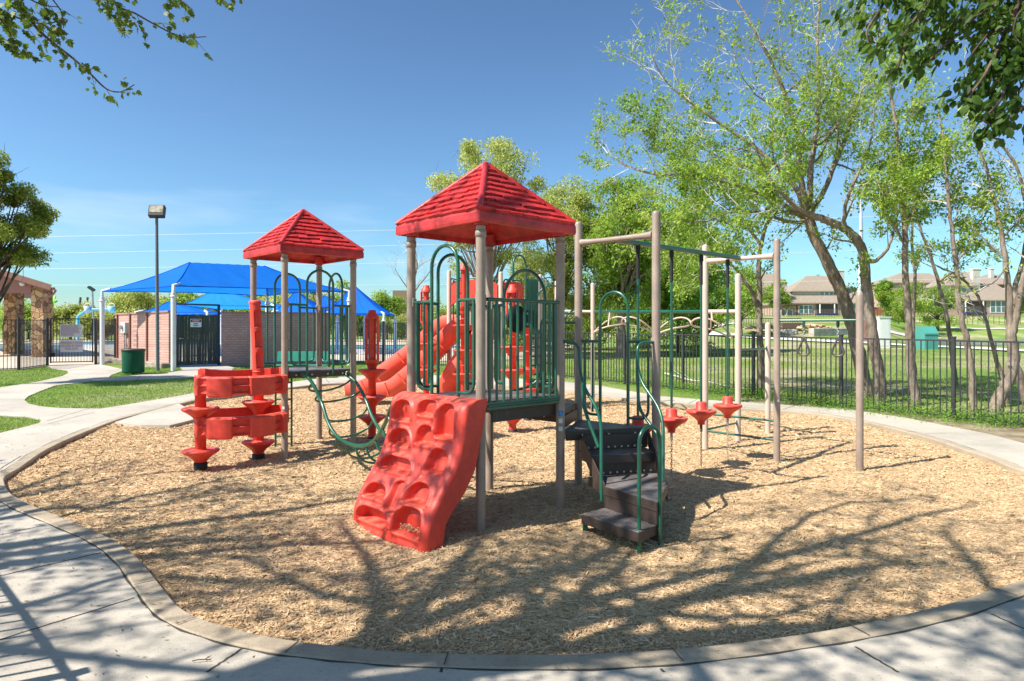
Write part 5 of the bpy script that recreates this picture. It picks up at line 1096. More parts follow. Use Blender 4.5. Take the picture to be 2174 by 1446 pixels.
# bench on the lawn
q = at(640, 768, 22.0); zq = .0175 * 22; T = thing('bench', (q.x, q.y, zq), 'green perforated bench on the lawn behind the farther roofed tower', 'bench')
BG = mat('green_bench', (.012, .20, .14), .5, var=.1)
mb = MB(); mb.box((q.x, q.y, zq + .45), (1.7, .38, .04), bev=.015); mb.build('seat', BG, T); mb = MB(); mb.box((q.x, q.y + .22, zq + .72), (1.7, .04, .34), Matrix.Rotation(R(-10), 3, 'X'), bev=.015); mb.build('backrest', BG, T)
for s in (-1, 1): mb = MB(); mb.tube([(q.x + s * .6, q.y, zq - .1), (q.x + s * .6, q.y, zq + .42)], .03, 8); mb.tube([(q.x + s * .6, q.y + .05, zq + .4), (q.x + s * .6, q.y + .24, zq + .8)], .025, 8); mb.build('leg', BLACK, T)
# ------------------------------------------------------------------ blue shade canopies
BLUE = mat('blue_shade_cloth', (.006, .16, .66), .7, var=.05, vs=1, trans=.45, tcol=(.01, .28, .9), spec=.2); BLUE2 = mat('lighter_blue_shade_cloth', (.02, .26, .62), .7, trans=.45, tcol=(.03, .38, .9), spec=.2)
def canopy(cs, ridge, zr, sag, lab, m=BLUE, group=None, posts=True, zb=None):
    """hip canopy: four eave corners (x,y,z), ridge ends, cloth with curved edges, posts"""
    c0 = sum((Vector(c) for c in cs), Vector()) / 4; T = thing('shade_canopy', (c0.x, c0.y, G(c0.x, c0.y)), lab, 'shade canopy', group); mb = MB(); n = 22
    for i in range(4):
        a = Vector(cs[i]); b = Vector(cs[(i + 1) % 4]); ra = Vector((*ridge[i % 4], zr)); rb = Vector((*ridge[(i + 1) % 4], zr)); V = []
        for j in range(n + 1):
            t = j / n; e = a.lerp(b, t); cc = c0.copy(); cc.z = e.z; inw = (cc - e).normalized(); e = e + inw * sag * 4 * t * (1 - t) + UZ * sag * .12 * 4 * t * (1 - t); r_ = ra.lerp(rb, t)
            for k in range(n + 1): u = k / n; p = e.lerp(r_, u); p.z -= .10 * 4 * u * (1 - u) * zsag; p.z += .022 * math.sin(t * 31 + i) * u * (1 - u) * 3 * (1 - abs(2 * t - 1)) + .012 * math.sin(t * 47 + u * 9); V.append(p)
        mb.add(V, [(j * (n + 1) + k, (j + 1) * (n + 1) + k, (j + 1) * (n + 1) + k + 1, j * (n + 1) + k + 1) for j in range(n) for k in range(n)], True)
    cl_o = mb.build('cloth', m, T)
    for i in range(4):
        a = Vector(cs[i]); b = Vector(cs[(i + 1) % 4]); P = []
        for j in range(n + 1):
            t = j / n; e = a.lerp(b, t); cc = c0.copy(); cc.z = e.z; e = e + (cc - e).normalized() * sag * 4 * t * (1 - t) + UZ * sag * .12 * 4 * t * (1 - t); P.append(e)
        MB().tube(P, .022, 6).build('hem', m, cl_o)
        r_ = Vector((*ridge[i], zr)); MB().tube([a.lerp(r_, k / 8) - UZ * (.10 * 4 * k / 8 * (1 - k / 8) - .008) for k in range(9)], .018, 6).build('seam', m, cl_o)
    if posts:
        for a in cs:
            g = G(a[0], a[1]); p = Vector(a); inw = (c0 - p); inw.z = 0; inw.normalize(); mb = MB(); mb.tube([V3(p, g - .1), V3(p, a[2] - .25)], .09, 16); mb.tube([V3(p, a[2] - .3), V3(p, a[2] + .02), p + inw * .35 + UZ * .1], .06, 12); mb.lathe((p.x, p.y, a[2] - .42), [(.09, 0), (.12, .02), (.12, .05), (.09, .07)], 16); mb.build('post', WHITEM, T)
    return T
zsag = 1.
N_ = (-12.45, 25.1, 3.60); Lc = (-17.05, 28.4, 3.60); Rc = (-6.8, 28.5, 3.6); Fc = (-11.4, 31.8, 3.6)
r1 = (-13.1, 27.75); r2 = (-10.6, 29.2)
canopy([N_, Rc, Fc, Lc], [r1, r2, r2, r1], 4.74, .35, 'big bright blue shade canopy on white posts over the pink brick wall', posts=True)
def canopy_px(x0, x1, ye, rx0, rx1, yr, Y, dep, lab, m=BLUE2, nm=None):
    a = at(x0, ye, Y); b = at(x1, ye, Y); c = at(rx0, yr, Y + dep / 2); d = at(rx1, yr, Y + dep / 2); z = a.z
    canopy([(a.x, Y, z), (b.x, Y, z), (b.x, Y + dep, z), (a.x, Y + dep, z)], [(c.x, c.y), (d.x, d.y), (d.x, d.y), (c.x, c.y)], c.z, .25, lab, m, 'far blue canopies by the pool')
canopy_px(372, 582, 650, 443, 492, 621, 38, 6, 'lighter blue shade canopy seen above the dark slat gate')
canopy_px(288, 440, 664, 358, 364, 640, 34, 4, 'low deep blue shade canopy peeping over the brick wall left of the gate', BLUE)
canopy_px(578, 680, 664, 627, 630, 617, 36, 3.5, 'left of three pointed blue pool sails behind the farther roofed tower', BLUE)
canopy_px(640, 745, 664, 688, 691, 628, 38, 3.5, 'middle of three pointed blue pool sails behind the farther roofed tower', BLUE)
canopy_px(690, 815, 666, 748, 752, 606, 36, 3.5, 'rightmost pointed blue pool sail, next to the lone red pod post', BLUE)
# ------------------------------------------------------------------ stone pavilion
STONE = bpy.data.materials.new('rubble_stone_wall'); STONE.use_nodes = True; t_ = STONE.node_tree; nn_ = t_.nodes; b_ = nn_['Principled BSDF']; b_.inputs['Roughness'].default_value = .9; b_.inputs['Specular IOR Level'].default_value = .15
tc_ = nn_.new('ShaderNodeTexCoord'); v1 = nn_.new('ShaderNodeTexVoronoi'); v1.inputs['Scale'].default_value = 3.6; t_.links.new(tc_.outputs['Object'], v1.inputs[0]); v2 = nn_.new('ShaderNodeTexVoronoi'); v2.feature = 'DISTANCE_TO_EDGE'; v2.inputs['Scale'].default_value = 3.6; t_.links.new(tc_.outputs['Object'], v2.inputs[0])
sp_ = nn_.new('ShaderNodeSeparateColor'); t_.links.new(v1.outputs['Color'], sp_.inputs[0]); cr = nn_.new('ShaderNodeValToRGB'); e = cr.color_ramp.elements; e[0].color = (.20, .12, .07, 1); e[1].color = (.62, .42, .24, 1); q_ = e.new(.35); q_.color = (.34, .20, .11, 1); q_ = e.new(.7); q_.color = (.50, .31, .16, 1); t_.links.new(sp_.outputs[0], cr.inputs[0])
mr = nn_.new('ShaderNodeMapRange'); mr.inputs[1].default_value = 0; mr.inputs[2].default_value = .06; mr.inputs[3].default_value = .35; mr.inputs[4].default_value = 1; t_.links.new(v2.outputs[0], mr.inputs[0]); mx = nn_.new('ShaderNodeMix'); mx.data_type = 'RGBA'; mx.blend_type = 'MULTIPLY'; mx.inputs[0].default_value = 1; t_.links.new(cr.outputs[0], mx.inputs[6]); t_.links.new(mr.outputs[0], mx.inputs[7]); t_.links.new(mx.outputs[2], b_.inputs['Base Color'])
bp_ = nn_.new('ShaderNodeBump'); bp_.inputs['Distance'].default_value = .04; t_.links.new(mr.outputs[0], bp_.inputs['Height']); t_.links.new(bp_.outputs[0], b_.inputs['Normal'])
SIDING = mat('reddish_siding', (.30, .14, .11), .7, var=.06, stretch=(.3, .3, 8), vs=3)
YP = 34.; T = thing('pavilion', (-25.5, YP, .6), 'open pavilion with rough tan stone pillars and a reddish gable roof at the left edge', 'pavilion')
def sq(x0, x1, y0, y1, z0, z1, nm, m): mb = MB(); mb.box(((x0 + x1) / 2, (y0 + y1) / 2, (z0 + z1) / 2), (x1 - x0, y1 - y0, z1 - z0), bev=.0); return mb.build(nm, m, T)
xa = at(66, 700, YP).x; xb = at(92, 700, YP).x; zc = at(80, 617, YP).z; gp = G(-24, 35) + .05
for x0, x1, y0 in ((xa, xb, YP), (at(8, 700, YP + 3).x, at(32, 700, YP + 3).x, YP + 3), (xa - 3.6, xb - 3.6, YP)): mb = MB(); mb.box(((x0 + x1) / 2, y0 + .35, (gp + zc) / 2), (x1 - x0, .7, zc - gp + .4)); mb.build('stone_pillar', STONE, T)
z0 = at(50, 622, YP).z; z1 = at(124, 612, YP).z; xe = at(124, 612, YP).x; sl = (at(10, 577, YP).z - z1) / (xe - at(10, 577, YP).x)
mb = MB(); P = [(at(-200, 0, YP).x, YP - .05), (xa + .05, YP - .05)]; xg0 = P[0][0]
mb.add([(xg0, YP - .03, z0), (xa + .02, YP - .03, z0), (xa + .02, YP - .03, z1 + sl * (xe - xa)), (xg0, YP - .03, z1 + sl * (xe - xg0)), (xg0, YP + .2, z0), (xa + .02, YP + .2, z0), (xa + .02, YP + .2, z1 + sl * (xe - xa)), (xg0, YP + .2, z1 + sl * (xe - xg0))], [(0, 1, 2, 3), (7, 6, 5, 4), (1, 5, 6, 2), (0, 4, 5, 1)])
mb.build('gable_wall', SIDING, T)
mb = MB(); a = Vector((xe, 0, z1)); b = Vector((xg0, 0, z1 + sl * (xe - xg0))); u = (b - a).normalized(); nrm = Vector((-u.z, 0, u.x)); nrm = nrm if nrm.z > 0 else -nrm
Q = [a + Vector((0, YP - .55, 0)), b + Vector((0, YP - .55, 0)), b + Vector((-7.2, YP + 8, 0)), a + Vector((-7.2, YP + 8, 0))]
mb.add([q + nrm * .14 for q in Q] + [q - nrm * .14 for q in Q], [(0, 1, 2, 3), (7, 6, 5, 4), (0, 4, 5, 1), (1, 5, 6, 2), (2, 6, 7, 3), (3, 7, 4, 0)]); rf = mb.build('roof', mat('brown_roof', (.22, .11, .085), .8, var=.1), T)
mb = MB(); mb.bar(a + Vector((.1, YP - .5, -.05)), a + Vector((-7.1, YP + 8, -.05)), .14, .12, bev=.02); mb.tube(spline([a + Vector((.08, YP - .3, -.1)), a + Vector((-.1, YP - .3, -.35)), Vector((xb + .06, YP - .1, z1 - .6)), Vector((xb + .06, YP - .1, z1 - 1.2))], 5), .05, 8); mb.build('gutter', SIDING, rf)
mb = MB(); p = at(50, 603, YP - .1); mb.lathe((p.x, p.y - .1, p.z), [(.001, -.12), (.09, -.08), (.13, 0), (.09, .08), (.001, .12)], 14); mb.build('wall_light', WHITEM, T)
# water play features, lamp, far poles
q = hit(211, 741); Y = 58.; T = thing('water_bucket', (at(211, 0, Y).x, Y, G(-35, Y)), 'pale blue water play arm with two tipping buckets seen over the pool gate', 'water feature')
mb = MB(); a = at(180, 657, Y); b = at(243, 657, Y); mb.tube([a, b], .11, 10); c = at(185, 657, Y); mb.tube([V3(at(166, 0, Y), G(-35, Y)), at(166, 672, Y), at(186, 657, Y)], .13, 10); mb.build('arm', mat('sky_blue_paint', (.10, .45, .68), .4), T)
for x, m in ((186, mat('pale_lilac_bucket', (.55, .55, .68), .5)), (237, mat('pale_aqua_bucket', (.35, .62, .70), .5))):
    c = at(x, 656, Y); mb = MB(); mb.lathe((c.x, c.y, c.z), [(.001, -.35), (.2, -.35), (.30, .22), (.27, .22), (.17, -.3)], 16); mb.build('bucket', m, T); mb = MB(); mb.tube(arc(c + UZ * .2, Vector((1, 0, 0)), UZ, .28, 0, PI, 10), .035, 8); mb.build('bucket_handle', WHITEM, T)
Y = 48.; c = at(110, 640, Y); T = thing('spray_flower', (c.x, c.y, G(c.x, c.y)), 'bright green flower shaped water sprayer beside the stone pillar', 'water feature')
mb = MB(); mb.tube([V3(at(101, 0, Y), G(c.x, Y)), V3(at(101, 0, Y), c.z - .6), c], .08, 8); mb.build('stem', mat('lime_paint', (.15, .55, .03), .4), T)
mb = MB(); V = []
for k in range(24): t = 2 * PI * k / 24; r = .40 + .12 * math.cos(6 * t); V.append(c + Vector((r * math.cos(t) * .9, r * math.sin(t) * .35 - .1, r * math.sin(t) * .95)))
mb.add(V + [v + Vector((0, .06, 0)) for v in V] + [c + Vector((0, .15, 0)), c + Vector((0, .2, 0))], [(k, (k + 1) % 24, 48) for k in range(24)] + [(24 + (k + 1) % 24, 24 + k, 49) for k in range(24)] + [(k, k + 24, (k + 1) % 24 + 24, (k + 1) % 24) for k in range(24)], True); mb.build('flower', mat('lime_paint', (.2, .62, .03), .4), T)
Y = 62.; a = at(200, 0, Y); T = thing('pool_lamp', (a.x, Y, G(a.x, Y)), 'slim pole with a small tilted lamp rising beside the white canopy post', 'lamp'); mb = MB(); mb.tube([(a.x, Y, G(a.x, Y)), at(196, 617, Y)], .08, 8); mb.build('pole', STEEL, T); mb = MB(); p = at(194, 613, Y); mb.box(p, (.6, .4, .22), Matrix.Rotation(.6, 3, 'Y'), bev=.03); mb.build('lamp_head', BLACK, T)
for i, (x0, y0, x1, y1) in enumerate(((168, 655, 171, 631), (183, 655, 186, 631), (238, 645, 239, 630), (252, 648, 254, 630))):
    Y = 170.; a = at(x0, y0, Y); b = at(x1, y1, Y); mb = MB(); mb.tube([(a.x, Y, G(a.x, Y)), a, b], .28, 6); o = mb.build('utility_pole', mat('pole_wood', (.12, .11, .11), .8), loc=(a.x, Y, G(a.x, Y))); setp(o, 'distant leaning utility pole, number %s from the left above the pool trees' % ('first', 'second', 'third', 'fourth')[i], 'utility pole', 'distant poles above the pool trees')
WIRE = mat('pale_wire', (.7, .7, .7), .5)
for i, (p0, p1) in enumerate((((60, 533), (1180, 500)), ((60, 567), (1180, 541)), ((60, 604), (1180, 600)), ((60, 498), (1100, 470)))):
    Y = 90.; a = at(p0[0] - 1200, p0[1] + (p0[1] - p1[1]) * 1.07, Y); b = at(2600, p1[1] - (p0[1] - p1[1]) * .8, Y); mb = MB(); pts = [a.lerp(b, t / 24) - UZ * 1.2 * 4 * (t / 24) * (1 - t / 24) for t in range(25)]; mb.tube([p + UZ * 1.0 for p in pts], .026, 5); o = mb.build('power_line', WIRE, loc=a); setp(o, ['second highest pale overhead wire crossing the sky', 'third highest pale overhead wire, passing over the blue canopy ridge', 'lowest pale overhead wire, just above the blue canopy eave', 'highest pale overhead wire, passing behind the red roofs'][i], 'overhead wire', 'overhead wires')
a = at(1828, 700, 100); mb = MB(); mb.tube([V3(a, G(a.x, 100)), at(1828, 388, 100)], [.6, .08], 12); setp(mb.build('steel_mast', mat('pale_steel', (.50, .56, .62), .5), loc=V3(a, G(a.x, 100))), 'tall tapering pale grey steel mast behind the right hand trees', 'mast')
# ------------------------------------------------------------------ park furniture beyond the right fence
Y = 46.; a = at(1885, 741, Y); z = G(a.x, Y); T = thing('utility_cabinet', V3(a, z), 'tall white utility cabinet standing behind the tree trunks by the lake', 'cabinet')
CAB = mat('cream_cabinet', (.68, .68, .65), .5, var=.03)
x0 = at(1867, 0, Y).x; x1 = at(1891, 0, Y).x; zt = at(0, 674, Y).z; mb = MB(); mb.box(((x0 + x1) / 2, Y + .4, (z + zt) / 2), (x1 - x0, .8, zt - z), bev=.02); cb = mb.build('body', CAB, T); mb = MB(); mb.box(((x0 + x1) / 2, Y + .4, zt + .02), (x1 - x0 + .06, .9, .06)); mb.build('lid', CAB, T)
mb = MB(); mb.box(((x0 + x1) / 2, Y - .005, (z + zt) / 2), (.55, .012, (zt - z) * .85), bev=.003); mb.build('door', CAB, T)
Y = 44.; a = at(1965, 722, Y); z = G(a.x, Y); T = thing('transformer_box', V3(a, z), 'low teal green transformer box with a sloped lid by the lake', 'transformer'); x0 = at(1964, 0, Y).x; x1 = at(1992, 0, Y).x; zt = at(0, 693, Y).z; TEAL = mat('teal_paint', (.07, .29, .25), .5, var=.05)
P = [(Y, z), (Y, zt - .45), (Y + .35, zt), (Y + 1.3, zt), (Y + 1.3, z)]; mb = MB(); n = 5; V = [(x0, y, zz) for y, zz in P] + [(x1, y, zz) for y, zz in P]; mb.add(V, [tuple(range(n))[::-1], tuple(range(n, 2 * n))] + [(i, (i + 1) % n, n + (i + 1) % n, n + i) for i in range(n)]); mb.build('housing', TEAL, T); mb = MB(); mb.bar((x0 - .03, Y - .02, zt - .5), (x1 + .03, Y - .02, zt - .5), .05, .06); mb.bar((x1 + .01, Y + .0, zt - .5), (x1 + .01, Y + .4, zt - .02), .05, .06); mb.build('lid_edge', TEAL, T)
Y = 52.; a = at(1825, 720, Y); T = thing('brick_pillar', V3(a, G(a.x, Y)), 'small red brick pillar with a white meter between two leaning trunks', 'pillar'); mb = MB(); mb.box((a.x, Y, G(a.x, Y) + .75), (.8, .6, 1.9)); mb.build('pillar', brickmat('red_brick', (.34, .13, .09), (.26, .10, .07), (.35, .30, .26), 1, .22, .08, .01), T); mb = MB(); mb.box((a.x - .3, Y - .35, G(a.x, Y) + 1.0), (.3, .12, .5), bev=.02); mb.build('meter', WHITEM, T)
RW = mat('grey_limestone', (.33, .30, .26), .9, base2=(.56, .50, .42), vs=2, bump=.8, bs=6)
Y = 62.; z = G(22, Y)
p0 = at(1652, 715, 63); p1 = at(1693, 715, 62); p2 = at(1722, 715, 60); p3 = at(1800, 716, 62)
def rwall(a, b, yt, lab): mb = MB(); zt_ = at(0, yt, (a.y + b.y) / 2).z; mb.bar(V3(a, (zt_ + .9) / 2), V3(b, (zt_ + .9) / 2), .6, zt_ - .9, bev=.03); setp(mb.build('retaining_wall', RW, loc=V3(a, 1)), lab, 'stone wall')
rwall(p0, p1, 699, 'dark grey stone retaining wall left of the rock spillway'); rwall(p2, p3, 697, 'pale and grey stone retaining wall right of the rock spillway')
mb = MB(); mb.bar(at(1652, 692, 66), at(1697, 692, 66), 2.2, .55); T = thing('footbridge', at(1675, 692, 66), 'low brown footbridge with dark railings beyond the lawn', 'bridge'); mb.build('deck_beam', mat('brown_timber', (.12, .08, .06), .8), T)
mb = MB(); a = at(1560, 676, 66); b = at(1700, 676, 66)
for zz in (0, .9): mb.bar(a + UZ * (zz - .9), b + UZ * (zz - .9), .06, .06)
for k in range(40): p = a.lerp(b, k / 39); mb.box(p - UZ * .45, (.04, .04, .95))
mb.build('railing', BLACK, T)
ROCK = mat('orange_rock', (.42, .21, .11), .9, base2=(.60, .42, .28), vs=1, bump=.6, bs=6)
rg = random.Random(4); TVs = []; V = []; mb = MB()
for i in range(230):
    px_ = rg.choice((rg.uniform(1585, 1655), rg.uniform(1695, 1765))); py_ = 697 - rg.random() * 10 * (1 - abs(px_ - (1620 if px_ < 1660 else 1725)) / 45); Y = rg.uniform(62, 65); p = at(px_, py_, Y); s = rg.uniform(.2, .55); M = Matrix.Rotation(rg.random() * 6, 3, 'Z') @ Matrix.Rotation(rg.uniform(-.5, .5), 3, 'X'); mb.box(p, (s, s * .7, s * .3), M, bev=.04)
setp(mb.build('rock_pile', ROCK, loc=at(1660, 697, 63)), 'heap of broken orange and buff rocks above the stone retaining walls', 'rocks', kind='stuff')
fence([(at(x, 0, 128).x, 128) for x in (1560, 1600, 1640, 1680, 1720, 1760, 1800, 1840, 1880, 1920)], 1.6, 'far low dark fence in front of the left tan brick house', m=BLACK, sp=.5, pw=.05)
fence([(at(x, 0, 130).x, 130) for x in (1930, 1975, 2020, 2065, 2110, 2155, 2200)], 1.6, 'far low dark fence in front of the right tan brick house', m=BLACK, sp=.9, pw=.05)
mb = MB(); mb.bar(at(1845, 664, 150), at(1905, 664, 150), .1, 2.4); setp(mb.build('board_fence', mat('cedar_boards', (.30, .12, .06), .8), loc=at(1845, 664, 150)), 'reddish cedar board fence between the two tan houses', 'fence')
# ------------------------------------------------------------------ houses
SHG = mat('tan_shingles', (.23, .175, .13), .9, base2=(.33, .27, .21), vs=3, bump=.6, bs=3, stretch=(1, 1, 4)); HBR = brickmat('tan_red_brick', (.48, .30, .22), (.40, .23, .17), (.48, .42, .37), 1, .4, .15, .02); STUC = mat('cream_siding', (.55, .50, .43), .8); GLS = mat('window_glass', (.10, .17, .17), .08, spec=.9); FRM = mat('white_frame', (.75, .74, .70), .6)
REDB = brickmat('far_red_brick', (.32, .10, .07), (.26, .08, .055), (.3, .2, .16), 1, .4, .15, .02)
def px(x, y, Y=150.): return at(x, y, Y)
def house(lab, Y, low, up, wins, chim, extra=None, wallm=None, z0=None):
    """low = (x0,x1,y_eave,y_base, rx0, rx1, y_ridge) in photo px at distance Y; up = second storey the same way"""
    s = Y / FP; wallm = wallm or HBR; c = px((low[0] + low[1]) / 2, low[3], Y); T = thing('house', c, lab, 'house')
    def block(b, y0, dep, wm, nm, rn, ov=.5):
        a = px(b[0], b[3], y0); e = px(b[1], b[2], y0); zb_ = a.z - 1; ze = e.z; mb = MB(); mb.box(((a.x + e.x) / 2, y0 + dep / 2, (zb_ + ze) / 2), (e.x - a.x, dep, ze - zb_)); mb.build(nm, wm, T)
        zr = px(0, b[6], y0 + dep / 2).z; rx0 = px(b[4], 0, y0 + dep / 2).x; rx1 = px(b[5], 0, y0 + dep / 2).x; X0, X1, Y0, Y1 = a.x - ov, e.x + ov, y0 - ov, y0 + dep + ov; ym = y0 + dep / 2
        V = [(X0, Y0, ze), (X1, Y0, ze), (X1, Y1, ze), (X0, Y1, ze), (rx0, ym, zr), (rx1, ym, zr)] + [(X0, Y0, ze - .25), (X1, Y0, ze - .25), (X1, Y1, ze - .25), (X0, Y1, ze - .25)]
        mb = MB(); mb.add(V, [(0, 1, 5, 4), (1, 2, 5), (2, 3, 4, 5), (3, 0, 4), (6, 7, 1, 0), (7, 8, 2, 1), (8, 9, 3, 2), (9, 6, 0, 3), (9, 8, 7, 6)]); return mb.build(rn, SHG, T)
    rf = block(low, Y, 11, wallm, 'wall', 'roof')
    if up: block(up, Y + 2.2, 7.5, STUC, 'upper_wall', 'upper_roof')
    for x0, x1, y0, y1, n in wins:
        yy = Y - .03 if y0 > low[2] - 3 else Y + 2.15
        a = px(x0, y1, yy); b = px(x1, y0, yy); mb = MB(); mb.box(((a.x + b.x) / 2, yy, (a.z + b.z) / 2), (b.x - a.x, .1, b.z - a.z)); f = mb.build('window', FRM, T); mb = MB(); w_ = (b.x - a.x) / n
        for k in range(n):
            for (v0, v1) in ((.06, .48), (.52, .94)): mb.box((a.x + w_ * (k + .5), yy - .06, a.z + (b.z - a.z) * (v0 + v1) / 2), (w_ * .78, .03, (b.z - a.z) * (v1 - v0)))
        mb.build('pane', GLS, f)
    for x0, x1, yt, yb, Yc in chim:
        a = px(x0, yb, Yc); b = px(x1, yt, Yc); mb = MB(); mb.box(((a.x + b.x) / 2, Yc + .4, (a.z + b.z) / 2), (b.x - a.x, 1.1, b.z - a.z)); ch = mb.build('chimney', STUC, rf); mb = MB(); mb.box(((a.x + b.x) / 2, Yc + .4, b.z + .1), (b.x - a.x + .25, 1.35, .22)); mb.build('cap', FRM, ch)
    if extra: extra(T, Y)
    return T
def patio(x0, x1, ye, yb, posts):
    def f(T, Y):
        a = px(x0, yb, Y); b = px(x1, ye, Y); mb = MB(); mb.box(((a.x + b.x) / 2, Y - .05, (a.z + b.z) / 2), (b.x - a.x, .08, b.z - a.z)); mb.build('patio_shade_panel', mat('patio_shade_colour', (.10, .07, .06), .8), T)  # flat dark slab on the wall, patio shade put into its colour
        for x in posts: p = px(x, yb, Y - 1.5); q = px(x, ye, Y - 1.5); MB().tube([p, q], .14, 8).build('patio_post', FRM, T)
        mb = MB(); rr = random.Random(int(x0))
        for k in range(5): p = px(x0 + (x1 - x0) * (k + .5) / 5, yb - 3, Y - 1.2); mb.box(p, (1.1, .9, .7), bev=.1)
        mb.build('patio_seat', mat('navy_cushions', (.03, .04, .10), .8), T)
    return f
house('tan brick house with a tall cream chimney seen between the leaning trunks', 150, (1658, 1850, 643, 670, 1690, 1800, 606), (1683, 1768, 618, 646, 1712, 1756, 586),
      [(1696, 1726, 648, 666, 3), (1740, 1770, 618, 631, 3), (1800, 1835, 645, 667, 2)], [(1780, 1792, 575, 640, 152)], patio(1733, 1778, 646, 671, (1741, 1772)))
house('tan brick house on the right with a white chimney and striped upper windows', 150, (1978, 2160, 637, 668, 2010, 2110, 600), (2008, 2066, 606, 640, 2018, 2060, 578),
      [(1975, 1982, 640, 664, 1), (2018, 2052, 611, 622, 3), (2102, 2137, 638, 664, 3)], [(2065, 2080, 572, 625, 153)], patio(2045, 2093, 640, 668, (2050, 2088)))
house('tan roofed house half hidden behind the beige posts and tree trunk', 175, (1560, 1680, 625, 672, 1590, 1650, 580), None, [(1600, 1612, 640, 655, 1), (1622, 1640, 640, 655, 2)], [(1585, 1593, 572, 600, 178)])
house('distant tan house roof rising between the two nearer tan houses', 190, (1880, 2000, 600, 660, 1910, 1975, 580), None, [], [])
house('dark red brick gabled house with a white chimney beyond the right hand house', 200, (2072, 2140, 603, 660, 2092, 2118, 583), None, [], [(2103, 2110, 571, 590, 203)], wallm=REDB)
house('tan roofed house at the right edge behind the forked trunk', 170, (2150, 2300, 622, 668, 2180, 2260, 596), None, [(2160, 2170, 640, 660, 1)], [])
# pergola and hanging chairs by first house
T = thing('pergola', px(1675, 668, 144), 'dark timber pergola with two white egg chairs beside the left tan house', 'pergola'); mb = MB()
for x in (1660, 1692): 
    for Y in (142, 145): mb.bar(px(x, 669, Y), px(x, 648, Y) + Vector((.001, 0, 0)), .2, .2)
mb.bar(px(1656, 648, 143), px(1697, 648, 143), 3.6, .2); mb.build('frame', mat('dark_timber', (.10, .05, .035), .8), T)
for x in (1664, 1677): c = px(x, 664, 143); mb = MB(); mb.tube([c + Vector((.6 * math.cos(t), 0, .9 * math.sin(t))) for t in [2 * PI * k / 14 for k in range(14)]], .12, 6, closed=True); mb.build('egg_chair', FRM, T)
# old brown building far left-centre
mb = MB(); a = at(856, 660, 120); mb.box((a.x, 120, a.z), (3.2, 3, 7)); setp(mb.build('far_building', mat('far_brown_brick', (.25, .16, .11), .9), loc=a), 'small brown brick building far behind the bare tree left of centre', 'building')
# twig on the near walk
mb = MB(); a = hp(408, 1425); b = hp(448, 1422); mb.tube(spline([a + UZ * .055, a.lerp(b, .4) + UZ * .06, b + UZ * .055], 4), [.003] * 9, 5); c = a.lerp(b, .6) + UZ * .056; mb.tube([c, c + Vector((.02, .05, 0))], .002, 5); setp(mb.build('fallen_twig', BARKD, loc=a), 'small dark twig lying on the near pale concrete walk', 'twig')
# ------------------------------------------------------------------ trees
LF4 = ([(0, 0, 0), (.45, .26, .05), (1, 0, -.06), (.45, -.26, .05)], [(0, 1, 2, 3)])
LFO = ([(0, 0, 0), (.25, .27, .03), (.62, .27, .02), (1, 0, -.12), (.62, -.27, .02), (.25, -.27, .03)], [(0, 1, 2, 3), (0, 3, 4, 5)])
_m = [(0, 0), (.10, .30), (.30, .52), (.36, .30), (.62, .42), (.66, .20), (1, 0), (.66, -.20), (.62, -.42), (.36, -.30), (.30, -.52), (.10, -.30)]
LFM = ([(x, y, -.12 * x * x - .1 * abs(y)) for x, y in _m], [(0, 1, 2, 3), (0, 3, 4, 5), (0, 5, 6, 7), (0, 7, 8, 9), (0, 9, 10, 11)])
class Seg:
    def __init__(s): s.a = []; s.b = []; s.r = []
    def add(s, a, b, ra, rb): s.a.append(tuple(a)); s.b.append(tuple(b)); s.r.append((ra, rb))
    def mesh(s, n=3):
        a = np.array(s.a); b = np.array(s.b); r = np.array(s.r); d = unit(b - a); ref = np.where(np.abs(d[:, 2:3]) > .9, [[1., 0, 0]], [[0, 0, 1.]]); u = unit(np.cross(d, ref)); v = np.cross(d, u)
        V = []
        for e, (p, rr_) in enumerate(((a, r[:, 0]), (b, r[:, 1]))):
            for k in range(n): t = 2 * PI * k / n; V.append(p + (u * math.cos(t) + v * math.sin(t)) * rr_[:, None])
        V = np.stack(V, 1); N = len(a); F = [[k, (k + 1) % n, n + (k + 1) % n, n + k] for k in range(n)]
        F = (np.array(F)[None] + (np.arange(N) * 2 * n)[:, None, None]).reshape(-1, 4); return V.reshape(-1, 3), F
def rv(rg): return Vector((rg.gauss(0, 1), rg.gauss(0, 1), rg.gauss(0, 1)))
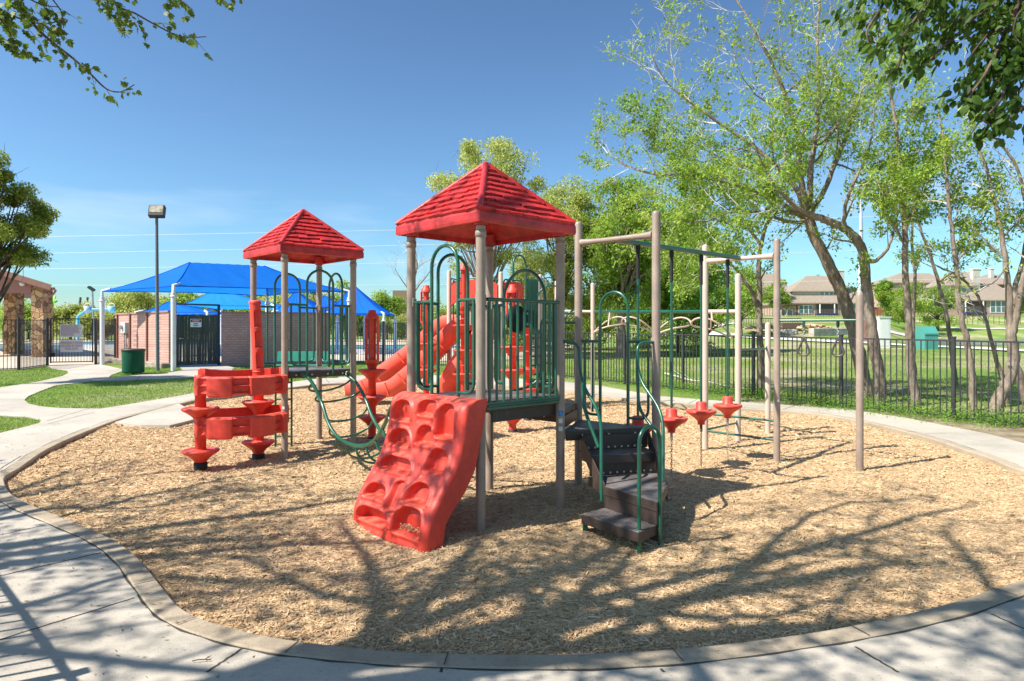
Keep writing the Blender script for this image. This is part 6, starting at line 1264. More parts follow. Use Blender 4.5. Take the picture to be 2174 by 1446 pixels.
class Tree:
    def __init__(s, seed, keep=None): s.rg = random.Random(seed); s.np = np.random.default_rng(seed); s.w = MB(); s.s = Seg(); s.lp = []; s.ld = []; s.keep = keep; s.rmin = .0065 if keep is None else .0035
    def ok(s, p): return s.keep is None or s.keep(p)
    def leafat(s, p, d): s.lp.append(tuple(p)); s.ld.append(tuple(d))
    def grow(s, p, d, L, r, lvl, up=.12, lf=1., ratio=.55, jit=.28, dens=1.):
        rg = s.rg; n = max(3, int(L / .22)) if lvl else 3; p = Vector(p); d = Vector(d).normalized(); pts = [p.copy()]; sl = L / n
        for i in range(n): d = (d + rv(rg) * jit * .5 + UZ * up * .35).normalized(); p = p + d * sl; pts.append(p.copy())
        rs = [r * (1 - .75 * i / n) for i in range(n + 1)]
        if not s.ok(pts[-1]) and s.keep is not None and lvl <= 2: return
        if r > .022: s.w.tube(pts, rs, 7 if r > .05 else 5, cap=False)
        else:
            for i in range(n):
                if s.ok(pts[i + 1]): s.s.add(pts[i], pts[i + 1], rs[i], rs[i + 1])
        if lvl == 0:
            for i in range(1, n + 1):
                if rg.random() < lf: s.leafat(pts[i], (pts[i] - pts[i - 1]))
            return
        nc = max(2, int(L * (3.2 if lvl > 1 else 5.5) * dens))
        for k in range(nc):
            t = .2 + .8 * (k + rg.random()) / nc; i = min(n - 1, int(t * n)); q = pts[i].lerp(pts[i + 1], t * n - i if t < 1 else 1); dd = (pts[i + 1] - pts[i]).normalized()
            sd = rv(rg); sd = (sd - dd * sd.dot(dd)).normalized(); nd = (dd * rg.uniform(.5, 1.1) + sd * .85 + UZ * up).normalized()
            s.grow(q, nd, L * ratio * rg.uniform(.6, 1.15) * (1.1 - .35 * t), max(s.rmin, rs[i] * .55), lvl - 1, up, lf, ratio, jit, dens)
        if lvl >= 1: s.grow(pts[-1], d, L * .4, rs[-1], 0 if lvl == 1 else lvl - 1, up, lf, ratio, jit, dens)
    def limb(s, pts, r0, r1, lvl=2, cl=(1.0, 2.0), every=.45, start=.3, up=.12, lf=1., side=10, dens=1., dirb=None, wob=.009):
        P = spline(pts, 6); n = len(P); P = [p + rv(s.rg) * wob * (0 < i < n - 1) for i, p in enumerate(P)]; rs = [r0 + (r1 - r0) * (i / (n - 1)) ** .8 for i in range(n)]
        s.w.tube(P, [q * (1 + .05 * s.rg.uniform(-1, 1)) for q in rs], side, cap=False); cl_ = [0]
        for i in range(1, n): cl_.append(cl_[-1] + (P[i] - P[i - 1]).length)
        T = cl_[-1]; x = start * T
        while x < T:
            i = max(1, next(k for k in range(n) if cl_[k] >= x)); dd = (P[i] - P[i - 1]).normalized(); sd = rv(s.rg); sd = (sd - dd * sd.dot(dd)).normalized(); nd = (dd * s.rg.uniform(.3, 1.) + sd + UZ * up + (dirb or Vector())).normalized()
            s.grow(P[i], nd, s.rg.uniform(*cl), min(rs[i] * .5, .03), lvl, up, lf, dens=dens); x += every * s.rg.uniform(.6, 1.4)
        if lvl: s.grow(P[-1], P[-1] - P[-2], cl[0] * .55, r1, max(1, lvl - 1), up, lf, dens=dens)
    def finish(s, name, loc, lab, cat='tree', group=None, bark=None, twig=None, leaf=None, tmpl=LF4, size=.09, k=6, spread=.1, droop=.6, lz=None, crown='crown'):
        loc = Vector(loc); T = thing(name, loc, lab, cat, group)
        if s.w.v: s.w.build('trunk', bark or BARK, T)
        if s.s.a: V, F = s.s.mesh(); npmesh('twigs', V, F, twig or TWIG, T)
        if s.lp and leaf:
            P = np.array(s.lp); D = np.array(s.ld); 
            if lz is not None: q = s.np.random(len(P)) < lz(P); P = P[q]; D = D[q]
            P = np.repeat(P, k, 0) ; D = np.repeat(unit(D), k, 0) * .7 + s.np.normal(0, .75, (len(P), 3)); D[:, 2] -= droop; P = P + s.np.normal(0, spread, P.shape)
            if s.keep is not None:
                m_ = np.array([s.keep(Vector(p)) for p in P]); P = P[m_]; D = D[m_]
            N = s.np.normal(0, .6, P.shape) + (0, 0, 1); V, F = scatter(P, D, N, size * s.np.uniform(.6, 1.25, len(P)), *tmpl); npmesh(crown, V, F, leaf, T)
        return T
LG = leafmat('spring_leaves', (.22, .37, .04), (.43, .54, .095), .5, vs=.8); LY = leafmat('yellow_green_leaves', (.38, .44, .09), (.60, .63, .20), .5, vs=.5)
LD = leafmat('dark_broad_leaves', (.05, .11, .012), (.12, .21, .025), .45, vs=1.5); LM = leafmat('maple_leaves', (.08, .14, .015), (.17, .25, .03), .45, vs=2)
LB_ = leafmat('bright_leaves', (.19, .34, .03), (.42, .54, .09), .5, vs=.4); LO = leafmat('oak_leaves', (.19, .28, .03), (.48, .52, .10), .4, vs=1.2)
def PX(pts, Y, dy=None): return [at(x, y, Y + (dy[i] if dy else 0)) for i, (x, y) in enumerate(pts)]
GRP = 'spring trees standing behind the right hand fence'
# leaning tree with the wide crown
bs = lambda x, y, Y: V3(at(x, y, Y), G(at(x, y, Y).x, Y) - .1)
Y = 16.6; t = Tree(11); t.limb([bs(1842, 860, Y)] + PX([(1832, 800), (1812, 700), (1788, 625), (1758, 560), (1728, 500), (1716, 462)], Y), .175, .12, 1, (.5, .9), 1.2, .5, lf=.8)
lfz = lambda P: np.clip(1.35 - (P[:, 2] - 3.6) / 4.6, .2, 1)
t.limb(PX([(1716, 465), (1680, 445), (1640, 420), (1560, 392), (1480, 375), (1400, 371), (1330, 352), (1290, 325)], Y, [0, -.1, -.3, -.5, -.6, -.4, 0, .2]), .075, .014, 2, (.9, 1.7), .36, .15)
t.limb(PX([(1716, 465), (1690, 400), (1640, 345), (1570, 290), (1490, 235), (1420, 180), (1385, 120)], Y, [0, .1, .3, .5, .6, .5, .4]), .085, .012, 2, (1.0, 1.9), .36, .2)
t.limb(PX([(1716, 462), (1700, 380), (1690, 280), (1650, 160), (1600, 60), (1545, -30)], Y, [0, -.2, -.5, -.7, -.8, -.6]), .09, .015, 2, (1.0, 1.9), .36, .2)
t.limb(PX([(1718, 460), (1722, 350), (1738, 230), (1735, 100), (1745, -60)], Y, [0, .2, .4, .3, .2]), .09, .02, 2, (1.0, 1.9), .36, .2)
t.limb(PX([(1718, 460), (1760, 380), (1800, 280), (1840, 160), (1880, 40), (1900, -60)], Y, [0, .3, .7, .9, 1.0, 1.0]), .08, .015, 2, (1.0, 1.8), .38, .2)
t.limb(PX([(1714, 470), (1670, 470), (1610, 450), (1550, 452), (1490, 470), (1440, 470)], Y, [0, -.4, -.9, -1.3, -1.6, -1.7]), .05, .01, 2, (.8, 1.5), .36, .2, up=.0)
t.limb(PX([(1716, 465), (1660, 430), (1600, 360), (1520, 330), (1450, 290)], Y, [0, .5, 1.1, 1.6, 2.0]), .06, .01, 2, (.9, 1.7), .36, .2)
t.finish('leaning_tree', bs(1842, 860, Y), 'wide crowned tree whose thick trunk leans left behind the trapeze bar', leaf=LG, size=.088, k=13, spread=.075, droop=.35, lz=lfz, group=GRP)
# right neighbour arching left into the same crown
Y = 15.6; t = Tree(12); t.limb([bs(1870, 866, Y)] + PX([(1866, 800), (1850, 700), (1838, 600), (1830, 530), (1800, 490), (1760, 470), (1725, 458), (1690, 452)], Y), .14, .075, 1, (.5, 1.), .9, .5, lf=.9)
t.limb(PX([(1832, 545), (1852, 555), (1880, 535), (1895, 500), (1905, 460), (1925, 400)], Y, [0, -.1, -.2, -.2, 0, .1]), .06, .01, 2, (.7, 1.2), .4, .3)
t.limb(PX([(1735, 460), (1690, 440), (1650, 400), (1620, 350), (1600, 300)], Y, [0, -.3, -.6, -.8, -1]), .06, .01, 2, (.9, 1.6), .34, .2)
t.limb(PX([(1790, 484), (1800, 420), (1830, 350), (1850, 290), (1860, 200)], Y, [0, -.2, -.3, -.5, -.5]), .05, .01, 2, (.9, 1.5), .36, .2)
t.finish('arching_tree', bs(1870, 866, Y), 'tree with a stout limb arching left into the wide crown, right of the short post', leaf=LG, size=.092, k=12, spread=.08, droop=.4, lz=lfz, group=GRP)
# straight trunk with a low left fork
Y = 18.6; t = Tree(13); t.limb([bs(1617, 848, Y)] + PX([(1617, 780), (1612, 700), (1613, 620), (1610, 560), (1618, 510), (1632, 460)], Y), .11, .045, 1, (.5, 1.), .7, .6)
t.limb(PX([(1608, 650), (1590, 610), (1560, 570), (1530, 545), (1480, 535), (1440, 540)], Y, [0, -.2, -.3, -.4, -.6, -.7]), .06, .01, 2, (.8, 1.3), .4, .4, up=.0)
t.limb(PX([(1615, 520), (1580, 480), (1530, 470), (1480, 440)], Y, [0, .2, .3, .3]), .05, .01, 2, (.9, 1.5), .35, .2)
t.limb(PX([(1625, 480), (1660, 430), (1680, 380)], Y, [0, .2, .3]), .045, .01, 2, (.9, 1.5), .35, .1)
t.finish('forked_tree', bs(1617, 848, Y), 'straight grey trunked tree with a low left fork, between two cream posts', leaf=LG, size=.092, k=12, spread=.08, droop=.4, lz=lfz, group=GRP)
def thin(seed, base, pts, Y, r, lab, top, extra=(), name='slender_tree', lvl=2, lfk=1., every=.5):
    t = Tree(seed); t.limb([bs(*base, Y)] + PX(pts, Y), r, r * .3, lvl, (.7, 1.3), every, .5, lf=lfk)
    for e, rr_, dy in extra: t.limb(PX(e, Y, dy), rr_, .008, lvl, (.6, 1.2), every * .8, .2, lf=lfk)
    t.finish(name, bs(*base, Y), lab, leaf=LG, size=.092, k=13, spread=.075, droop=.4, lz=lambda P: np.clip(1.2 - (P[:, 2] - 3.4) / 6, .3, 1) * lfk, group=GRP)
thin(14, (1948, 866), [(1932, 780), (1930, 700), (1922, 580), (1920, 480), (1912, 400), (1905, 300), (1890, 180)], 15.0, .10, 'upright dark trunk with a knobbly bulge near its foot, left of the teal box', 0, [([(1920, 480), (1960, 400), (1990, 330)], .03, [0, .2, .3]), ([(1921, 520), (1880, 450), (1850, 420)], .03, [0, -.2, -.3])])
thin(15, (1942, 800), [(1938, 700), (1942, 600), (1936, 480), (1945, 380)], 21.0, .08, 'thin pale stem just behind the upright bulging trunk', 0)
thin(16, (2030, 850), [(2022, 760), (2012, 685), (1992, 600), (1974, 540), (1950, 470), (1930, 380)], 19.5, .08, 'slim trunk leaning left right beside the teal box, partly behind a fence post', 0, lfk=.8)
thin(17, (2066, 874), [(2064, 800), (2050, 714), (2034, 630), (2030, 570), (2020, 480), (2010, 380), (2000, 270)], 14.2, .08, 'bowed brown trunk left of the right hand house chimney', 0, [([(2030, 560), (2080, 480), (2110, 420)], .03, [0, .2, .4])])
thin(18, (2138, 878), [(2130, 816), (2110, 743), (2094, 685), (2076, 630), (2040, 590), (1990, 565)], 14.8, .058, 'thin crooked trunk curving left in front of the right hand house', 0, lfk=.35)
t = Tree(19); Y = 13.6; t.limb([bs(2103, 890, Y)] + PX([(2118, 850), (2140, 810), (2152, 765), (2148, 720)], Y), .125, .10, 0, (.3, .5), 3, .9, lf=0)
t.limb(PX([(2148, 722), (2143, 670), (2140, 600), (2130, 520), (2110, 420), (2085, 330), (2060, 250)], Y, [0, 0, 0, .1, .2, .3, .3]), .09, .015, 2, (.8, 1.5), .5, .35, lf=.5)
t.limb(PX([(2148, 722), (2158, 670), (2170, 600), (2190, 500), (2200, 380)], Y, [0, -.05, -.1, -.1, 0]), .085, .02, 2, (.8, 1.5), .5, .4, lf=.5)
t.limb(PX([(2138, 560), (2110, 600), (2060, 610)], Y, [0, -.2, -.3]), .03, .006, 1, (.5, .9), .3, .2, lf=.2)
t.finish('twisted_tree', bs(2103, 890, Y), 'twisted trunk splitting in a tall fork near the right edge of the picture', leaf=LG, size=.08, k=5, spread=.07, lz=lambda P: np.full(len(P), .8), group=GRP)
t = Tree(20); Y = 14.4; t.limb([bs(2185, 880, Y)] + PX([(2165, 800), (2152, 757), (2150, 650), (2180, 500), (2160, 360), (2100, 280)], Y), .10, .02, 2, (.8, 1.6), .5, .5, lf=.25)
t.finish('bare_tree', bs(2185, 880, Y), 'mostly bare grey twigged tree at the far right edge behind the fork', leaf=LG, size=.075, k=4, spread=.07, lz=lambda P: np.full(len(P), .6), group=GRP)
# ------------------------------------------------------------------ trees whose crowns hang over the camera
def keepout(p):
    return not inview(p, 25)
AB = Vector((-6.4, 1.0, 0)); t = Tree(31, keepout)
t.limb([V3(AB, -.1), AB + Vector((.15, .1, 1.5)), AB + Vector((.4, .2, 3.0)), AB + Vector((.9, .4, 4.6)), AB + Vector((1.5, .7, 6.6)), AB + Vector((2.2, .9, 9.0))], .24, .08, 2, (1.2, 2.0), .6, .5, lf=.7, dens=.8)
for a_, L, z0, rz_ in ((-.25, 5.6, 3.4, 2.6), (.15, 5.6, 4.4, 3.2), (-.8, 5.2, 4.2, 2.7), (.55, 5.0, 5.2, 2.6), (-1.4, 4.4, 4.8, 2.6), (1.1, 3.6, 5.5, 3), (.0, 5.0, 6.0, 3.0)):
    d = Vector((math.cos(a_), math.sin(a_), 0)); s0 = AB + Vector((.15 * z0, .08 * z0, z0)); t.limb([s0, s0 + d * L * .3 + UZ * rz_ * .45, s0 + d * L * .65 + UZ * rz_ * .8, s0 + d * L + UZ * rz_], .13, .03, 2, (1.0, 1.8), .52, .25, lf=.7, up=.05, dens=.7)
OVL = dict(group='big trees standing behind the camera whose branches hang over the playground')
t.finish('overhanging_maple', AB, 'maple out of frame on the left whose crown dapples the mulch', bark=BARKD, twig=BARKD, leaf=LM, tmpl=LF4, size=.11, k=7, spread=.13, droop=.4, lz=lambda P: np.full(len(P), .42), **OVL)
CB = Vector((-3.4, -2.0, 0)); t = Tree(32, keepout)
t.limb([V3(CB, -.1), CB + Vector((.1, .1, 2.)), CB + Vector((.2, .2, 4.0)), CB + Vector((.1, .5, 7.)), CB + Vector((.4, .7, 9.5))], .26, .08, 2, (1.2, 2.0), .6, .5, lf=.7, dens=.8)
for a_, L, z0, rz_ in ((-.2, 6.4, 4.0, 3.0), (.3, 6.0, 4.6, 2.8), (.8, 5.6, 4.4, 2.6), (1.4, 4.8, 5.4, 2.9), (-.7, 5.2, 5.2, 2.6), (.1, 6.0, 6.2, 2.6), (.55, 5.6, 6.4, 2.4), (2.0, 4.2, 5.2, 2.4)):
    d = Vector((math.cos(a_), math.sin(a_), 0)); s0 = CB + Vector((.05 * z0, .06 * z0, z0)); t.limb([s0, s0 + d * L * .3 + UZ * rz_ * .45, s0 + d * L * .65 + UZ * rz_ * .8, s0 + d * L + UZ * rz_], .14, .03, 2, (1.0, 1.8), .6, .25, lf=.7, up=.05, dens=.65)
def over(px, h):
    g = hp(*px); k = h / math.tan(R(SUN_EL)); return Vector((g.x + SX / hn * k, g.y + SY / hn * k, g.z + h))
for pts, r0, r1 in (([(690, 1440, 4.9), (780, 1370, 5.2), (880, 1285, 5.6), (960, 1210, 6.0), (1010, 1150, 6.4)], .13, .05), ([(720, 1410, 5.0), (790, 1330, 5.3), (795, 1250, 5.6), (765, 1170, 6.0), (720, 1110, 6.4)], .09, .035), ([(960, 1446, 5.2), (1090, 1400, 5.4), (1190, 1330, 5.6), (1240, 1250, 6.0), (1330, 1170, 6.4)], .12, .045),
                    ([(1090, 1400, 5.4), (1250, 1360, 5.6), (1400, 1300, 5.9), (1560, 1230, 6.2), (1720, 1190, 6.6)], .09, .03), ([(880, 1285, 5.6), (760, 1270, 6.0), (640, 1240, 6.4), (520, 1180, 6.8)], .06, .025), ([(1190, 1330, 5.6), (1120, 1260, 6.0), (1060, 1200, 6.4)], .06, .03), ([(1560, 1230, 6.2), (1640, 1140, 6.6), (1760, 1080, 7.0), (1900, 1060, 7.4)], .06, .025), ([(1400, 1300, 5.9), (1620, 1310, 6.4), (1800, 1250, 6.8)], .06, .025)):
    Q = [over((x, y), h) for x, y, h in pts]; t.limb(Q, r0, r1, 1, (.6, 1.2), .34, .2, lf=.7, up=.02, side=8)
st = over((690, 1440), 4.9); t.w.tube(spline([CB + Vector((.1, .1, 3.2)), CB.lerp(st, .5) + UZ * 1.6, st], 5), .14, 8); st2 = over((960, 1446), 5.2); t.w.tube(spline([CB + Vector((.1, .2, 3.6)), CB.lerp(st2, .5) + UZ * 2.2, st2], 5), .13, 8)
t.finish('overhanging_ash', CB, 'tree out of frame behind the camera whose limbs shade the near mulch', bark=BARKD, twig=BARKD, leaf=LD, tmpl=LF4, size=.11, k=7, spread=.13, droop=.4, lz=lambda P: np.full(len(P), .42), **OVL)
FB = Vector((-9.6, 2.6, 0)); t = Tree(34, keepout)
t.limb([V3(FB, -.1), FB + Vector((.1, 0, 2.)), FB + Vector((.2, .1, 4.0)), FB + Vector((.3, .2, 6.)), FB + Vector((.6, .3, 8.))], .2, .07, 2, (1.2, 2.0), .6, .5, lf=.7, dens=.8)
for a_, L, z0, rz_ in ((.3, 4.2, 3.6, 2.6), (-.4, 4.2, 3.8, 2.6), (1.1, 4.0, 3.6, 2.4), (1.9, 3.6, 4.2, 2.6), (-1.3, 3.6, 4.2, 2.6), (.7, 4.2, 5.2, 2.6)):
    d = Vector((math.cos(a_), math.sin(a_), 0)); s0 = FB + Vector((.04 * z0, .03 * z0, z0)); t.limb([s0, s0 + d * L * .3 + UZ * rz_ * .45, s0 + d * L * .65 + UZ * rz_ * .8, s0 + d * L + UZ * rz_], .12, .03, 2, (1.0, 1.8), .55, .25, lf=.7, up=.05, dens=.65)
for pts, r0, r1 in (([(-330, 1120, 4.4), (-100, 1075, 4.8), (100, 1040, 5.2), (300, 1005, 5.6), (520, 985, 6.0)], .08, .03), ([(-300, 1180, 4.6), (-60, 1110, 5.0), (120, 1075, 5.3), (300, 1078, 5.6), (470, 1050, 6.0)], .07, .025), ([(-300, 1250, 4.6), (-50, 1220, 4.9), (200, 1180, 5.3), (420, 1150, 5.8), (600, 1130, 6.2)], .08, .03), ([(-200, 1330, 4.6), (60, 1300, 4.9), (300, 1230, 5.4), (500, 1230, 5.8)], .06, .03)):
    t.limb([over((x, y), h) for x, y, h in pts], r0, r1, 1, (.6, 1.2), .34, .2, lf=.7, up=.02, side=8)
t.finish('overhanging_pecan', FB, 'tree out of frame far left whose shade reaches the left part of the mulch', bark=BARKD, twig=BARKD, leaf=LG, tmpl=LF4, size=.11, k=7, spread=.13, droop=.4, lz=lambda P: np.full(len(P), .42), **OVL)
# the two leafy sprays that reach into the top left of the picture: part of the maple
def spray(tree, pts, seed, r, tmpl, size, k, every=.11, tl=(.12, .3), lf=1., leaf=LM, dn=.5, spread=.03):
    """a hanging branch with alternating leafy twiglets"""
    rg = random.Random(seed); nr = np.random.default_rng(seed); P = spline(pts, 8); n = len(P); tree.w.tube(P, [r * (1 - .8 * i / (n - 1)) + .002 for i in range(n)], 6, cap=False)
    x = 0.; i = 0
    for i in range(1, n):
        L = (P[i] - P[i - 1]).length; x += L
        while x > every:
            x -= every; q = P[i - 1].lerp(P[i], rg.random()); dd = (P[i] - P[i - 1]).normalized(); sd = rv(rg); sd = (sd - dd * sd.dot(dd)).normalized(); l_ = rg.uniform(*tl) * (1.2 - .6 * i / n)
            d2_ = (dd * .7 + sd * .8 - UZ * .35).normalized(); e = q + d2_ * l_; tree.s.add(q, e, .0028, .0016)
            for f in np.linspace(.25, 1, max(2, int(l_ / .05))): tree.leafat(q.lerp(e, f), d2_ - UZ * dn)
def leaves_to(T, tree, leaf, tmpl, size, k, spread, droop, nm='leaves'):
    P = np.array(tree.lp); D = np.array(tree.ld); P = np.repeat(P, k, 0); D = np.repeat(unit(D), k, 0) + tree.np.normal(0, .5, (len(P), 3)); D[:, 2] -= droop; P = P + tree.np.normal(0, spread, P.shape); N = tree.np.normal(0, .5, P.shape) + (0, -.3, .8)
    V, F = scatter(P, D, N, size * tree.np.uniform(.6, 1.2, len(P)), *tmpl); return V, F
def sprays(parent, seed, specs, leaf, tmpl, size, k, spread, droop, Yn, tl=(.12, .3)):
    for i, (pts, r) in enumerate(specs):
        t = Tree(seed + i); spray(t, [at(x, y, yy) for x, y, yy in pts], seed * 10 + i, r, tmpl, size, k, tl=tl)
        bo = t.w.build('bough', BARKD, parent); V, F = t.s.mesh(); npmesh('twigs', V, F, BARKD, bo)
        V, F = leaves_to(parent, t, leaf, tmpl, size, k, spread, droop); npmesh('leaves', V, F, leaf, bo)
mp = bpy.data.objects['overhanging_maple']; ash = bpy.data.objects['overhanging_ash']
TOPY = -180
sprays(mp, 41, [([(-30, -150, 5.2), (38, 0, 5.4), (70, 50, 5.5), (105, 85, 5.6), (150, 120, 5.7), (190, 155, 5.8), (225, 188, 5.9), (255, 195, 5.9), (285, 180, 6.0)], .012),
                ([(180, -130, 5.3), (240, 0, 5.6), (290, 30, 5.7), (340, 58, 5.8), (385, 78, 5.9), (438, 78, 6.0)], .009), ([(-120, -60, 5.2), (-30, 0, 5.3), (20, 30, 5.4), (60, 45, 5.5), (100, 50, 5.5), (140, 40, 5.6)], .008), ([(-60, -20, 5.2), (0, 40, 5.3), (20, 70, 5.4), (30, 88, 5.4)], .006),
                ([(60, -110, 5.3), (100, -20, 5.4), (130, 25, 5.5), (135, 60, 5.5)], .006), ([(160, -80, 5.4), (205, -10, 5.6), (235, 30, 5.7), (258, 62, 5.7)], .005), ([(310, -60, 5.6), (350, -20, 5.8), (390, 5, 5.8), (410, 22, 5.8)], .005), ([(-80, 20, 5.3), (-30, 55, 5.3), (0, 90, 5.3), (2, 96, 5.3)], .005), ([(420, -60, 5.8), (455, -20, 5.9), (482, 8, 5.9)], .004), ([(-20, -60, 5.2), (50, -10, 5.3), (90, 10, 5.4), (125, 15, 5.5)], .006)], LM, LFM, .062, 3, .02, .35, 5)
RS_ = [([(1960, -160, 4.6), (1900, -40, 4.6), (1865, 30, 4.5), (1840, 80, 4.4), (1850, 110, 4.4)], .012), ([(2060, -160, 4.5), (2000, -20, 4.5), (1950, 60, 4.4), (1920, 120, 4.3), (1905, 175, 4.3), (1890, 185, 4.3)], .012),
      ([(2130, -120, 4.4), (2090, 0, 4.4), (2050, 70, 4.3), (2000, 120, 4.3), (1975, 150, 4.2)], .012), ([(2200, -60, 4.3), (2150, 40, 4.3), (2120, 120, 4.2), (2090, 190, 4.1), (2060, 240, 4.1), (2040, 290, 4.1)], .013),
      ([(2260, 60, 4.2), (2190, 130, 4.2), (2150, 200, 4.1), (2120, 260, 4.0), (2090, 300, 4.0), (2100, 315, 4.0)], .012), ([(2280, 160, 4.2), (2210, 230, 4.1), (2165, 280, 4.0), (2130, 310, 4.0)], .01), ([(2240, -40, 4.4), (2170, 20, 4.4), (2120, 60, 4.3), (2080, 110, 4.2), (2050, 160, 4.2)], .01),
      ([(1880, -120, 4.7), (1850, -40, 4.6), (1830, 20, 4.6), (1815, 45, 4.6)], .008), ([(2100, -140, 4.6), (2040, -30, 4.6), (1990, 20, 4.5), (1940, 40, 4.5)], .01), ([(2260, 10, 4.4), (2180, 90, 4.3), (2140, 150, 4.2), (2100, 230, 4.2)], .01), ([(2230, 200, 4.1), (2180, 160, 4.1), (2140, 110, 4.2), (2110, 60, 4.2)], .008),
      ([(2200, 320, 4.1), (2170, 270, 4.1), (2140, 225, 4.1), (2110, 200, 4.1)], .006), ([(2020, -150, 4.2), (1990, -60, 4.2), (1970, 0, 4.2), (1935, 60, 4.1), (1915, 95, 4.1)], .01), ([(2260, -80, 4.1), (2200, -10, 4.1), (2160, 40, 4.1), (2150, 90, 4.1)], .01), ([(2190, -100, 4.2), (2150, -40, 4.2), (2090, 30, 4.2), (2030, 50, 4.2)], .01), ([(2250, 120, 4.3), (2200, 170, 4.3), (2165, 225, 4.3), (2165, 262, 4.3)], .008)]
RS = [([(x, y if y < 0 else y * .84, yy) for x, y, yy in pts], r) for pts, r in RS_]
EB = Vector((6.6, 1.6, 0)); t = Tree(33, keepout)
t.limb([V3(EB, -.1), EB + Vector((-.1, .1, 2.)), EB + Vector((-.3, .2, 3.6)), EB + Vector((-.6, .3, 6.)), EB + Vector((-.8, .3, 8.))], .2, .06, 2, (1.0, 1.8), .5, .5, lf=.9)
for a_, L, z0, rz_ in ((2.4, 3.0, 3.4, 1.6), (2.9, 3.0, 4.0, 2.0), (1.8, 2.8, 3.8, 1.8), (.6, 3.0, 4.2, 2.), (-1.2, 3, 4.4, 2.2)):
    d = Vector((math.cos(a_), math.sin(a_), 0)); s0 = EB + Vector((-.08 * z0, .06 * z0, z0)); t.limb([s0, s0 + d * L * .3 + UZ * rz_ * .45, s0 + d * L * .65 + UZ * rz_ * .8, s0 + d * L + UZ * rz_], .08, .015, 2, (.9, 1.5), .34, .2, lf=.9, up=.05)
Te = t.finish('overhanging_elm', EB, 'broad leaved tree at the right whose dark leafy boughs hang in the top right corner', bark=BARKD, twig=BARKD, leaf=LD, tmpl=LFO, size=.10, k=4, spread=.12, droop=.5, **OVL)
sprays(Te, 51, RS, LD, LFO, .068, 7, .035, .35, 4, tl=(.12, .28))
# ------------------------------------------------------------------ clumped background trees
def clump_tree(name, base, H, Rr, seed, leaf, lab, n=12000, size=.16, trunk=.14, nc=26, sq=1., low=.28, group=None, bark=None, dens=.5, gaps=.5, limbs=True):
    nr = np.random.default_rng(seed); rg = random.Random(seed); base = Vector(base); zc = H * (1 + low) / 2; hz = H * (1 - low) / 2; C = []
    for i in range(nc):
        v = unit(nr.normal(0, 1, (1, 3)))[0] * nr.random() ** .38; prof = 1 - .25 * max(0, v[2]); C.append((v[0] * Rr * .85 * prof, v[1] * Rr * .85 * prof, zc + v[2] * hz * .92))
    C = np.array(C); rad = Rr * nr.uniform(.2, .42, nc) * sq; which = nr.integers(0, nc, n); u = unit(nr.normal(0, 1, (n, 3))) * (nr.random((n, 1)) ** .45); P = C[which] + u * rad[which][:, None] * (1, 1, .75)
    hole = fbm(P[:, 0] * 1.0, P[:, 2] * 1.0 + P[:, 1] * .7, seed, 3, 2.6 / max(.6, Rr * .45)); P = P[hole > -gaps]
    T = thing(name, base, lab, 'tree', group); mb = MB(); sg = Seg()
    top = Vector((rg.uniform(-.1, .1) * Rr, 0, H * .75)); mb.tube([base + p for p in spline([Vector((0, 0, -.2)), Vector((rg.uniform(-.1, .1), 0, H * .3)), top], 4)], [trunk * (1 - .09 * i) for i in range(9)], 8, cap=False)
    for c in C:
        c = Vector(c); t0 = rg.uniform(.25, .6); s0 = Vector((0, 0, H * t0 * .8)); mid = s0.lerp(c, .5) + rv(rg) * Rr * .06; mb.tube([base + p for p in spline([s0, mid, c], 3)], [trunk * .35 * (1 - .13 * i) for i in range(7)], 5, cap=False)
        for k in range(7):
            e = c + rv(rg) * Rr * .13; m2 = c.lerp(e, .5) + rv(rg) * Rr * .04; sg.add(base + c, base + m2, trunk * .07, trunk * .05); sg.add(base + m2, base + e, trunk * .05, trunk * .025)
    mb.build('trunk', bark or BARKD, T); V, F = sg.mesh(); npmesh('twigs', V, F, bark or BARKD, T)
    D = nr.normal(0, 1, P.shape); D[:, 2] -= .3; N = nr.normal(0, .6, P.shape) + (0, 0, .9); V, F = scatter(P + np.array(base), D, N, size * nr.uniform(.6, 1.3, len(P)), *LF4); npmesh('crown', V, F, leaf, T); return T
def ct(name, x, ytop, ybase, wpx, Y, seed, leaf, lab, **k):
    b = at(x, 0, Y); g = G(b.x, Y); H = at(0, ytop, Y).z - g; return clump_tree(name, (b.x, Y, g), H, wpx / 2 / FP * Y, seed, leaf, lab, **k)
ct('tall_tree', 1035, 262, 0, 300, 33, 61, LY, 'thin pale yellow green tree rising behind the nearer red roof', n=26000, size=.14, nc=60, low=.3, gaps=.3, bark=BARK, sq=.6)
ct('tall_tree', 1195, 358, 0, 230, 37, 62, LY, 'hazy yellow green tree directly right of the nearer red roof', n=42000, size=.15, nc=60, low=.1, gaps=.7, sq=.85)
ct('tall_tree', 1320, 372, 0, 260, 35, 63, LG, 'green tree with a leaning dark trunk behind the cream hand loops', n=42000, size=.15, nc=60, low=.2, gaps=.7, sq=.85, bark=BARK, trunk=.3)
ct('tall_tree', 1440, 385, 0, 250, 40, 64, LB_, 'rich green tree behind the hanging pods beam', n=42000, size=.17, nc=60, low=.1, gaps=.7, sq=.9)
ct('bushy_tree', 1500, 570, 0, 190, 36, 65, LB_, 'dense deep green bushy tree low behind the hanging pod rods', n=14000, size=.14, nc=30, low=.05, gaps=.6)
ct('bushy_tree', 1230, 560, 0, 220, 44, 66, LG, 'leafy understorey tree behind the arched stair guard', n=12000, size=.17, nc=30, low=.0, gaps=.6)
ct('bushy_tree', 1110, 600, 0, 200, 42, 67, LG, 'leafy understorey tree behind the green pipe panel of the far playground set', n=12000, size=.17, nc=30, low=.0, gaps=.6)
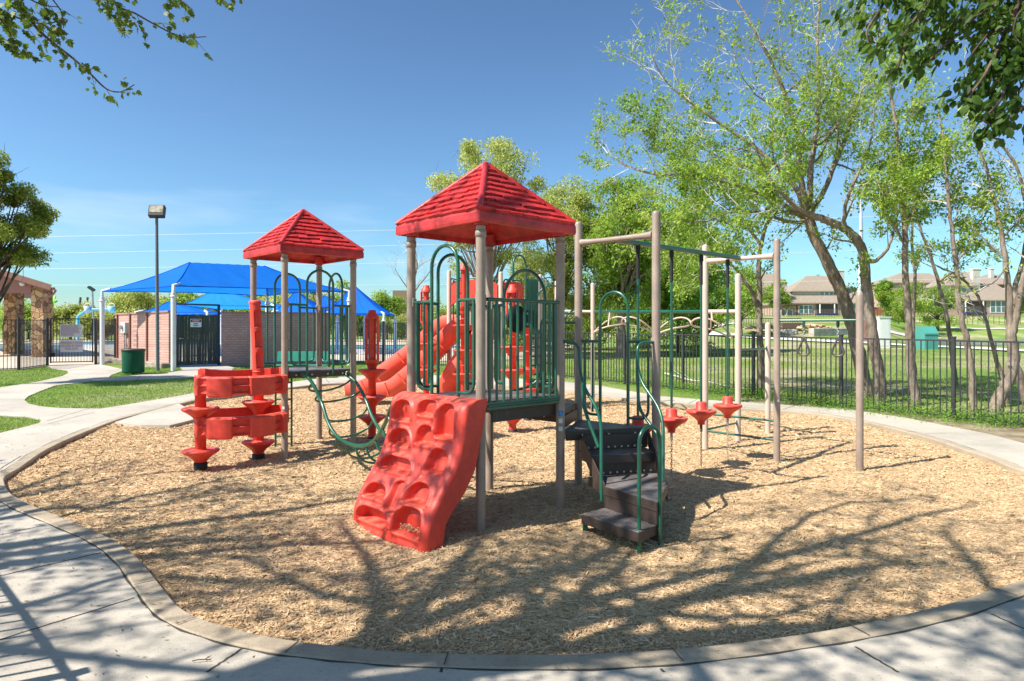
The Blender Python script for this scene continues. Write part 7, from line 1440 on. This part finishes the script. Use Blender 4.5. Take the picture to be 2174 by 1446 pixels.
ct('bushy_tree', 1380, 600, 0, 230, 46, 68, LB_, 'leafy understorey tree behind the middle of the overhead ladder', n=12000, size=.18, nc=30, low=.0, gaps=.6)
ct('bushy_tree', 1575, 560, 0, 130, 60, 69, LG, 'pale green tree between the bushy tree and the forked trunk, under the hill path', n=8000, size=.2, nc=24, low=.05, gaps=.5)
ct('small_tree', 822, 607, 0, 92, 72, 70, LB_, 'rounded bright green tree beyond the pool, right of the blue sails', n=7000, size=.24, nc=26, low=.05)
ct('oak_tree', -42, 300, 0, 285, 19.5, 71, LO, 'dark olive leafy oak at the left edge above the stone pavilion', n=70000, size=.085, nc=90, low=.42, gaps=.6, sq=.6, trunk=.13)
rg = random.Random(8)
hz = [(60, 640, 110, 'behind the stone pillars'), (150, 640, 100, 'behind the pool gate signs'), (215, 648, 90, 'behind the water buckets'), (262, 622, 110, 'just left of the low blue canopy'), (310, 606, 120, 'above the meter box wall'), (385, 612, 110, 'under the big blue canopy left half'), (455, 590, 130, 'under the big blue canopy ridge'), (530, 598, 120, 'between the big and lighter canopies'), (600, 602, 110, 'behind the left pointed sail'), (665, 606, 110, 'behind the middle pointed sail'), (735, 600, 90, 'behind the right pointed sail'), (790, 655, 90, 'behind the lone red pod post'), (870, 665, 90, 'below the bare tree'), (935, 650, 110, 'behind the red slides'), (1000, 640, 110, 'behind the tallest pod post')]
for i, (x, y, wp, s) in enumerate(hz): ct('hedgerow_tree', x, y, 0, wp * 1.25, rg.uniform(72, 84), 100 + i, rg.choice((LY, LG, LY)), 'hazy spring green tree ' + s, n=8000, size=.28, nc=22, low=.0, gaps=.7, group='hedgerow trees beyond the pool')
for i, (x, y, wp, Y, s) in enumerate([(1722, 574, 60, 185, 'dark round tree behind the left tan house roof'), (1885, 583, 60, 130, 'green tree left of the big round trees between the houses'), (1925, 590, 105, 112, 'left of the two big round bright trees between the houses'), (1990, 592, 100, 118, 'right of the two big round bright trees between the houses'), (2165, 600, 50, 160, 'small green tree right of the far brick gable'), (1650, 590, 60, 150, 'tree between the two left tan houses')]): ct('park_tree', x, y, 0, wp, Y, 140 + i, LB_, s, n=7000, size=.36 if Y > 125 else .3, nc=24, low=.05, gaps=.8, trunk=.3, group='round trees near the houses')
ORD = 'first second third fourth fifth sixth seventh eighth ninth tenth eleventh twelfth thirteenth fourteenth fifteenth sixteenth'.split()
for i in range(16):
    x = -260 + i * 165; ct('far_tree', x, 655 - rg.uniform(0, 14), 0, 210, 240 + rg.uniform(-10, 30), 170 + i, rg.choice((LG, LB_, LY)), ORD[i] + ' distant tree from the left in the blurred row along the horizon', n=2200, size=1.0, nc=16, low=-.1, gaps=.9, trunk=.5, group='distant horizon trees')
# bare tree left of centre
t = Tree(81); Y = 44.; t.limb([bs(880, 735, Y)] + PX([(880, 660), (878, 600), (885, 560), (870, 535)], Y), .14, .04, 2, (1.2, 2.2), .7, .3, lf=.0)
t.limb(PX([(879, 630), (850, 590), (838, 570)], Y), .05, .015, 2, (1.0, 2.0), .5, .2, lf=0); t.limb(PX([(879, 620), (910, 580), (925, 560)], Y), .05, .015, 2, (1., 2.), .5, .2, lf=0)
t.finish('bare_tree', bs(880, 735, Y), 'bare grey winter tree between the two roofed towers', leaf=None)
# fallen branch on the grass
mb = MB(); a = [hit(x, y, .1) for x, y in ((1412, 793), (1440, 800), (1470, 808), (1500, 810), (1535, 818), (1575, 824), (1608, 826))]; mb.tube(spline(a, 4), [.035 - .0012 * i for i in range(25)], 6)
for x0, y0, x1, y1 in ((1440, 800, 1405, 808), (1470, 808, 1440, 785), (1455, 803, 1425, 783), (1500, 811, 1470, 822), (1535, 818, 1510, 828)): mb.tube([hit(x0, y0, .1), hit(x1, y1, .12)], [.015, .006], 5)
setp(mb.build('fallen_branch', mat('bleached_wood', (.5, .44, .38), .8), loc=a[0]), 'pale bleached fallen branch lying on the grass behind the fence', 'branch')
